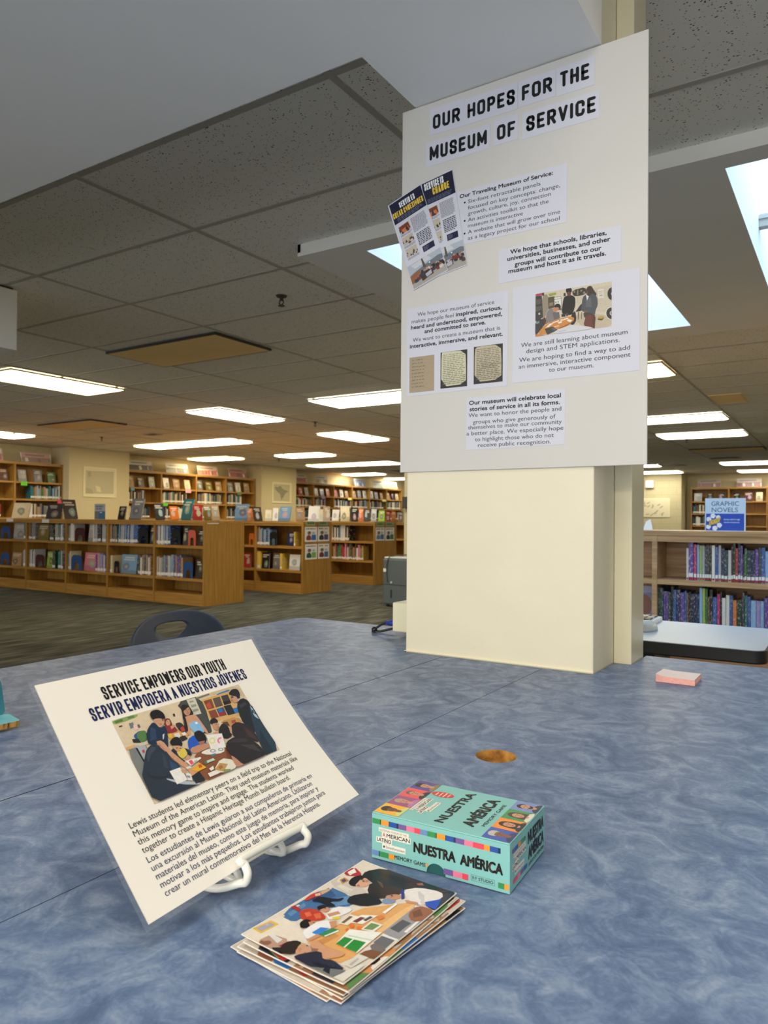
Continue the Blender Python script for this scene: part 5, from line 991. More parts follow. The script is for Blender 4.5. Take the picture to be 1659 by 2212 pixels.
# ------------------------------------------------------------------ loose pile of photo prints
QP = [(50, 595), (940, 50), (1562, 322), (850, 952)]
SKP = (214, 160, 128)
SHP = [((226, 216, 202), QP), ((208, 198, 188), [(690, 205), (790, 146), (920, 230), (990, 290), (860, 310)]), ((72, 114, 164), [(330, 440), (690, 222), (860, 300), (900, 380), (700, 390), (560, 440), (450, 500)]), ((98, 140, 186), [(400, 430), (520, 350), (540, 370), (430, 450)]), ((56, 92, 142), [(560, 320), (700, 240), (760, 300), (640, 350)]), ((104, 146, 190), [(700, 330), (860, 300), (880, 360), (760, 380)]),
    ((206, 172, 132), [(620, 275), (700, 245), (716, 256), (650, 292)]), ((180, 48, 58), [(800, 130), (880, 92), (938, 148), (920, 162), (830, 158)]), ((240, 236, 230), [(830, 130), (880, 104), (900, 140), (850, 152)]), ((196, 136, 62), [(776, 184), (812, 166), (846, 192), (800, 214)]), ((70, 80, 120), [(790, 186), (812, 176), (828, 192), (804, 204)]), ((222, 216, 204), [(760, 230), (790, 216), (880, 260), (846, 280)]), ((70, 64, 60), [(830, 262), (856, 256), (860, 266), (836, 274)]),
    ((232, 222, 208), [(50, 595), (330, 440), (500, 520), (590, 650), (440, 670), (290, 590), (180, 650)]), ((228, 188, 66), [(128, 550), (272, 484), (342, 512), (204, 588)]), ((172, 168, 190), [(154, 548), (264, 500), (314, 514), (204, 572)]), ((200, 196, 160), [(200, 530), (250, 510), (270, 520), (220, 545)]),
    ((188, 152, 132), [(176, 648), (290, 588), (446, 634), (330, 706), (240, 706)]), ((140, 96, 78), [(190, 650), (270, 618), (300, 660), (260, 700), (220, 690)]), ((226, 222, 218), [(270, 600), (300, 590), (380, 630), (340, 660)]), ((150, 60, 62), [(350, 680), (430, 640), (440, 648), (370, 690)]), ((34, 34, 38), [(300, 694), (380, 690), (400, 740), (330, 744)]),
    ((228, 172, 106), [(560, 640), (800, 520), (900, 404), (1180, 376), (1322, 366), (1290, 424), (1100, 584), (850, 812), (700, 760), (620, 690)]), ((240, 192, 128), [(1040, 560), (1190, 440), (1310, 372), (1290, 424), (1100, 584)]), ((206, 146, 84), [(640, 640), (760, 580), (800, 600), (680, 670)]),
    ((156, 156, 162), [(1098, 578), (1320, 388), (1452, 450), (1210, 646)]), ((92, 92, 98), [(1146, 552), (1228, 490), (1290, 522), (1204, 584)]), ((110, 110, 118), [(1040, 650), (1100, 600), (1180, 640), (1120, 700)]), ((236, 234, 232), [(1240, 580), (1390, 440), (1400, 446), (1260, 588)]), ((236, 234, 232), [(1310, 392), (1450, 444), (1444, 456), (1300, 402)]), ((236, 234, 232), [(1100, 590), (1210, 636), (1204, 648), (1090, 602)]), ((154, 98, 68), [(1258, 452), (1330, 390), (1440, 440), (1384, 504), (1290, 512)]), ((120, 76, 54), [(1290, 440), (1340, 420), (1360, 470), (1300, 480)]), ((90, 160, 70), [(1204, 646), (1310, 556), (1320, 566), (1220, 656)]),
    ((120, 110, 112), [(1010, 680), (1060, 650), (1130, 700), (1110, 760), (1040, 740)]), ((128, 86, 60), [(940, 740), (1010, 700), (1110, 724), (1060, 780)]), ((226, 222, 220), [(980, 692), (1020, 682), (1030, 704), (990, 712)]),
    ((28, 30, 38), [(935, 164), (960, 130), (1080, 114), (1300, 188), (1540, 298), (1560, 334), (1440, 444), (1376, 402), (1486, 342), (1430, 304), (1220, 268), (1150, 304), (1060, 264), (1000, 204)]), ((46, 50, 64), [(1440, 290), (1540, 310), (1540, 340), (1440, 430), (1400, 410), (1490, 344)]), ((16, 17, 20), [(1040, 140), (1200, 180), (1300, 230), (1200, 230)]), ((24, 21, 24), [(840, 208), (868, 170), (930, 154), (968, 178), (930, 234), (868, 236)]), ((220, 170, 144), [(884, 236), (926, 186), (968, 176), (1002, 224), (960, 248)]), ((24, 21, 24), [(850, 186), (920, 158), (946, 168), (900, 220), (880, 236)]), ((40, 32, 30), [(1000, 210), (1090, 238), (1122, 334), (1040, 334), (976, 282)]), ((90, 66, 50), [(1040, 200), (1080, 220), (1100, 270), (1076, 250)]), ((150, 100, 70), [(1310, 240), (1350, 238), (1360, 256), (1320, 252)]),
    ((24, 24, 28), [(838, 340), (866, 304), (1000, 288), (1062, 330), (1094, 374), (960, 390), (850, 362)]), ((130, 152, 186), [(1080, 350), (1120, 330), (1180, 350), (1170, 372), (1100, 376)]),
    ((58, 38, 32), [(1056, 296), (1096, 250), (1186, 250), (1224, 290), (1180, 326), (1090, 326)]), ((198, 144, 114), [(1104, 316), (1180, 306), (1228, 328), (1170, 350), (1120, 336)]), ((36, 50, 140), [(1210, 280), (1232, 276), (1236, 338), (1216, 348)]), ((234, 228, 226), [(1222, 280), (1330, 268), (1476, 310), (1484, 354), (1390, 376), (1352, 398), (1262, 362)]), ((210, 204, 206), [(1320, 290), (1360, 310), (1370, 380), (1350, 396), (1330, 350)]), ((34, 80, 196), [(1368, 374), (1474, 360), (1440, 434), (1378, 404)]), ((200, 150, 120), [(1236, 352), (1320, 372), (1330, 388), (1250, 372)]),
    ((196, 66, 44), [(488, 414), (560, 394), (640, 408), (704, 470), (640, 492), (508, 484)]), ((222, 110, 80), [(530, 430), (570, 420), (590, 450), (550, 460)]), ((220, 108, 80), [(600, 440), (650, 430), (660, 470), (620, 474)]), ((180, 44, 48), [(420, 386), (450, 372), (500, 400), (490, 420)]), ((34, 27, 28), [(618, 386), (660, 368), (712, 384), (690, 400), (640, 412)]), ((206, 152, 122), [(644, 408), (700, 388), (730, 410), (690, 428)]), ((238, 235, 233), [(688, 442), (760, 384), (862, 394), (884, 420), (764, 474), (720, 486)]), ((206, 150, 118), [(700, 440), (780, 420), (800, 440), (720, 462)]), ((230, 210, 60), [(740, 464), (790, 458), (800, 478), (750, 482)]),
    ((28, 30, 40), [(580, 334), (640, 308), (760, 330), (822, 318), (792, 346), (706, 346), (766, 380), (720, 388), (640, 348), (592, 346)]), ((192, 66, 60), [(518, 332), (580, 285), (642, 273), (652, 302), (600, 312), (540, 342)]), ((224, 190, 170), [(600, 290), (640, 280), (644, 300), (606, 306)]),
    ((27, 22, 25), [(498, 506), (540, 476), (590, 488), (578, 542), (512, 548)]), ((200, 146, 116), [(566, 500), (612, 490), (630, 520), (590, 548)]), ((238, 238, 242), [(524, 574), (580, 530), (640, 496), (722, 488), (764, 530), (640, 602), (560, 634)]), ((60, 134, 218), [(596, 582), (660, 540), (726, 548), (650, 602)]), ((206, 150, 116), [(560, 634), (640, 590), (668, 608), (590, 644)]), ((206, 150, 116), [(720, 500), (770, 490), (780, 530), (740, 552)]), ((58, 140, 88), [(656, 592), (750, 548), (794, 560), (686, 612)]), ((226, 236, 230), [(690, 606), (790, 562), (796, 572), (700, 612)]),
    ((240, 230, 214), [(788, 512), (870, 448), (946, 470), (852, 528)]), ((120, 96, 76), [(806, 508), (866, 460), (890, 466), (830, 514)]), ((244, 240, 230), [(862, 506), (950, 454), (1064, 460), (960, 522)]), ((112, 60, 66), [(886, 500), (944, 468), (978, 476), (920, 512)]), ((90, 84, 90), [(960, 490), (1010, 464), (1030, 474), (980, 502)]), ((232, 120, 48), ell(886, 534, 20, 15)), ((236, 128, 52), ell(940, 548, 22, 14)), ((226, 110, 44), ell(856, 562, 14, 12)), ((238, 234, 222), [(950, 560), (1020, 500), (1100, 530), (1040, 580)]), ((116, 148, 92), [(966, 558), (1020, 514), (1080, 532), (1030, 566)]), ((226, 132, 80), [(1050, 470), (1090, 456), (1110, 480), (1070, 494)]), ((250, 246, 240), [(1090, 440), (1180, 378), (1190, 384), (1110, 450)]),
    ((240, 240, 234), [(780, 662), (870, 558), (1096, 586), (932, 734)]), ((44, 142, 60), [(780, 664), (838, 614), (990, 656), (926, 730)]), ((226, 240, 226), [(836, 690), (960, 570), (966, 574), (844, 696)]), ((200, 216, 196), [(866, 600), (1040, 640), (1036, 648), (862, 608)]),
    ((46, 35, 32), [(356, 714), (398, 662), (480, 640), (532, 660), (506, 720), (470, 752), (380, 748)]), ((208, 158, 128), [(488, 706), (530, 660), (600, 690), (604, 732), (540, 758), (488, 752)]), ((212, 158, 122), [(590, 660), (640, 638), (722, 700), (852, 732), (832, 762), (680, 788), (690, 742), (610, 704)]), ((150, 104, 82), [(606, 700), (660, 706), (640, 732), (610, 730)]), ((40, 44, 64), [(464, 772), (530, 744), (680, 718), (694, 788), (764, 784), (864, 862), (760, 914), (600, 842)]), ((28, 32, 48), [(600, 800), (700, 820), (860, 866), (760, 910)]), ((116, 122, 122), [(596, 842), (860, 862), (780, 918), (700, 890)]), ((220, 216, 208), [(848, 822), (940, 740), (1014, 770), (900, 846)]), ((190, 182, 172), [(880, 820), (940, 770), (950, 780), (900, 830)]),
    ((70, 46, 40), [(926, 190), (944, 186), (950, 192), (930, 198)]), ((80, 54, 46), ell(950, 206, 8, 4, 20)), ((176, 96, 88), ell(914, 236, 9, 4, 10)), ((188, 136, 112), [(960, 196), (984, 206), (968, 214)]), ((196, 142, 116), ell(518, 716, 13, 16)), ((90, 62, 50), ell(572, 684, 9, 4)), ((176, 112, 92), ell(560, 738, 10, 4)), ((84, 56, 46), ell(606, 508, 6, 3)), ((90, 60, 48), ell(684, 402, 6, 3)), ((90, 60, 48), ell(1150, 322, 8, 4)),
    ((172, 196, 82), [(370, 772), (440, 790), (600, 860), (590, 866), (430, 806)]), ((196, 186, 178), [(320, 740), (470, 800), (600, 870), (560, 880), (380, 800)]), ((226, 220, 212), [(760, 930), (960, 820), (990, 830), (850, 952)])]
PW, PH = 0.1528, 0.1010
pc = Vector((-0.3398, 0.4905)); pr = math.radians(86.6)
def photo_print(k, cx, cy, rot, z, shapes, quad, label, maxe=None):
    ex = Vector((math.cos(rot), math.sin(rot), 0)); ey = Vector((-ex.y, ex.x, 0)); o = Vector((cx, cy, z)) - ex*PW/2 - ey*PH/2
    bow = 0.0016 if k >= 4 else 0.0006
    def T(x, y, h=0.0): return o + ex*x + ey*y + Vector((0, 0, h + bow*(abs(2*y/PH - 1)**3)*0.5 + bow*(abs(2*x/PW - 1)**3)*0.5))
    r = thing('photo_print', label, 'photograph', (cx, cy, z), 0, 'loose pile of photo prints')
    mm = MB(); n = 14
    for h in (0, 0.0005):
        vs = [T(PW*i/n, PH*j/n, h) for j in range(n + 1) for i in range(n + 1)]
        mm.raw(vs, [(j*(n + 1) + i, j*(n + 1) + i + 1, (j + 1)*(n + 1) + i + 1, (j + 1)*(n + 1) + i) for j in range(n) for i in range(n)], 'paper_white', smooth=True)
    ring = [(i, 0) for i in range(n)] + [(n, j) for j in range(n)] + [(n - i, n) for i in range(n)] + [(0, n - j) for j in range(n)]
    for a, b in zip(ring, ring[1:] + ring[:1]):
        mm.face([T(PW*a[0]/n, PH*a[1]/n, 0), T(PW*b[0]/n, PH*b[1]/n, 0), T(PW*b[0]/n, PH*b[1]/n, .0005), T(PW*a[0]/n, PH*a[1]/n, .0005)], 'paper_white')
    part(mm, 'paper', r)
    mm = MB(); picture(mm, T, 0.0006, PH - .0006, PW - .0012, PH - .0012, shapes, 'glossy_print', 0.00056, 1.1e-5, quad, maxe=maxe); part(mm, 'image', r)
def snapshot(seed):
    random.seed(seed); pal = [(206, 196, 184), (70, 84, 120), (150, 96, 70), (60, 58, 66), (214, 150, 96), (176, 60, 56), (60, 120, 190), (96, 140, 84), (232, 228, 222), (34, 34, 44)]
    sh = [((200, 190, 178), SQ), ((160, 120, 84), [(0, .5), (1, .4), (1, 1), (0, 1)])]
    for k in range(26):
        x, y, a = random.random(), random.random(), random.uniform(.05, .2); sh.append((random.choice(pal), [(x - a, y + a*1.3), (x - a*.7, y - a*.3), (x, y - a), (x + a*.8, y - a*.2), (x + a, y + a*1.4)]))
    return sh + crowd(seed, 8, pal, r=.09)
offs = [(-.0070, -.0060, -2.6), (-.0010, -.0065, .6), (.0035, -.0010, -3.2), (-.0045, -.0030, 2.2), (.0038, .0015, -1.4), (.0012, -.0025, 1.0)]
names = ['lowest print, its dark blue corner nearest the photographer', 'second print from the bottom of the pile, mostly hidden', 'third print from the bottom of the pile, showing only edges', 'fourth print from the bottom of the pile, showing only edges', 'pale cornered print lying two under the top photo', 'print lying directly under the top photo, edges showing']
zz = TZ + 0.0004
for k, (dx, dy, da) in enumerate(offs):
    photo_print(k, pc.x + dx + .003, pc.y + dy, pr + math.radians(da), zz, snapshot(50 + k), None, names[k], 0.03); zz += 0.0012 if k < 4 else 0.0019
photo_print(6, pc.x, pc.y + .0005, pr, zz + .0003, SHP, QP, 'top photo of the pile, children and adults round an orange table', 0.016)
random.seed(8)
# ------------------------------------------------------------------ pink sticky notes
t = thing('sticky_note_pad', 'thick pad of pink sticky notes on the table right of the column', 'sticky notes', (-0.305, 1.61, TZ))
m = MB(); n = 10
for k in range(9):
    z0 = TZ + .0004 + k*.00132; j = random.uniform(-.0004, .0004); d = random.uniform(-.0004, .0004)
    vs = []; top = k == 8
    for zz_ in (z0, z0 + .00122):
        for b in range(n + 1):
            for a in range(n + 1):
                u, w = a/n, b/n; lift = 0.0035*(k/8.0)*max(0, 1 - u*2.2)**2*(1 - w)*0.6 + .002*(k/8.0)*max(0, 1 - u*2.5)**2
                vs.append((-.3425 + .0748*u + j, 1.5755 + .0745*w + d, zz_ + lift))
    fs = []; K = (n + 1)**2
    for b in range(n):
        for a in range(n):
            q_ = b*(n + 1) + a; fs += [(K + q_, K + q_ + 1, K + q_ + n + 2, K + q_ + n + 1), (q_, q_ + n + 1, q_ + n + 2, q_ + 1)]
    m.raw(vs, fs, 'pink_paper', smooth=True); ring = [(i, 0) for i in range(n)] + [(n, i) for i in range(n)] + [(n - i, n) for i in range(n)] + [(0, n - i) for i in range(n)]
    idx = [b * (n + 1) + a for a, b in ring]
    m.raw(vs, [(p, q2, K + q2, K + p) for p, q2 in zip(idx, idx[1:] + idx[:1])], 'pink_edge')
tag(t, None, None); part(m, 'note_sheets', t)
# ------------------------------------------------------------------ painted wooden stand at the left edge
t = thing('wooden_stand', 'small teal painted wooden stand cut off by the left edge', 'wooden stand', (-1.14, 0.63, TZ))
def board2(x0, x1, y0, y1, r=0.006, n=4):
    pts = []
    for cx, cy, a0 in ((x1 - r, y1 - r, 0), (x0 + r, y1 - r, 90), (x0 + r, y0 + r, 180), (x1 - r, y0 + r, 270)):
        pts += [(cx + r*math.cos(math.radians(a0 + 90*k/n)), cy + r*math.sin(math.radians(a0 + 90*k/n))) for k in range(n + 1)]
    return pts
wx = Vector((0.06, 1.0, 0)).normalized(); wy = Vector((-1.0, 0.06, 0))
Sb = plane_map((-1.0915, 0.6600, TZ + .0044), wx, (wy.x, wy.y, 0.10))
m = MB(); m.prism(board2(-.150, 0, 0, .040), Sb, 0, .0085, 'striped_bamboo', cap='light_teal_paint'); part(m, 'base_board', t, 'base with bare striped wood edge')
m = MB(); m.box(-1.165, -1.150, 0.53, 0.645, TZ + .0004, TZ + .008, 'striped_bamboo'); m.box(-1.112, -1.102, 0.53, 0.632, TZ + .0004, TZ + .0052, 'striped_bamboo'); part(m, 'foot', t)
Su = plane_map(Sb(-.0045, .0390, .0085), wx, (-.26, 0, .965))
m = MB(); m.prism(board2(-.146, 0, .0005, .0560, .007), Su, -.009, 0, 'worn_teal_paint'); part(m, 'back_board', t, 'worn teal upright board')
m = MB(); m.poly(ell(-.0125, .0290, .0026, .0030), Su, .0003, 'black_plastic', (0, 0, 0)); part(m, 'screw_hole', t)
m = MB(); m.poly(ell(-.026, .0155, .0072, .0068), Su, .0003, 'matte_print', (46, 116, 122)); part(m, 'paint_patch', t)

# ------------------------------------------------------------------ white desk behind, keyboard, mouse
t = thing('white_desk', 'white topped desk with black rounded edge behind the table on the right', 'desk', (-0.6, 2.33, 0))
DZ = 0.742
def rr(x0, x1, y0, y1, r): return board2(x0, x1, y0, y1, r, 14)
Sd = plane_map((0, 0, 0), (1, 0, 0), (0, 1, 0))
dx1, dy0, dy1 = -0.186, 2.085, 2.545
m = MB(); m.prism(rr(-0.93, dx1, dy0, dy1, .034), Sd, DZ - .036, DZ - .0015, 'black_plastic'); part(m, 'edge_band', t, bevel=.004, label='black edge band')
m = MB(); m.prism(rr(-0.924, dx1 - .006, dy0 + .006, dy1 - .006, .029), Sd, DZ - .0014, DZ, 'desk_white'); part(m, 'desktop', t, 'pale blue white top')
m = MB(); m.box(-0.8, -0.47, dy0 + .06, dy0 + .34, DZ - .075, DZ - .0365, 'black_plastic'); part(m, 'tray', t)
for x in (-0.86, -0.5):
    m = MB(); m.box(x - .03, x + .03, 2.28, 2.35, .03, DZ - .0365, 'black_plastic'); m.box(x - .035, x + .035, dy0 + .03, dy1 - .03, 0, .03, 'black_plastic'); part(m, 'leg', t)
t = thing('keyboard', 'corner of a white keyboard with black keys on the white desk', 'keyboard', (-0.7, 2.45, DZ))
M2 = Matrix.Translation((-.53, 2.532, DZ + .0004))
m = MB(); m.box(-.44, 0, -.14, 0, 0, .014, 'label_white', M=M2); part(m, 'case', t, bevel=.003)
m = MB()
for r_ in range(5):
    for c_ in range(20): m.box(-.43 + c_*.0211, -.43 + c_*.0211 + .017, -.13 + r_*.0245, -.13 + r_*.0245 + .019, .0142, .019, 'black_plastic' if (r_ + c_) % 3 else 'grey_top', M=M2)
part(m, 'keys', t)
t = thing('computer_mouse', 'white computer mouse on the white desk beside the post', 'mouse', (-0.52, 2.3, DZ))
mc = Vector((-.523, 2.285, DZ)); m = MB(); vs = []; fs = []; n, k2 = 20, 8
for j in range(k2 + 1):
    f = math.pi/2*j/k2
    for i in range(n): a = 2*math.pi*i/n; vs.append((mc.x + .029*math.cos(a)*math.cos(f)*(1 + .12*math.sin(a)), mc.y + .050*math.sin(a)*math.cos(f), DZ + .0006 + .030*math.sin(f)**.8))
for j in range(k2):
    for i in range(n): fs.append((j*n + i, j*n + (i + 1) % n, (j + 1)*n + (i + 1) % n, (j + 1)*n + i))
m.raw(vs, fs + [tuple(range(n))[::-1]], 'grey_top', smooth=True); part(m, 'shell', t)
m = MB(); m.box(mc.x - .002, mc.x + .002, mc.y + .018, mc.y + .032, DZ + .020, DZ + .0285, 'black_plastic'); part(m, 'wheel', t)

# ------------------------------------------------------------------ dehumidifier on the floor
t = thing('dehumidifier', 'grey floor-standing dehumidifier half hidden behind the column', 'dehumidifier', (-4.66, 7.72, 0))
fx0, fx1, fy0, fy1 = -4.865, -4.512, 7.575, 7.80
m = MB(); m.box(fx0, fx1, fy0, fy1, .03, .585, 'grey_plastic'); part(m, 'body', t, bevel=.018, seg=3)
m = MB(); m.box(fx0 + .012, fx1 - .012, fy0 + .012, fy1 - .012, .5855, .607, 'grey_top'); part(m, 'control_panel', t, bevel=.008, label='pale top panel')
m = MB(); m.box(fx0 + .115, fx0 + .132, fy0 - .004, fy0 - .0002, .11, .21, 'black_plastic'); part(m, 'water_gauge', t)
m = MB(); m.tube([(fx0 + .125, fy0 - .0002, .30), (fx0 + .125, fy0 - .006, .30)], .014, 'grey_top', 14); part(m, 'badge', t)
m = MB(); m.box(fx0 + .008, fx0 + .05, fy0 - .0030, fy0 - .0002, .425, .465, 'label_white'); part(m, 'sticker', t)
m = MB(); m.box(fx0 + .004, fx1 - .004, fy0 - .0015, fy0 + .001, .268, .273, 'black_plastic'); part(m, 'bucket_seam', t)
for a, b in ((fx0 + .05, fy0 + .04), (fx1 - .05, fy0 + .04), (fx0 + .05, fy1 - .04), (fx1 - .05, fy1 - .04)):
    m = MB(); m.tube([(a, b, 0), (a, b, .0305)], .022, 'black_plastic', 12); part(m, 'caster', t)
m = MB(); m.tube(smooth([(fx0 + .075, fy0 - .006, .30), (fx0 + .06, fy0 - .008, .47), (fx0 + .09, fy0 - .007, .60), (fx0 + .12, fy0 + .05, .617), (fx0 + .26, fy0 + .12, .635), (fx0 + .33, fy0 + .2, .62), (fx1 + .01, fy1 - .02, .4)]), .006, 'dark_metal', 8); part(m, 'power_cord', t)
# ================================================================== bookcases
def bookcase(name, label, loc, rz, bays, H, depth, shelves, plinth=0.139, apron=0.06, double=True, wood=('oak_panel', 'oak_board'), group=None, open_back=()):
    """front faces local -Y; bays are the x of the uprights; shelves are the tops of the boards"""
    r = thing(name, label, 'bookcase', loc, rz, group); W0, W1 = bays[0], bays[-1]; pv, ph = wood; th = 0.032
    def p(mm, nm, lb=None): o = mm.build(nm, r); (lb and o.__setitem__('label', lb)); return o
    for x in (W0, W1 - th):
        m = MB(); m.box(x, x + th, 0, depth, 0, H - .03, pv); p(m, 'end_panel')
    for x in bays[1:-1]:
        m = MB(); m.box(x - th/2, x + th/2, 0.0, depth, 0, H - .0305, pv); p(m, 'upright')
    m = MB(); m.box(W0 - .004, W1 + .004, -.004, depth + .004, H - .0295, H, ph); p(m, 'top_board')
    yb = depth/2 if double else depth - .012
    for i in range(len(bays) - 1):
        a, b = bays[i] + (th if i == 0 else th/2) + .0005, bays[i + 1] - (th if i == len(bays) - 2 else th/2) - .0005
        m = MB(); m.box(a, b, .003, .020, H - apron, H - .0305, ph); p(m, 'apron')
        for z in shelves:
            m = MB(); m.box(a, b, .004, yb - .0005, z - .033, z, ph); p(m, 'shelf')
        m = MB(); m.box(a, b, .004, .022, 0, plinth - .026, ph); m.box(a, b, .004, yb - .0005, plinth - .0255, plinth, ph); p(m, 'plinth')
        if i not in open_back:
            m = MB(); m.box(a, b, yb, yb + .010, plinth, H - .031, pv); p(m, 'back_panel')
        if double:
            m = MB(); m.box(a, b, depth - .022, depth - .004, 0, H - .031, pv); p(m, 'rear_panel')
    return r
# ------------------------------------------------------------------ books
def book_mesh(front=False):
    """unit hardback standing upright: spine (or front cover) towards -Y, x across, y into the shelf"""
    m = MB(); c = .10; art = 'book_front_art' if front else 'book_cover'
    if front:
        m.box(-.5, .5, 0, .14, 0, 1, art); m.box(-.5, .5, .86, 1, 0, 1, 'book_cover'); m.box(-.5, -.47, .14, .86, 0, 1, 'book_cover'); m.box(-.47, .46, .14, .86, .02, .98, 'page_white')
    else:
        m.box(-.5, .5, 0, .03, 0, 1, art); m.box(-.5, -.5 + c, .03, 1, 0, 1, 'book_cover'); m.box(.5 - c, .5, .03, 1, 0, 1, 'book_cover'); m.box(-.5 + c, .5 - c, .03, .97, .02, .975, 'page_white')
        m.box(-.46, .46, -.006, -.0005, .06, .20, 'label_white')
    return m
def proto(front, nm):
    o = book_mesh(front).build(nm); me = o.data; bpy.data.objects.remove(o); return me
BOOK_ME, FACE_ME = proto(False, 'book'), proto(True, 'display_book')
NAMED = [('white', (226, 224, 218)), ('cream', (220, 206, 170)), ('pale grey', (176, 178, 182)), ('grey', (120, 122, 128)), ('dark grey', (66, 66, 70)), ('black', (28, 28, 30)), ('light blue', (128, 168, 206)), ('blue', (52, 92, 160)), ('navy', (30, 42, 84)), ('teal', (44, 116, 124)), ('dark teal', (28, 66, 76)),
         ('green', (62, 118, 66)), ('dark green', (36, 66, 48)), ('lime green', (150, 186, 74)), ('yellow', (222, 186, 60)), ('olive', (122, 108, 40)), ('orange', (216, 116, 44)), ('red', (168, 44, 44)), ('maroon', (84, 30, 36)), ('pink', (222, 128, 152)), ('magenta', (188, 50, 112)), ('purple', (94, 66, 146)), ('lilac', (160, 140, 200)), ('brown', (104, 70, 48)), ('tan', (176, 140, 100)), ('dark brown', (60, 44, 34))]
PAL = dict(NAMED)
def shelf_book(M, x, y, z, th, dep, hgt, cname, label, group, lean=0.0, me=None):
    o = bpy.data.objects.new('book', me or BOOK_ME); C.objects.link(o)
    o.matrix_world = M @ Matrix.Translation((x, y, z)) @ Matrix.Rotation(lean, 4, 'Y') @ Matrix.Diagonal((th, dep, hgt, 1))
    c = PAL[cname]; j = random.uniform(.88, 1.1); o.color = lin(tuple(min(255, v*j) for v in c))
    return tag(o, label, 'book', group)
COUNT = {}
def row(M, x0, x1, z, depth0, cols, where, group, hr=(.22, .27), tr=(.019, .037), dep=.17, lean=0.0):
    """a run of spines from x0 to x1; each label counts along its own shelf"""
    x = x0; tallest = 0; prev = None
    while True:
        th = random.uniform(*tr)
        if x + th > x1: break
        h = random.uniform(*hr); cn = random.choice(cols)
        n = COUNT.get((where, cn), 0); COUNT[(where, cn)] = n + 1
        lab = '%s %s book spine, %s' % (ORD[n], cn, where)
        if lean: hh = th*math.cos(lean)
        zz = z + .0005 + (abs(math.sin(lean))*th/2 if lean else 0)
        shelf_book(M, x + th/2, depth0 + random.uniform(0, .008), zz, th*.97, dep, h, cn, lab, group, lean)
        x += th/math.cos(lean) + .0004
def face_book(M, x, z, y, w, h, cname, label, group, back=0.16, roll=0.0, yaw=0.0, th=.018):
    """a book shown front cover out, leaning back"""
    o = bpy.data.objects.new('display_book', FACE_ME); C.objects.link(o)
    o.matrix_world = M @ Matrix.Translation((x, y, z + th*math.sin(abs(back)) + .0006)) @ Matrix.Rotation(yaw, 4, 'Z') @ Matrix.Rotation(-back, 4, 'X') @ Matrix.Diagonal((w, th, h, 1))
    c = PAL[cname]; o.color = lin(c); return tag(o, label, 'book', group)
def bookend(M, x, z, y, w, h, mat, label):
    S0 = plane_map((0, 0, 0), (1, 0, 0), (0, 0, 1)); S = lambda a, b, hh=0: M @ (Vector((x, y, z + .0006)) + S0(a, b, hh))
    n = 14; out = [(-w/2, 0)]; R = w*.30
    out = [(w/2, 0)] + [(w/2 - R + R*math.cos(a), h - R + R*math.sin(a)) for a in (math.pi/2*k/n for k in range(n + 1))] + [(-w/2 + R - R*math.sin(a), h - R + R*math.cos(a)) for a in (math.pi/2*k/n for k in range(n + 1))] + [(-w/2, 0)]
    iw = w*.24; ih = h*.52
    inn = [(-iw, 0)] + [(-iw*math.cos(a), ih - iw + iw*math.sin(a)) for a in (math.pi*k/n for k in range(n + 1))] + [(iw, 0)]
    r = thing('bookend', label, 'bookend', M @ Vector((x, y, z)), 0, 'arched metal bookends')
    m = MB(); m.prism(out + inn, S, 0, .0025, mat); part(m, 'upright_plate', r)
    m = MB(); vs = [M @ Vector((x + a, y + b, z + .0004 + c)) for c in (0, .0015) for b in (.003, .09) for a in (-iw*.9, iw*.9)]
    m.raw(vs, [(0, 2, 3, 1), (4, 5, 7, 6), (0, 1, 5, 4), (2, 6, 7, 3), (0, 4, 6, 2), (1, 3, 7, 5)], mat); part(m, 'foot_plate', r)
paint('enamel_blue', (38, 78, 140)); paint('enamel_maroon', (70, 26, 30)); paint('enamel_black', (22, 22, 24)); paint('enamel_pink', (206, 96, 84)); paint('enamel_orange', (206, 104, 40))
I4 = Matrix.Identity(4)
# ---- first low row, nearest the table
S1Y, S1H = 6.257, 1.035
b1 = [-12.1, -11.19, -10.27, -9.306, -8.392, -7.465, -6.562]
bookcase('low_bookcase', 'nearest low oak bookcase, long, with picture books and empty bottom shelves', (0, S1Y, 0), 0, b1, S1H, .675, [.727, .327], group='low double sided bookcases', open_back=())
M1 = Matrix.Translation((0, S1Y + .02, 0))
G1 = 'books on the nearest low bookcase'
ux = lambda u, v, y: at(u, v, y=y).x
def X1(cx): return ux(cx*.3376, 1180, S1Y + .03)
mix_grey = ['white', 'pale grey', 'grey', 'white', 'pale grey', 'light blue', 'cream']; mix_blue = ['light blue', 'pale grey', 'blue', 'light blue', 'white']; mix_dark = ['dark grey', 'brown', 'dark green', 'grey', 'dark brown', 'pale grey']
ZU, ZL = .727, .327
def w1(up, bay): return '%s shelf, %s bay of nearest low bookcase' % ('upper' if up else 'lower', bay)
BN = {'a': 'leftmost visible', 'b': 'second', 'c': 'third', 'd': 'fourth', 'e': 'end'}
def r1(up, bay, a, b, cols, **k): row(M1, X1(a), X1(b), ZU if up else ZL, .008, cols, w1(up, BN[bay]), G1, **k)
def f1(up, bay, a, b, cname, desc, h=.235):
    xa, xb = X1(a), X1(b); face_book(M1, (xa + xb)/2, ZU if up else ZL, .03, xb - xa, h, cname, '%s facing out, %s' % (desc, w1(up, BN[bay])), G1, back=.10)
def e1(up, bay, a, b, mat, desc, h=.19):
    xa, xb = X1(a), X1(b); bookend(M1, (xa + xb)/2, ZU if up else ZL, .012, xb - xa, h, mat, '%s arched bookend, %s' % (desc, w1(up, BN[bay])))
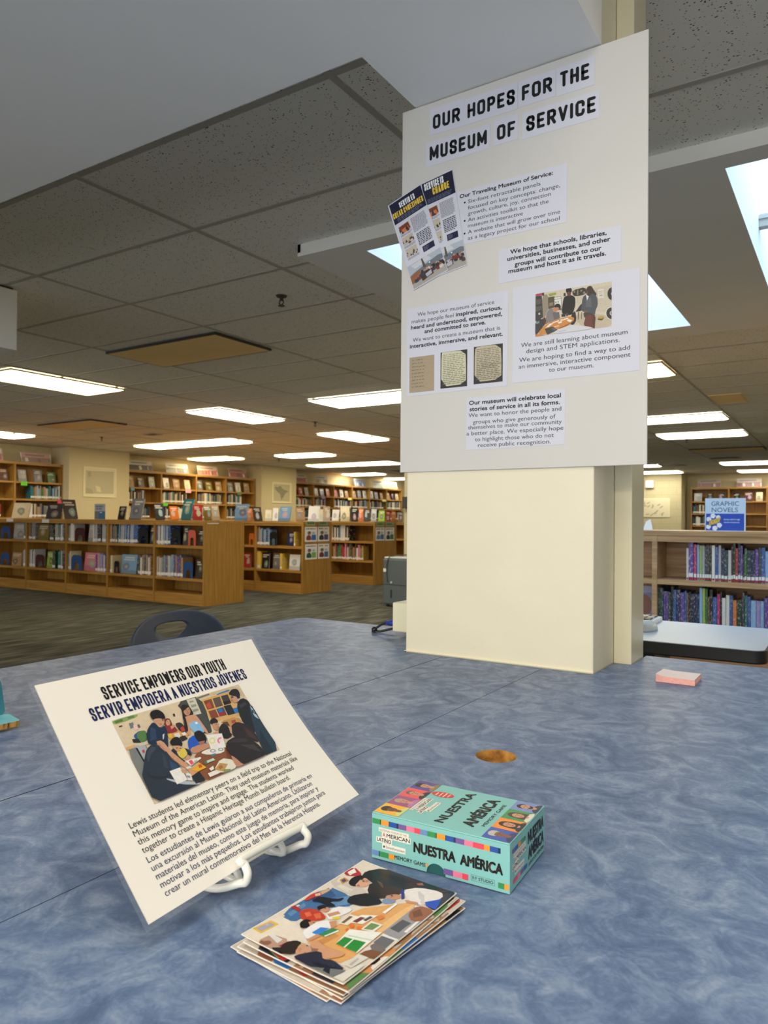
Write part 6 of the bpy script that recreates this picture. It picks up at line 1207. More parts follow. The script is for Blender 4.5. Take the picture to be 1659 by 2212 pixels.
e1(1, 'a', 6, 66, 'enamel_blue', 'blue'); f1(1, 'a', 76, 150, 'pale grey', 'pale picture book'); r1(1, 'a', 151, 166, ['teal'], tr=(.02, .021));
r1(1, 'b', 178, 228, ['tan', 'grey', 'pale grey', 'brown']); f1(1, 'b', 231, 296, 'olive', 'olive yellow book'); r1(1, 'b', 318, 348, ['dark green', 'dark grey']); r1(1, 'b', 350, 408, mix_grey + ['green'])
r1(1, 'c', 420, 474, ['pale grey', 'lime green', 'grey', 'teal', 'white']); e1(1, 'c', 478, 542, 'enamel_maroon', 'maroon'); f1(1, 'c', 555, 588, 'pale grey', 'narrow grey book', .25); r1(1, 'c', 592, 622, ['white', 'pale grey']); r1(1, 'c', 624, 650, ['navy', 'dark grey', 'purple']); r1(1, 'c', 651, 678, ['white', 'pale grey'])
r1(1, 'd', 695, 752, ['brown', 'grey', 'dark brown', 'tan', 'dark green'], tr=(.018, .026)); r1(1, 'd', 754, 884, mix_blue + ['pale grey', 'blue'], tr=(.018, .028), lean=.05, hr=(.235, .262)); e1(1, 'd', 888, 946, 'enamel_black', 'black'); f1(1, 'd', 950, 974, 'dark grey', 'narrow dark book')
r1(1, 'e', 1002, 1094, ['white', 'light blue', 'pale grey', 'blue', 'white'], tr=(.018, .027), hr=(.235, .27)); e1(1, 'e', 1098, 1152, 'enamel_black', 'black'); f1(1, 'e', 1160, 1194, 'dark grey', 'dim grey book'); e1(1, 'e', 1204, 1252, 'enamel_pink', 'pinkish red'); f1(1, 'e', 1256, 1296, 'dark brown', 'dark brown book', .2)
e1(0, 'a', 6, 60, 'enamel_blue', 'blue'); f1(0, 'a', 66, 126, 'tan', 'pinkish brown book', .2); r1(0, 'a', 148, 166, ['teal', 'pale grey'])
r1(0, 'b', 188, 226, ['white', 'pale grey', 'grey']); e1(0, 'b', 228, 286, 'enamel_maroon', 'maroon'); f1(0, 'b', 290, 336, 'lime green', 'pale green picture book'); r1(0, 'b', 338, 362, ['olive', 'dark green']); r1(0, 'b', 372, 408, ['teal', 'grey', 'pale grey'])
r1(0, 'c', 422, 454, mix_grey); e1(0, 'c', 458, 526, 'enamel_blue', 'blue', .21); f1(0, 'c', 530, 608, 'pink', 'pink picture book', .25); r1(0, 'c', 612, 680, ['purple', 'lilac', 'white', 'pink', 'pale grey'])
r1(0, 'd', 695, 728, mix_grey); e1(0, 'd', 732, 764, 'enamel_black', 'black', .16); f1(0, 'd', 766, 864, 'light blue', 'big light blue picture book', .25); f1(0, 'd', 866, 884, 'black', 'narrow black book', .2); r1(0, 'd', 886, 974, ['grey', 'pale grey', 'white', 'tan', 'dark grey'], tr=(.018, .027))
r1(0, 'e', 994, 1172, ['white', 'pale grey', 'light blue', 'purple', 'grey', 'tan', 'white'], tr=(.018, .028), hr=(.23, .28)); e1(0, 'e', 1176, 1236, 'enamel_blue', 'blue', .20); f1(0, 'e', 1240, 1286, 'dark brown', 'dark brown book')
# labels on the rails
def rail_tag(u0, u1, v0, v1, y, label, mat='label_white'):
    a, b = at(u0, v1, y=y), at(u1, v0, y=y); m = MB(); m.box(a.x, b.x, y - .002, y - .0003, a.z, b.z, mat); o = m.build('shelf_label'); tag(o, label, 'label', 'small white shelf labels')
rail_tag(14, 29, 1120.5, 1126.5, S1Y - .004, 'tiny white label on the top rail of the nearest low bookcase, farther from the end')
rail_tag(91, 106, 1122, 1129, S1Y - .004, 'tiny white label on the top rail of the nearest low bookcase, nearer the end')
# ---- second, third and fourth rows
def low(y, x1, name, label, sh, n=4, step=.905, H=1.022):
    return bookcase('low_bookcase', label, (0, y, 0), 0, [x1 - step*k for k in range(n, -1, -1)], H, .66, sh, group='low double sided bookcases')
S2Y, S2X, S3Y, S3X = 8.093, -6.535, 9.93, -6.535
low(S2Y, S2X, 's2', 'second low oak bookcase, four posters on its end panel', [.671, .327]); low(S3Y, S3X, 's3', 'third low oak bookcase, two posters on its end panel', [.703, .388])
low(11.77, -6.50, 's4', 'fourth low oak bookcase, a sliver seen beside the block pier', [.703, .388])
M2_, M3_ = Matrix.Translation((0, S2Y + .02, 0)), Matrix.Translation((0, S3Y + .02, 0))
G2_ = 'books on the second low bookcase'; G3_ = 'books on the third low bookcase'
X2 = lambda cx: ux(500 + cx*.2532, 1180, S2Y + .03); X3 = lambda cx: ux(500 + cx*.2532, 1180, S3Y + .03)
w2 = lambda up: '%s shelf of the second low bookcase' % ('upper' if up else 'lower')
row(M2_, X2(220), X2(325), .671, .008, ['light blue', 'dark grey', 'pale grey', 'teal', 'tan', 'blue'], w2(1), G2_, tr=(.018, .028)); bookend(M2_, (X2(328) + X2(384))/2, .671, .012, X2(384) - X2(328), .20, 'enamel_black', 'black bookend on the upper shelf of the second low bookcase')
face_book(M2_, (X2(462) + X2(522))/2, .671, .04, X2(522) - X2(462), .20, 'navy', 'navy and white book standing alone on the upper shelf of the second low bookcase', G2_, back=.1); shelf_book(M2_, X2(534), .02, .6715, .026, .17, .205, 'yellow', 'yellow book end-on beside the navy and white book on the second low bookcase', G2_)
bookend(M2_, (X2(150) + X2(194))/2, .671, .012, X2(194) - X2(150), .17, 'enamel_orange', 'orange bookend in the left bay of the second low bookcase')
row(M2_, X2(205), X2(246), .327, .008, ['grey', 'yellow', 'pale grey'], w2(0), G2_, tr=(.018, .026)); face_book(M2_, (X2(250) + X2(312))/2, .327, .03, X2(312) - X2(250), .24, 'black', 'black book with a white splash on the lower shelf of the second low bookcase', G2_, back=.08)
face_book(M2_, (X2(342) + X2(404))/2, .327, .04, X2(404) - X2(342), .235, 'grey', 'grey and yellow book facing out on the lower shelf of the second low bookcase', G2_, back=.1); shelf_book(M2_, X2(420), .02, .3275, .04, .17, .235, 'yellow', 'yellow book beside the grey and yellow one on the second low bookcase', G2_)
face_book(M2_, (X2(480) + X2(572))/2, .327, .04, X2(572) - X2(480), .225, 'white', 'white book with red and blue marks, lower shelf of the second low bookcase', G2_, back=.1)
face_book(M2_, (X2(88) + X2(150))/2, .327, .04, X2(150) - X2(88), .22, 'red', 'red and yellow book low in the left bay of the second low bookcase', G2_, back=.1)
w3 = lambda up: '%s shelf of the third low bookcase' % ('upper' if up else 'lower')
row(M3_, X3(852), X3(1014), .703, .008, ['white', 'light blue', 'black', 'cream', 'white', 'brown', 'black'], w3(1), G3_, tr=(.022, .034), hr=(.22, .27)); row(M3_, X3(852), X3(1132), .388, .008, ['red', 'green', 'yellow', 'grey', 'brown', 'white', 'pink', 'dark grey', 'orange'], w3(0), G3_, tr=(.02, .036), hr=(.19, .27))
# posters on the end panels
def poster(x, u0, u1, v0, v1, label, cols, green=False):
    a, b = at(u0, v1, x=x), at(u1, v0, x=x); w, h = b.y - a.y, b.z - a.z
    S = plane_map((x + .0008, a.y, a.z), (0, 1, 0), (0, 0, 1)); m = MB(); random.seed(int(u0)); m.prism([(0, 0), (w, 0), (w, h), (0, h)], S, 0, .0015, 'label_white' if not green else 'matte_print', (150, 170, 120))
    if green: lines_of_type(m, S, .15*w, .85*w, .8*h, .3*h, 1, 'matte_print', (60, 80, 50), .0017, 3)
    else:
        lines_of_type(m, S, .08*w, .6*w, .93*h, .82*h, 1, 'matte_print', (90, 90, 96), .0017, 3); lines_of_type(m, S, .6*w, .93*w, .93*h, .82*h, 1, 'matte_print', (190, 60, 60), .0017, 2)
        c0, c1, c2 = cols
        picture(m, S, .08*w, .72*h, .84*w, .62*h, [((226, 226, 226), SQ), (c1, [(.56, .4), (1, .4), (1, 1), (.56, 1)]), (c0, [(.02, 1), (.06, .55), (.3, .4), (.5, .55), (.56, 1)]), ((40, 36, 38), [(.16, .3), (.2, .05), (.4, .02), (.5, .12), (.46, .36), (.3, .42)]), ((150, 104, 80), ell(.32, .27, .11, .15)), (c2, [(.62, .12), (.86, .12), (.86, .3), (.62, .3)])], 'matte_print', .0018)
    o = m.build('end_panel_poster' if not green else 'section_label'); tag(o, label, 'poster' if not green else 'label', 'notices on the bookcase ends')
for (c0, c1, r0, r1_, lb, cols) in ((625, 729, 704, 832, 'upper left of the four posters on the second bookcase end', ((130, 60, 60), (60, 100, 190), (150, 170, 200))), (736, 833, 702, 828, 'upper right of the four posters on the second bookcase end', ((46, 46, 56), (90, 76, 130), (190, 190, 200))), (627, 729, 850, 984, 'lower left of the four posters on the second bookcase end', ((46, 84, 60), (120, 180, 80), (150, 170, 220))), (737, 833, 846, 976, 'lower right of the four posters on the second bookcase end', ((120, 40, 60), (60, 110, 160), (160, 170, 200)))):
    poster(S2X + .0345 - .0325, 500 + c0*.2532, 500 + c1*.2532, 960 + r0*.2532, 960 + r1_*.2532, 'notice with a figure, ' + lb, cols)
poster(S2X + .002, 500 + 634*.2532, 500 + 716*.2532, 960 + 656*.2532, 960 + 692*.2532, 'left green label above the four posters', None, True); poster(S2X + .002, 500 + 742*.2532, 500 + 822*.2532, 960 + 656*.2532, 960 + 692*.2532, 'right green label above the four posters', None, True)
for (c0, c1, lb, cols) in ((1228, 1306, 'left of the two posters on the third bookcase end', ((110, 130, 170), (60, 110, 190), (150, 170, 210))), (1311, 1388, 'right of the two posters on the third bookcase end', ((40, 60, 50), (60, 120, 80), (190, 190, 200)))):
    poster(S3X + .002, 500 + c0*.2532, 500 + c1*.2532, 960 + 708*.2532, 960 + 822*.2532, 'notice with a figure, ' + lb, cols)
poster(S3X + .002, 500 + 1236*.2532, 500 + 1300*.2532, 960 + 666*.2532, 960 + 698*.2532, 'left green label above the two posters', None, True); poster(S3X + .002, 500 + 1316*.2532, 500 + 1384*.2532, 960 + 666*.2532, 960 + 698*.2532, 'right green label above the two posters', None, True)
a, b = at(448, 1131, x=-6.5615), at(472, 1127, x=-6.5615)
m = MB(); m.box(-6.5605, -6.5585, a.y, b.y, a.z - .004, b.z, 'label_white'); tag(m.build('shelf_label'), 'white strip label at the top of the nearest bookcase end panel', 'label', 'small white shelf labels')
# ---- display books standing on the low bookcases
def disp(y, H, u0, u1, v0, v1, lean, cname, desc, back=.28, stand=True, th=.02):
    """u0..u1 is the foot, v0 top, v1 foot; lean > 0: the top goes to the right in view"""
    a, b = at(u0, v1, y=y), at(u1, v1, y=y); h = (at(u0, v0, y=y).z - a.z); cx = (a.x + b.x)/2
    dist = math.hypot(cx, y); face = math.atan2(-cx, y)                # the yaw that would face the reader's spot
    off = -lean*.62; yaw = max(-.3, min(1.9, face + off)); wid = min(.28, max(.08, (u1 - u0)/F_PX*dist/max(.5, math.cos(off))*.93)); h = min(.40, h/math.cos(back))
    face_book(I4, cx, H, y, wid, h, cname, desc + ' standing on the low bookcases', 'display books on top of the low bookcases', back, 0, yaw, th)
    if stand:
        R = Matrix.Translation((cx, y, H + .0006)) @ Matrix.Rotation(yaw, 4, 'Z'); r = thing('book_stand', 'small stand propping up the ' + desc, 'book stand', (cx, y, H), 0, 'stands behind the display books')
        t_ = math.tan(back); yy = lambda z: th/math.cos(back) + z*t_ + .003
        m = MB(); m.prism([(yy(.012), .0), (yy(h*.5), h*.5), (yy(h*.5) + .01, h*.5), (yy(h*.5) + .05, 0)], lambda p, q_, hh=0: R @ Vector((hh, p, q_)), -.012, .012, 'oak_board'); part(m, 'prop', r)
T1, T2, T3 = S1Y + .22, S2Y + .22, S3Y + .22
disp(T1, S1H, 27, 58, 1085, 1118, 1, 'cream', 'orange and white book at the far left'); disp(T1, S1H, 100, 128, 1087, 1119, 1, 'dark grey', 'dark grey book right of the orange and white one'); disp(T1, S1H, 143, 168, 1079, 1120, -1, 'dark brown', 'dark brown book left of the acrylic sign')
disp(T1, S1H, 254, 268, 1092, 1120, 1, 'black', 'small black book with cream edges beside the acrylic sign'); disp(T1, S1H, 279, 304, 1076, 1121, 1, 'grey', 'tall grey book in front of the wall shelves'); disp(T1, S1H, 338, 357, 1085, 1120, -.8, 'black', 'black book right of the tall grey one')
disp(T1, S1H, 371, 388, 1091, 1120, -1, 'orange', 'orange book between the black and the tall blue one'); disp(T1, S1H, 390, 412, 1076, 1121, 1, 'teal', 'tall teal book right of the orange one'); disp(T1, S1H, 417, 438, 1089, 1122, -.2, 'red', 'red book right of the tall teal one'); disp(T1, S1H, 442, 458, 1090, 1122, -.6, 'olive', 'olive book right of the red one'); disp(T1, S1H, 460, 476, 1089, 1122, -.8, 'tan', 'tan book near the end of the nearest bookcase')
disp(T2, 1.022, 505, 534, 1087, 1123, .7, 'light blue', 'blue and white picture book just past the nearest bookcase'); disp(T2, 1.022, 535, 547, 1096, 1123, -.2, 'orange', 'orange and red book beside the blue and white one'); disp(T2, 1.022, 550, 568, 1092, 1122, -.9, 'dark brown', 'dark brown book below the second map'); disp(T2, 1.022, 572, 586, 1098, 1122, .2, 'cream', 'short cream book below the second map'); disp(T2, 1.022, 588, 600, 1094, 1122, .3, 'white', 'white stacked book below the second map')
disp(T2, 1.022, 600, 625, 1091, 1123, .9, 'light blue', 'large sky blue book right of the white ones'); disp(T2, 1.022, 640, 660, 1093, 1123, -.4, 'tan', 'brownish pink book right of the sky blue one'); disp(T2, 1.022, 664, 690, 1090, 1123, .4, 'white', 'black and white patterned book'); disp(T2, 1.022, 692, 697, 1096, 1123, 0, 'cream', 'narrow cream book beside the patterned one', stand=False); disp(T2, 1.022, 698, 714, 1090, 1123, -.1, 'tan', 'tan book with a white top')
disp(T3, 1.022, 716, 732, 1100, 1125, .4, 'white', 'white framed book with a small picture'); disp(T3, 1.022, 735, 756, 1093, 1125, -.1, 'cream', 'cream book with a black band'); disp(T3, 1.022, 758, 774, 1095, 1125, -.2, 'black', 'black book right of the banded cream one'); disp(T3, 1.022, 776, 784, 1097, 1125, 0, 'orange', 'narrow orange and green book', stand=False); disp(T3, 1.022, 786, 799, 1098, 1125, 0, 'dark grey', 'dark grey book near the end of the third bookcase'); disp(T3, 1.022, 801, 813, 1098, 1125, .2, 'pale grey', 'pale grey book near the end of the third bookcase')
disp(T3, 1.022, 817, 831, 1101, 1125, .1, 'lime green', 'lime green book near the end of the third bookcase'); disp(11.99, 1.022, 834, 844, 1103, 1125, -.1, 'red', 'red book farthest along the low bookcases'); disp(11.99, 1.022, 846, 856, 1103, 1125, -.2, 'orange', 'orange book farthest along the low bookcases'); disp(11.99, 1.022, 860, 870, 1104, 1125, .1, 'dark brown', 'dark book touching the block pier in view')
# acrylic sign on the first row
a, b = at(204, 1121, y=T1), at(228, 1087, y=T1); r = thing('acrylic_sign', 'small blue and grey acrylic sign standing on the nearest bookcase under the first map', 'sign', (a.x, T1, S1H))
m = MB(); m.box(a.x, b.x, T1, T1 + .004, S1H + .0006, S1H + .30*(b.z - a.z)/.30, 'clear_acrylic'); m.box(a.x, b.x, T1 + .004, T1 + .07, S1H + .0006, S1H + .004, 'clear_acrylic'); part(m, 'holder', r)
Sg = plane_map((a.x, T1 - .001, S1H), (1, 0, 0), (0, 0, 1)); w, h = b.x - a.x, b.z - a.z
m = MB(); m.prism([(.004, .004), (w - .004, .004), (w - .004, h - .004), (.004, h - .004)], Sg, -.0005, .0005, 'matte_print', (176, 186, 196)); picture(m, Sg, .004, h*.52, w - .008, h*.5, [((60, 116, 160), SQ), ((120, 128, 128), [(0, 0), (.4, 0), (.4, 1), (0, 1)]), ((226, 232, 236), [(.5, .1), (.7, .1), (.7, .22), (.5, .22)])], 'matte_print', .0007); lines_of_type(m, Sg, .15*w, .85*w, .9*h, .6*h, 2, 'matte_print', (110, 130, 150), .0007, 3); part(m, 'card', r)

# ================================================================== tall wall bookcases
WX = -12.60; MW = Matrix.Translation((WX, 0, 0)) @ Matrix.Rotation(math.pi/2, 4, 'Z')
SHW = [1.70, 1.39, 1.05, .71, .37]
def yw(u, v=1045): return at(u, v, x=WX).y
BA = [5.6, 6.55, yw(32.5), yw(138)]; BB = [9.775, yw(349), yw(424.5), yw(489), yw(551)]; BC = [15.09, yw(678), yw(722), yw(761.5), yw(799.5), yw(835.5), yw(869)]
for nm, B in (('left of the first map', BA), ('between the two maps', BB), ('beyond the second map', BC)):
    bookcase('wall_bookcase', 'tall oak bookcase on the far wall %s' % nm, (WX, 0, 0), math.pi/2, B, 2.05, .33, SHW, plinth=.10, apron=.045, double=False, group='tall wall bookcases')
FC = {'A': [(-1, 'pink'), (0, 'red')], }
random.seed(21)
def face_row(M, x0, x1, z, cols, where, group, n=3, off=.10, h=(.20, .24), w=(.15, .18)):
    for k in range(n):
        cx = x0 + (x1 - x0)*(k + .5)/n*(1 - off) + (x1 - x0)*off*.5 + random.uniform(-.02, .02); ww = random.uniform(*w)
        face_book(M, cx, z, .06, ww, random.uniform(*h), cols[k % len(cols)], '%s book cover, %s %s' % (cols[k % len(cols)], ORD[k], where), group, back=.2, th=.02)
GA = 'books facing out on the tall wall bookcases'
face_row(MW, BA[1], BA[2], 1.70, ['pink', 'red', 'brown'], 'along the second bay left of the first map', GA)
face_row(MW, BA[2], BA[3], 1.70, ['pale grey', 'grey', 'green'], 'along the bay just left of the first map', GA)
for k, cols in enumerate((['tan', 'dark brown', 'grey'], ['white', 'tan', 'cream'], ['grey', 'olive', 'tan'], ['grey', 'white', 'tan'])):
    face_row(MW, BB[k], BB[k + 1], 1.70, cols, 'along the %s bay between the two maps' % ORD[k], GA)
for k, cols in enumerate((['white', 'red', 'pale grey'], ['tan', 'grey', 'orange'], ['pink', 'white', 'tan'], ['tan', 'grey', 'white'], ['white', 'pale grey', 'tan'], ['tan', 'navy', 'cream'])):
    face_row(MW, BC[k], BC[k + 1], 1.70, cols, 'along the %s bay beyond the second map' % ORD[k], GA)
# the far rows of spines: too many and too small to count, one mass
mm = MB(); random.seed(5)
def far_spines(M, x0, x1, z, cols, dep=.16):
    x = x0
    while x < x1:
        th = random.uniform(.02, .045); h = random.uniform(.19, .255); c = PAL[random.choice(cols)]; y0 = .03 + random.uniform(0, .01)
        vs = [M @ Vector((a, b, c_)) for c_ in (z + .0006, z + h) for b in (y0, y0 + dep) for a in (x, x + th*.95)]
        mm.raw(vs, [(0, 2, 3, 1), (4, 5, 7, 6), (0, 1, 5, 4), (2, 6, 7, 3), (0, 4, 6, 2), (1, 3, 7, 5)], 'coated_print', c)
        q_ = [M @ Vector((a, y0 - .001, z + b)) for a, b in ((x + .002, .02), (x + th*.93, .02), (x + th*.93, .055), (x + .002, .055))]; mm.face(q_, 'label_white'); x += th
mixw = ['white', 'pale grey', 'grey', 'dark grey', 'black', 'dark teal', 'tan', 'brown', 'teal', 'dark green', 'cream', 'navy']
far_spines(MW, BA[2] + .32, BA[3] - .05, 1.39, ['teal', 'white', 'green', 'tan', 'orange', 'navy', 'pale grey', 'light blue']); far_spines(MW, BA[2] + .05, BA[3] - .05, 1.05, mixw); far_spines(MW, BA[1] + .05, BA[2] - .25, 1.05, ['white', 'orange', 'red', 'cream'])
for k, (f0, f1_) in enumerate(((.08, .55), (.03, .72), (.03, .85), (.03, .55))):
    L_ = BB[k + 1] - BB[k]; far_spines(MW, BB[k] + .03 + L_*f0, BB[k] + L_*f1_, 1.39, mixw); far_spines(MW, BB[k] + .04, BB[k] + L_*.7, 1.05, mixw)
for k, (f0, f1_) in enumerate(((.1, .9), (.03, .6), (.03, .95), (.05, .9), (.05, .85), (.05, .9))):
    L_ = BC[k + 1] - BC[k]; far_spines(MW, BC[k] + .03 + L_*f0, BC[k] + L_*f1_, 1.39, mixw + ['white', 'red']); far_spines(MW, BC[k] + .04, BC[k] + L_*.9, 1.05, mixw)
# the back wall bookcase behind the graphic novels
BWY = 21.75; xr = [at(u, 1080, y=BWY).x for u in (1492, 1574, 1657)]
BR = [xr[0], xr[1], xr[2], xr[2] + 1.0]
bookcase('wall_bookcase', 'tall oak bookcase on the back wall behind the graphic novel sign', (0, BWY, 0), 0, BR, 2.0, .33, [1.62, 1.29, .96, .65, .35], plinth=.10, apron=.045, double=False, group='tall wall bookcases')
MR = Matrix.Translation((0, BWY, 0))
face_row(MR, BR[0], BR[1], 1.62, ['pale grey', 'dark brown', 'dark grey'], 'along the left bay behind the graphic novel sign', GA, h=(.22, .25), w=(.15, .2)); face_row(MR, BR[1], BR[2], 1.62, ['black', 'maroon', 'cream'], 'along the right bay behind the graphic novel sign', GA, h=(.22, .25), w=(.15, .2))
far_spines(MR, BR[0] + .05, BR[0] + .8, 1.29, mixw + ['white']); far_spines(MR, BR[0] + .05, BR[0] + .7, .96, mixw + ['maroon', 'white']); far_spines(MR, BR[1] + .05, BR[1] + .35, .96, mixw)
o = mm.build('books'); tag(o, 'rows of small book spines on the tall wall bookcases', 'books', None, 'stuff')
# acrylic header boxes on top of the wall cases
def header(M, x0, x1, z, hgt, top, bot, label, kind=0, trap=0.0):
    L_ = x1 - x0; S = plane_map(M @ Vector((x0, .05, z + .0006)), M.to_3x3() @ Vector((1, 0, 0)), M.to_3x3() @ Vector((0, .22, 1)))
    r = thing('header_box', label, 'shelf header', M @ Vector((x0, .05, z)), 0, 'clear header boxes on the wall bookcases')
    m = MB(); m.prism([(0, 0), (L_, 0), (L_ + trap, hgt), (-trap, hgt)], S, .001, .005, 'clear_acrylic'); m.prism([(0, 0), (L_, 0), (L_, .012), (0, .012)], S, -.16, .001, 'clear_acrylic'); part(m, 'case', r)
    random.seed(int(abs(x0)*100)); sh = [(top, SQ), (bot, [(0, .48), (1, .42), (1, 1), (0, 1)])]
    for q_ in range(7): a = random.random(); sh.append((random.choice([(236, 232, 224), bot, tuple(int(v*.6) for v in bot)]), [(a, .55), (a + .1, .5), (a + .13, .9), (a + .02, .95)]))
    sh.append((tuple(int(v*.55) for v in top), [(.12, .16), (.8, .14), (.8, .26), (.12, .28)]))
    m = MB(); m.prism([(.01, .006), (L_ - .01, .006), (L_ - .01 + trap, hgt - .006), (.01 - trap, hgt - .006)], S, -.001, .0, 'label_white'); picture(m, S, .012, hgt - .01, L_ - .024, hgt - .018, sh, 'coated_print', .0002); part(m, 'card', r)
PKc, RDc, BKc, ORc, BLc, GNc, WTc = (222, 170, 160), (186, 60, 56), (52, 48, 50), (216, 92, 60), (50, 104, 170), (96, 160, 70), (232, 226, 214)
hb = lambda u0, u1, v=1000: (yw(u0, v), yw(u1, v))
header(MW, *hb(-40, 11), 2.05, .23, WTc, (214, 120, 120), 'pink and white header box at the left edge'); header(MW, *hb(50, 114), 2.05, .19, PKc, (150, 110, 90), 'wide pinkish header box left of the first map', trap=.02)
for (u0, u1, tp, bt, lb) in ((281, 334, WTc, BKc, 'black and white header box nearest the first map'), (363, 411, WTc, BKc, 'second black and white header box between the maps'), (431, 475, (236, 200, 184), ORc, 'orange red header box between the maps'), (498, 537, (200, 130, 120), RDc, 'red header box nearest the second map')):
    header(MW, *hb(u0, u1), 2.05, .225, tp, bt, lb)
for (u0, u1, tp, bt, lb) in ((645, 668, WTc, RDc, 'red and white header box just past the second map'), (686, 712, WTc, (190, 160, 60), 'yellowish header box past the second map'), (770, 793, (120, 150, 180), BLc, 'blue header box on the farthest shelves'), (809, 831, WTc, GNc, 'left green and white header box on the farthest shelves'), (840, 862, WTc, GNc, 'right green and white header box on the farthest shelves')):
    header(MW, *hb(u0, u1), 2.05, .24, tp, bt, lb)
hx = lambda u: at(u, 1050, y=BWY).x
header(MR, hx(1506), hx(1557), 2.0, .24, (200, 186, 176), (170, 110, 110), 'left shiny header box on the back wall bookcase'); header(MR, hx(1590), hx(1645), 2.0, .24, (214, 196, 186), (150, 50, 54), 'right red header box on the back wall bookcase')
# paper tags hanging from shelf edges
def paper_tag(M, x, z, w, h, col, label):
    m = MB(); vs = [M @ Vector((x + a, -.012 - b*.004, z - c)) for c in (0.005, h) for b in (0, 1) for a in (0, w)]
    m.raw(vs, [(0, 2, 3, 1), (4, 5, 7, 6), (0, 1, 5, 4), (2, 6, 7, 3), (0, 4, 6, 2), (1, 3, 7, 5)], 'matte_print', col); tag(m.build('paper_tag'), label, 'tag', 'coloured paper tags on the wall shelves')
for (u0, u1, z, col, lb) in ((44, 58, 1.70, (110, 226, 60), 'bright green tag left of the first map'), (124, 135, 1.39, (240, 84, 120), 'hot pink tag low beside the first map'), (281, 290, 1.70, (110, 160, 176), 'blue tag just right of the first map'), (350, 362, 1.39, (110, 220, 60), 'bright green tag behind the display books'), (400, 412, 1.70, (236, 170, 200), 'pale pink tag between the maps'), (512, 521, 1.70, (120, 150, 80), 'dull green tag nearest the second map'), (694, 702, 1.70, (170, 130, 170), 'mauve tag past the second map'), (751, 759, 1.70, (236, 226, 140), 'nearer pale yellow tag on the farthest shelves'), (825, 833, 1.70, (236, 226, 140), 'farther pale yellow tag on the farthest shelves')):
    a, b = yw(u0), yw(u1); paper_tag(MW, a, z, b - a, .075, col, lb)

# ================================================================== graphic novels
GY, GH = 5.03, 1.008; post = -1.105
bookcase('low_bookcase', 'oak bookcase of graphic novels right of the column', (0, GY, 0), 0, [post - 1.83, post - .915, post, post + .915, post + 1.83], GH, .56, [.690, .36], plinth=.10, apron=.072, wood=('pale_oak', 'pale_oak'), group='low double sided bookcases')
MG = Matrix.Translation((0, GY, 0)); GG = 'graphic novels right of the column'
gx = lambda cx, v: at(1280 + cx*.2442, v, y=GY + .03).x
gz = lambda cy: at(1560, 980 + cy*.2442, y=GY + .03).z
cov = MB(); cov.box(-.5, .5, 0, .03, 0, 1, 'book_cover'); cov.box(-.5, -.4, .03, 1, 0, 1, 'book_cover'); cov.box(.4, .5, .03, 1, 0, 1, 'book_cover')
def me_of(mb, nm): o = mb.build(nm); me = o.data; bpy.data.objects.remove(o); return me
COV = me_of(cov, 'book'); pg = MB(); pg.box(-.39, .39, .031, .97, .012, .982, 'page_white'); PG = me_of(pg, 'page_block')
lb_ = MB(); lb_.box(-.47, .47, -.008, -.0006, .085, .185, 'label_white'); LBM = me_of(lb_, 'call_number_label')
dt = MB(); dt.prism([(.40*math.cos(a), .048 + .030*math.sin(a)) for a in (2*math.pi*k/14 for k in range(14))], lambda x, y, h=0: Vector((x, -.002 - h, y)), 0, .007, 'label_red'); DTM = me_of(dt, 'genre_dot')
tt = MB(); tt.box(-.28, .28, -.004, -.0004, .36, .86, 'title_ink') if False else None
def novel(x0, x1, zs, h, cname, label, top=None):
    th = x1 - x0; o = bpy.data.objects.new('graphic_novel', COV); C.objects.link(o); o.matrix_world = MG @ Matrix.Translation(((x0 + x1)/2, .03 + random.uniform(-.006, .006), zs + .0006)) @ Matrix.Diagonal((th*.95, .165, h, 1))
    j = random.uniform(.92, 1.08); o.color = lin(tuple(min(255, v*j) for v in PAL[cname])); tag(o, label, 'book', GG)
    for me, nm in ((PG, 'page_block'), (LBM, 'call_number_label'), (DTM, 'genre_dot')):
        c = bpy.data.objects.new(nm, me); C.objects.link(c); c.parent = o; c.color = o.color
up = [(828, 848, 850, 'white'), (849, 892, 790, 'purple'), (896, 920, 815, 'magenta'), (922, 944, 818, 'light blue'), (946, 966, 825, 'lime green'), (968, 990, 826, 'pale grey'), (992, 1011, 828, 'dark teal'), (1013, 1031, 822, 'dark grey'), (1033, 1052, 822, 'black'), (1055, 1083, 823, 'white'), (1085, 1111, 836, 'blue'), (1113, 1136, 822, 'pale grey'), (1138, 1165, 852, 'navy'), (1167, 1195, 866, 'dark teal'), (1197, 1226, 866, 'white'), (1228, 1243, 824, 'black'), (1245, 1263, 792, 'dark brown'), (1265, 1286, 846, 'red'), (1288, 1307, 790, 'navy'), (1309, 1328, 824, 'purple'), (1330, 1342, 900, 'dark grey'), (1344, 1363, 850, 'green'), (1365, 1400, 864, 'dark teal'), (1402, 1436, 864, 'navy'), (1438, 1469, 854, 'purple'), (1471, 1491, 842, 'dark grey'), (1493, 1526, 840, 'blue'), (1528, 1556, 872, 'light blue'), (1560, 1590, 850, 'navy'), (1592, 1620, 860, 'teal')]
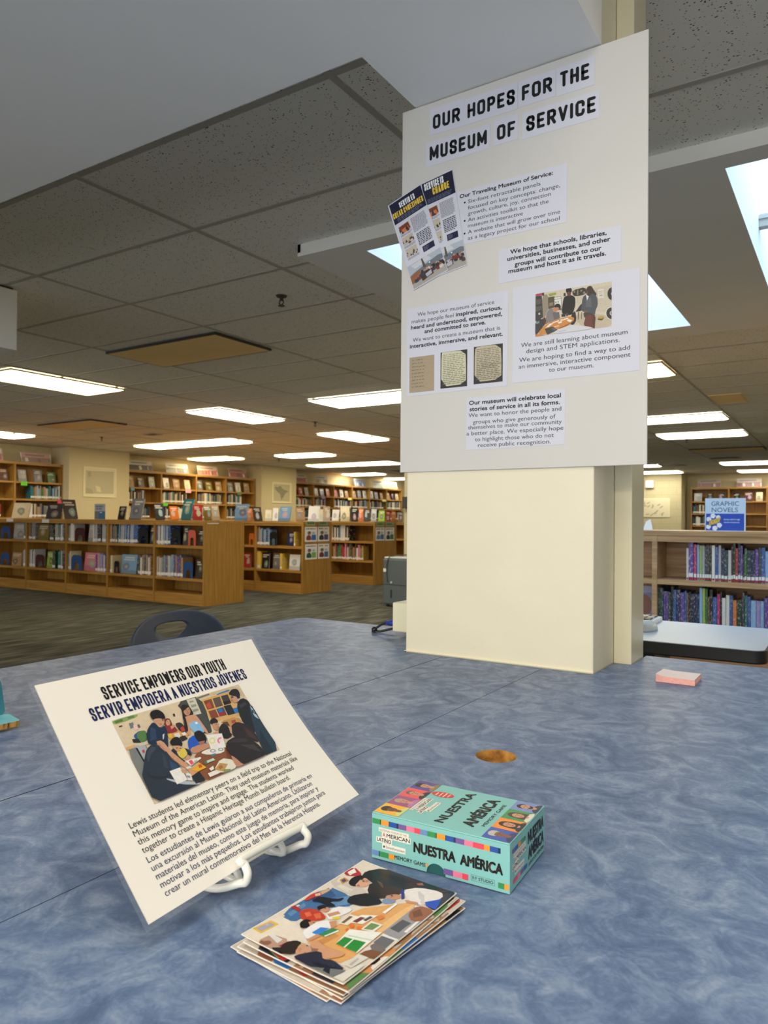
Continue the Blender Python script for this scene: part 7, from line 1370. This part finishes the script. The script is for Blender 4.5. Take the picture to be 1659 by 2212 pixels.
dn = [(576, 600, 1215, 'dark green'), (602, 624, 1218, 'dark teal'), (626, 645, 1250, 'purple'), (647, 668, 1250, 'purple'), (670, 692, 1256, 'dark green'), (694, 712, 1204, 'black'), (714, 740, 1230, 'blue'), (742, 776, 1228, 'navy'), (778, 810, 1254, 'purple'), (812, 830, 1240, 'blue'), (832, 850, 1256, 'brown'), (852, 870, 1246, 'black'), (872, 908, 1262, 'navy'), (910, 942, 1262, 'navy'), (946, 972, 1206, 'light blue'), (974, 996, 1210, 'lime green'), (998, 1016, 1214, 'green'), (1018, 1034, 1284, 'brown'), (1036, 1062, 1218, 'black'), (1064, 1100, 1284, 'blue'), (1102, 1128, 1254, 'magenta'), (1130, 1143, 1236, 'black'), (1145, 1177, 1288, 'white'), (1179, 1210, 1262, 'white'), (1212, 1240, 1264, 'blue'), (1242, 1274, 1304, 'orange'), (1276, 1320, 1300, 'dark green'), (1322, 1342, 1234, 'dark grey'), (1344, 1372, 1260, 'teal'), (1374, 1397, 1270, 'blue'), (1399, 1446, 1300, 'light blue'), (1448, 1482, 1302, 'lilac'), (1484, 1516, 1302, 'light blue'), (1518, 1556, 1272, 'purple'), (1558, 1590, 1270, 'navy'), (1592, 1624, 1280, 'blue')]
for lst, zs, nm, vv in ((up, .690, 'upper', 1250), (dn, .36, 'lower', 1340)):
    for k, (a, b, tp, cn) in enumerate(lst):
        h = min(.29, max(.15, gz(tp + (a - 560)*-.018) - zs))
        novel(gx(a, vv), gx(b, vv), zs, h, cn, '%s graphic novel, %s from the left along the %s shelf' % (cn, ORD[k], nm))
# face-out book in the bay beside the post
fa, fb = at(1388, 1330, y=GY + .05), at(1408, 1330, y=GY + .05)
r = thing('display_book', 'purple and yellow picture book facing out beside the bookcase post', 'book', (fa.x, GY + .05, .36), 0, GG)
w = fb.x - fa.x + .06; Sg = plane_map((fb.x - w, GY + .045, .3606), (1, 0, 0), (0, .08, 1)); m = MB(); m.prism([(0, 0), (w, 0), (w, .27), (0, .27)], Sg, -.016, -.001, 'page_white'); part(m, 'page_block', r)
m = MB(); m.prism([(-.002, 0), (w + .002, 0), (w + .002, .274), (-.002, .274)], Sg, -.0009, .0005, 'page_white'); picture(m, Sg, -.002, .274, w + .004, .274, [((120, 112, 160), SQ), ((150, 150, 190), [(0, 0), (1, 0), (1, .14), (0, .2)]), ((214, 170, 60), [(.1, 1), (.2, .74), (.6, .66), (1, .7), (1, 1)]), ((120, 70, 50), [(.3, .7), (.3, .3), (.6, .18), (.95, .3), (.95, .6), (.7, .76)])], 'coated_print', .0006); part(m, 'cover', r)
# the GRAPHIC NOVELS sign
sy = GY + .06; a, b = at(1522.5, 1144, y=sy), at(1611, 1075.5, y=sy); r = thing('shelf_sign', 'upright GRAPHIC NOVELS sign in a clear holder on top of the bookcase', 'sign', (a.x, sy, GH))
w, h = b.x - a.x, b.z - GH - .001; Sg = plane_map((a.x, sy, GH + .001), (1, 0, 0), (0, .03, 1))
m = MB(); m.prism([(0, 0), (w, 0), (w, h), (0, h)], Sg, -.006, -.003, 'clear_acrylic'); m.box(a.x, b.x, sy + .005, sy + .08, GH + .0006, GH + .004, 'clear_acrylic'); part(m, 'holder', r)
paint('sign_blue', (36, 76, 186)); m = MB(); m.prism([(.001, .001), (w - .001, .001), (w - .001, h - .001), (.001, h - .001)], Sg, -.0028, 0, 'matte_print', (206, 226, 246))
P = 'matte_print'
m.poly([(.02*w, .02*h), (.965*w, .02*h), (.96*w, .53*h), (.03*w, .53*h)], Sg, .0003, P, (34, 78, 190))
write(m, Sg, 'GRAPHIC', .16*w, .765*h, .835*w, .135*h, P, (44, 78, 124), -.012, .0004); write(m, Sg, 'NOVELS', .17*w, .575*h, .81*w, .135*h, P, (44, 78, 124), -.012, .0004)
for cx, cy, rr_ in ((.20, .46, .055), (.10, .36, .055), (.33, .42, .045), (.09, .13, .05), (.25, .09, .055), (.36, .18, .055)):
    for q_ in range(5): m.poly(ell((cx + .032*math.cos(q_*1.26))*w, (cy + .032*math.sin(q_*1.26))*h, rr_*.62*w, rr_*.8*h), Sg, .0004 + q_*2e-5, P, (238, 242, 248))
m.poly([(.09*w, .16*h), (.30*w, .23*h), (.40*w, .38*h), (.40*w, .40*h), (.12*w, .26*h)], Sg, .0006, P, (214, 110, 60))
m.poly([(.08*w, .17*h), (.36*w, .27*h), (.39*w, .42*h), (.14*w, .32*h)], Sg, .00066, P, (244, 200, 60))
write(m, Sg, 'BOOM!', .095*w, .185*h, .365*w, .13*h, P, (60, 36, 24), .03, .00075, y1=.28*h, shear=.25); write(m, Sg, 'BOOM!', .103*w, .192*h, .368*w, .12*h, P, (250, 222, 96), -.005, .0008, y1=.286*h, shear=.25)
write(m, Sg, 'Stories told through', .47*w, .335*h, .86*w, .045*h, P, (226, 234, 248), .01, .0004); write(m, Sg, 'words and pictures', .47*w, .25*h, .85*w, .045*h, P, (226, 234, 248), .01, .0004); part(m, 'card', r)
a = at(1400, 1134, y=GY + .12); r = thing('paper_card', 'crumpled white card on the graphic novel bookcase beside the post', 'card', (a.x, GY + .12, GH)); m = MB()
m.raw([(a.x - .03, GY + .10, GH + .001), (a.x + .03, GY + .12, GH + .001), (a.x + .012, GY + .14, GH + .075), (a.x - .015, GY + .13, GH + .06), (a.x + .02, GY + .17, GH + .001), (a.x - .02, GY + .165, GH + .001)], [(0, 1, 2, 3), (1, 4, 2), (4, 5, 3, 2), (5, 0, 3), (0, 5, 4, 1)], 'label_white'); part(m, 'paper', r)
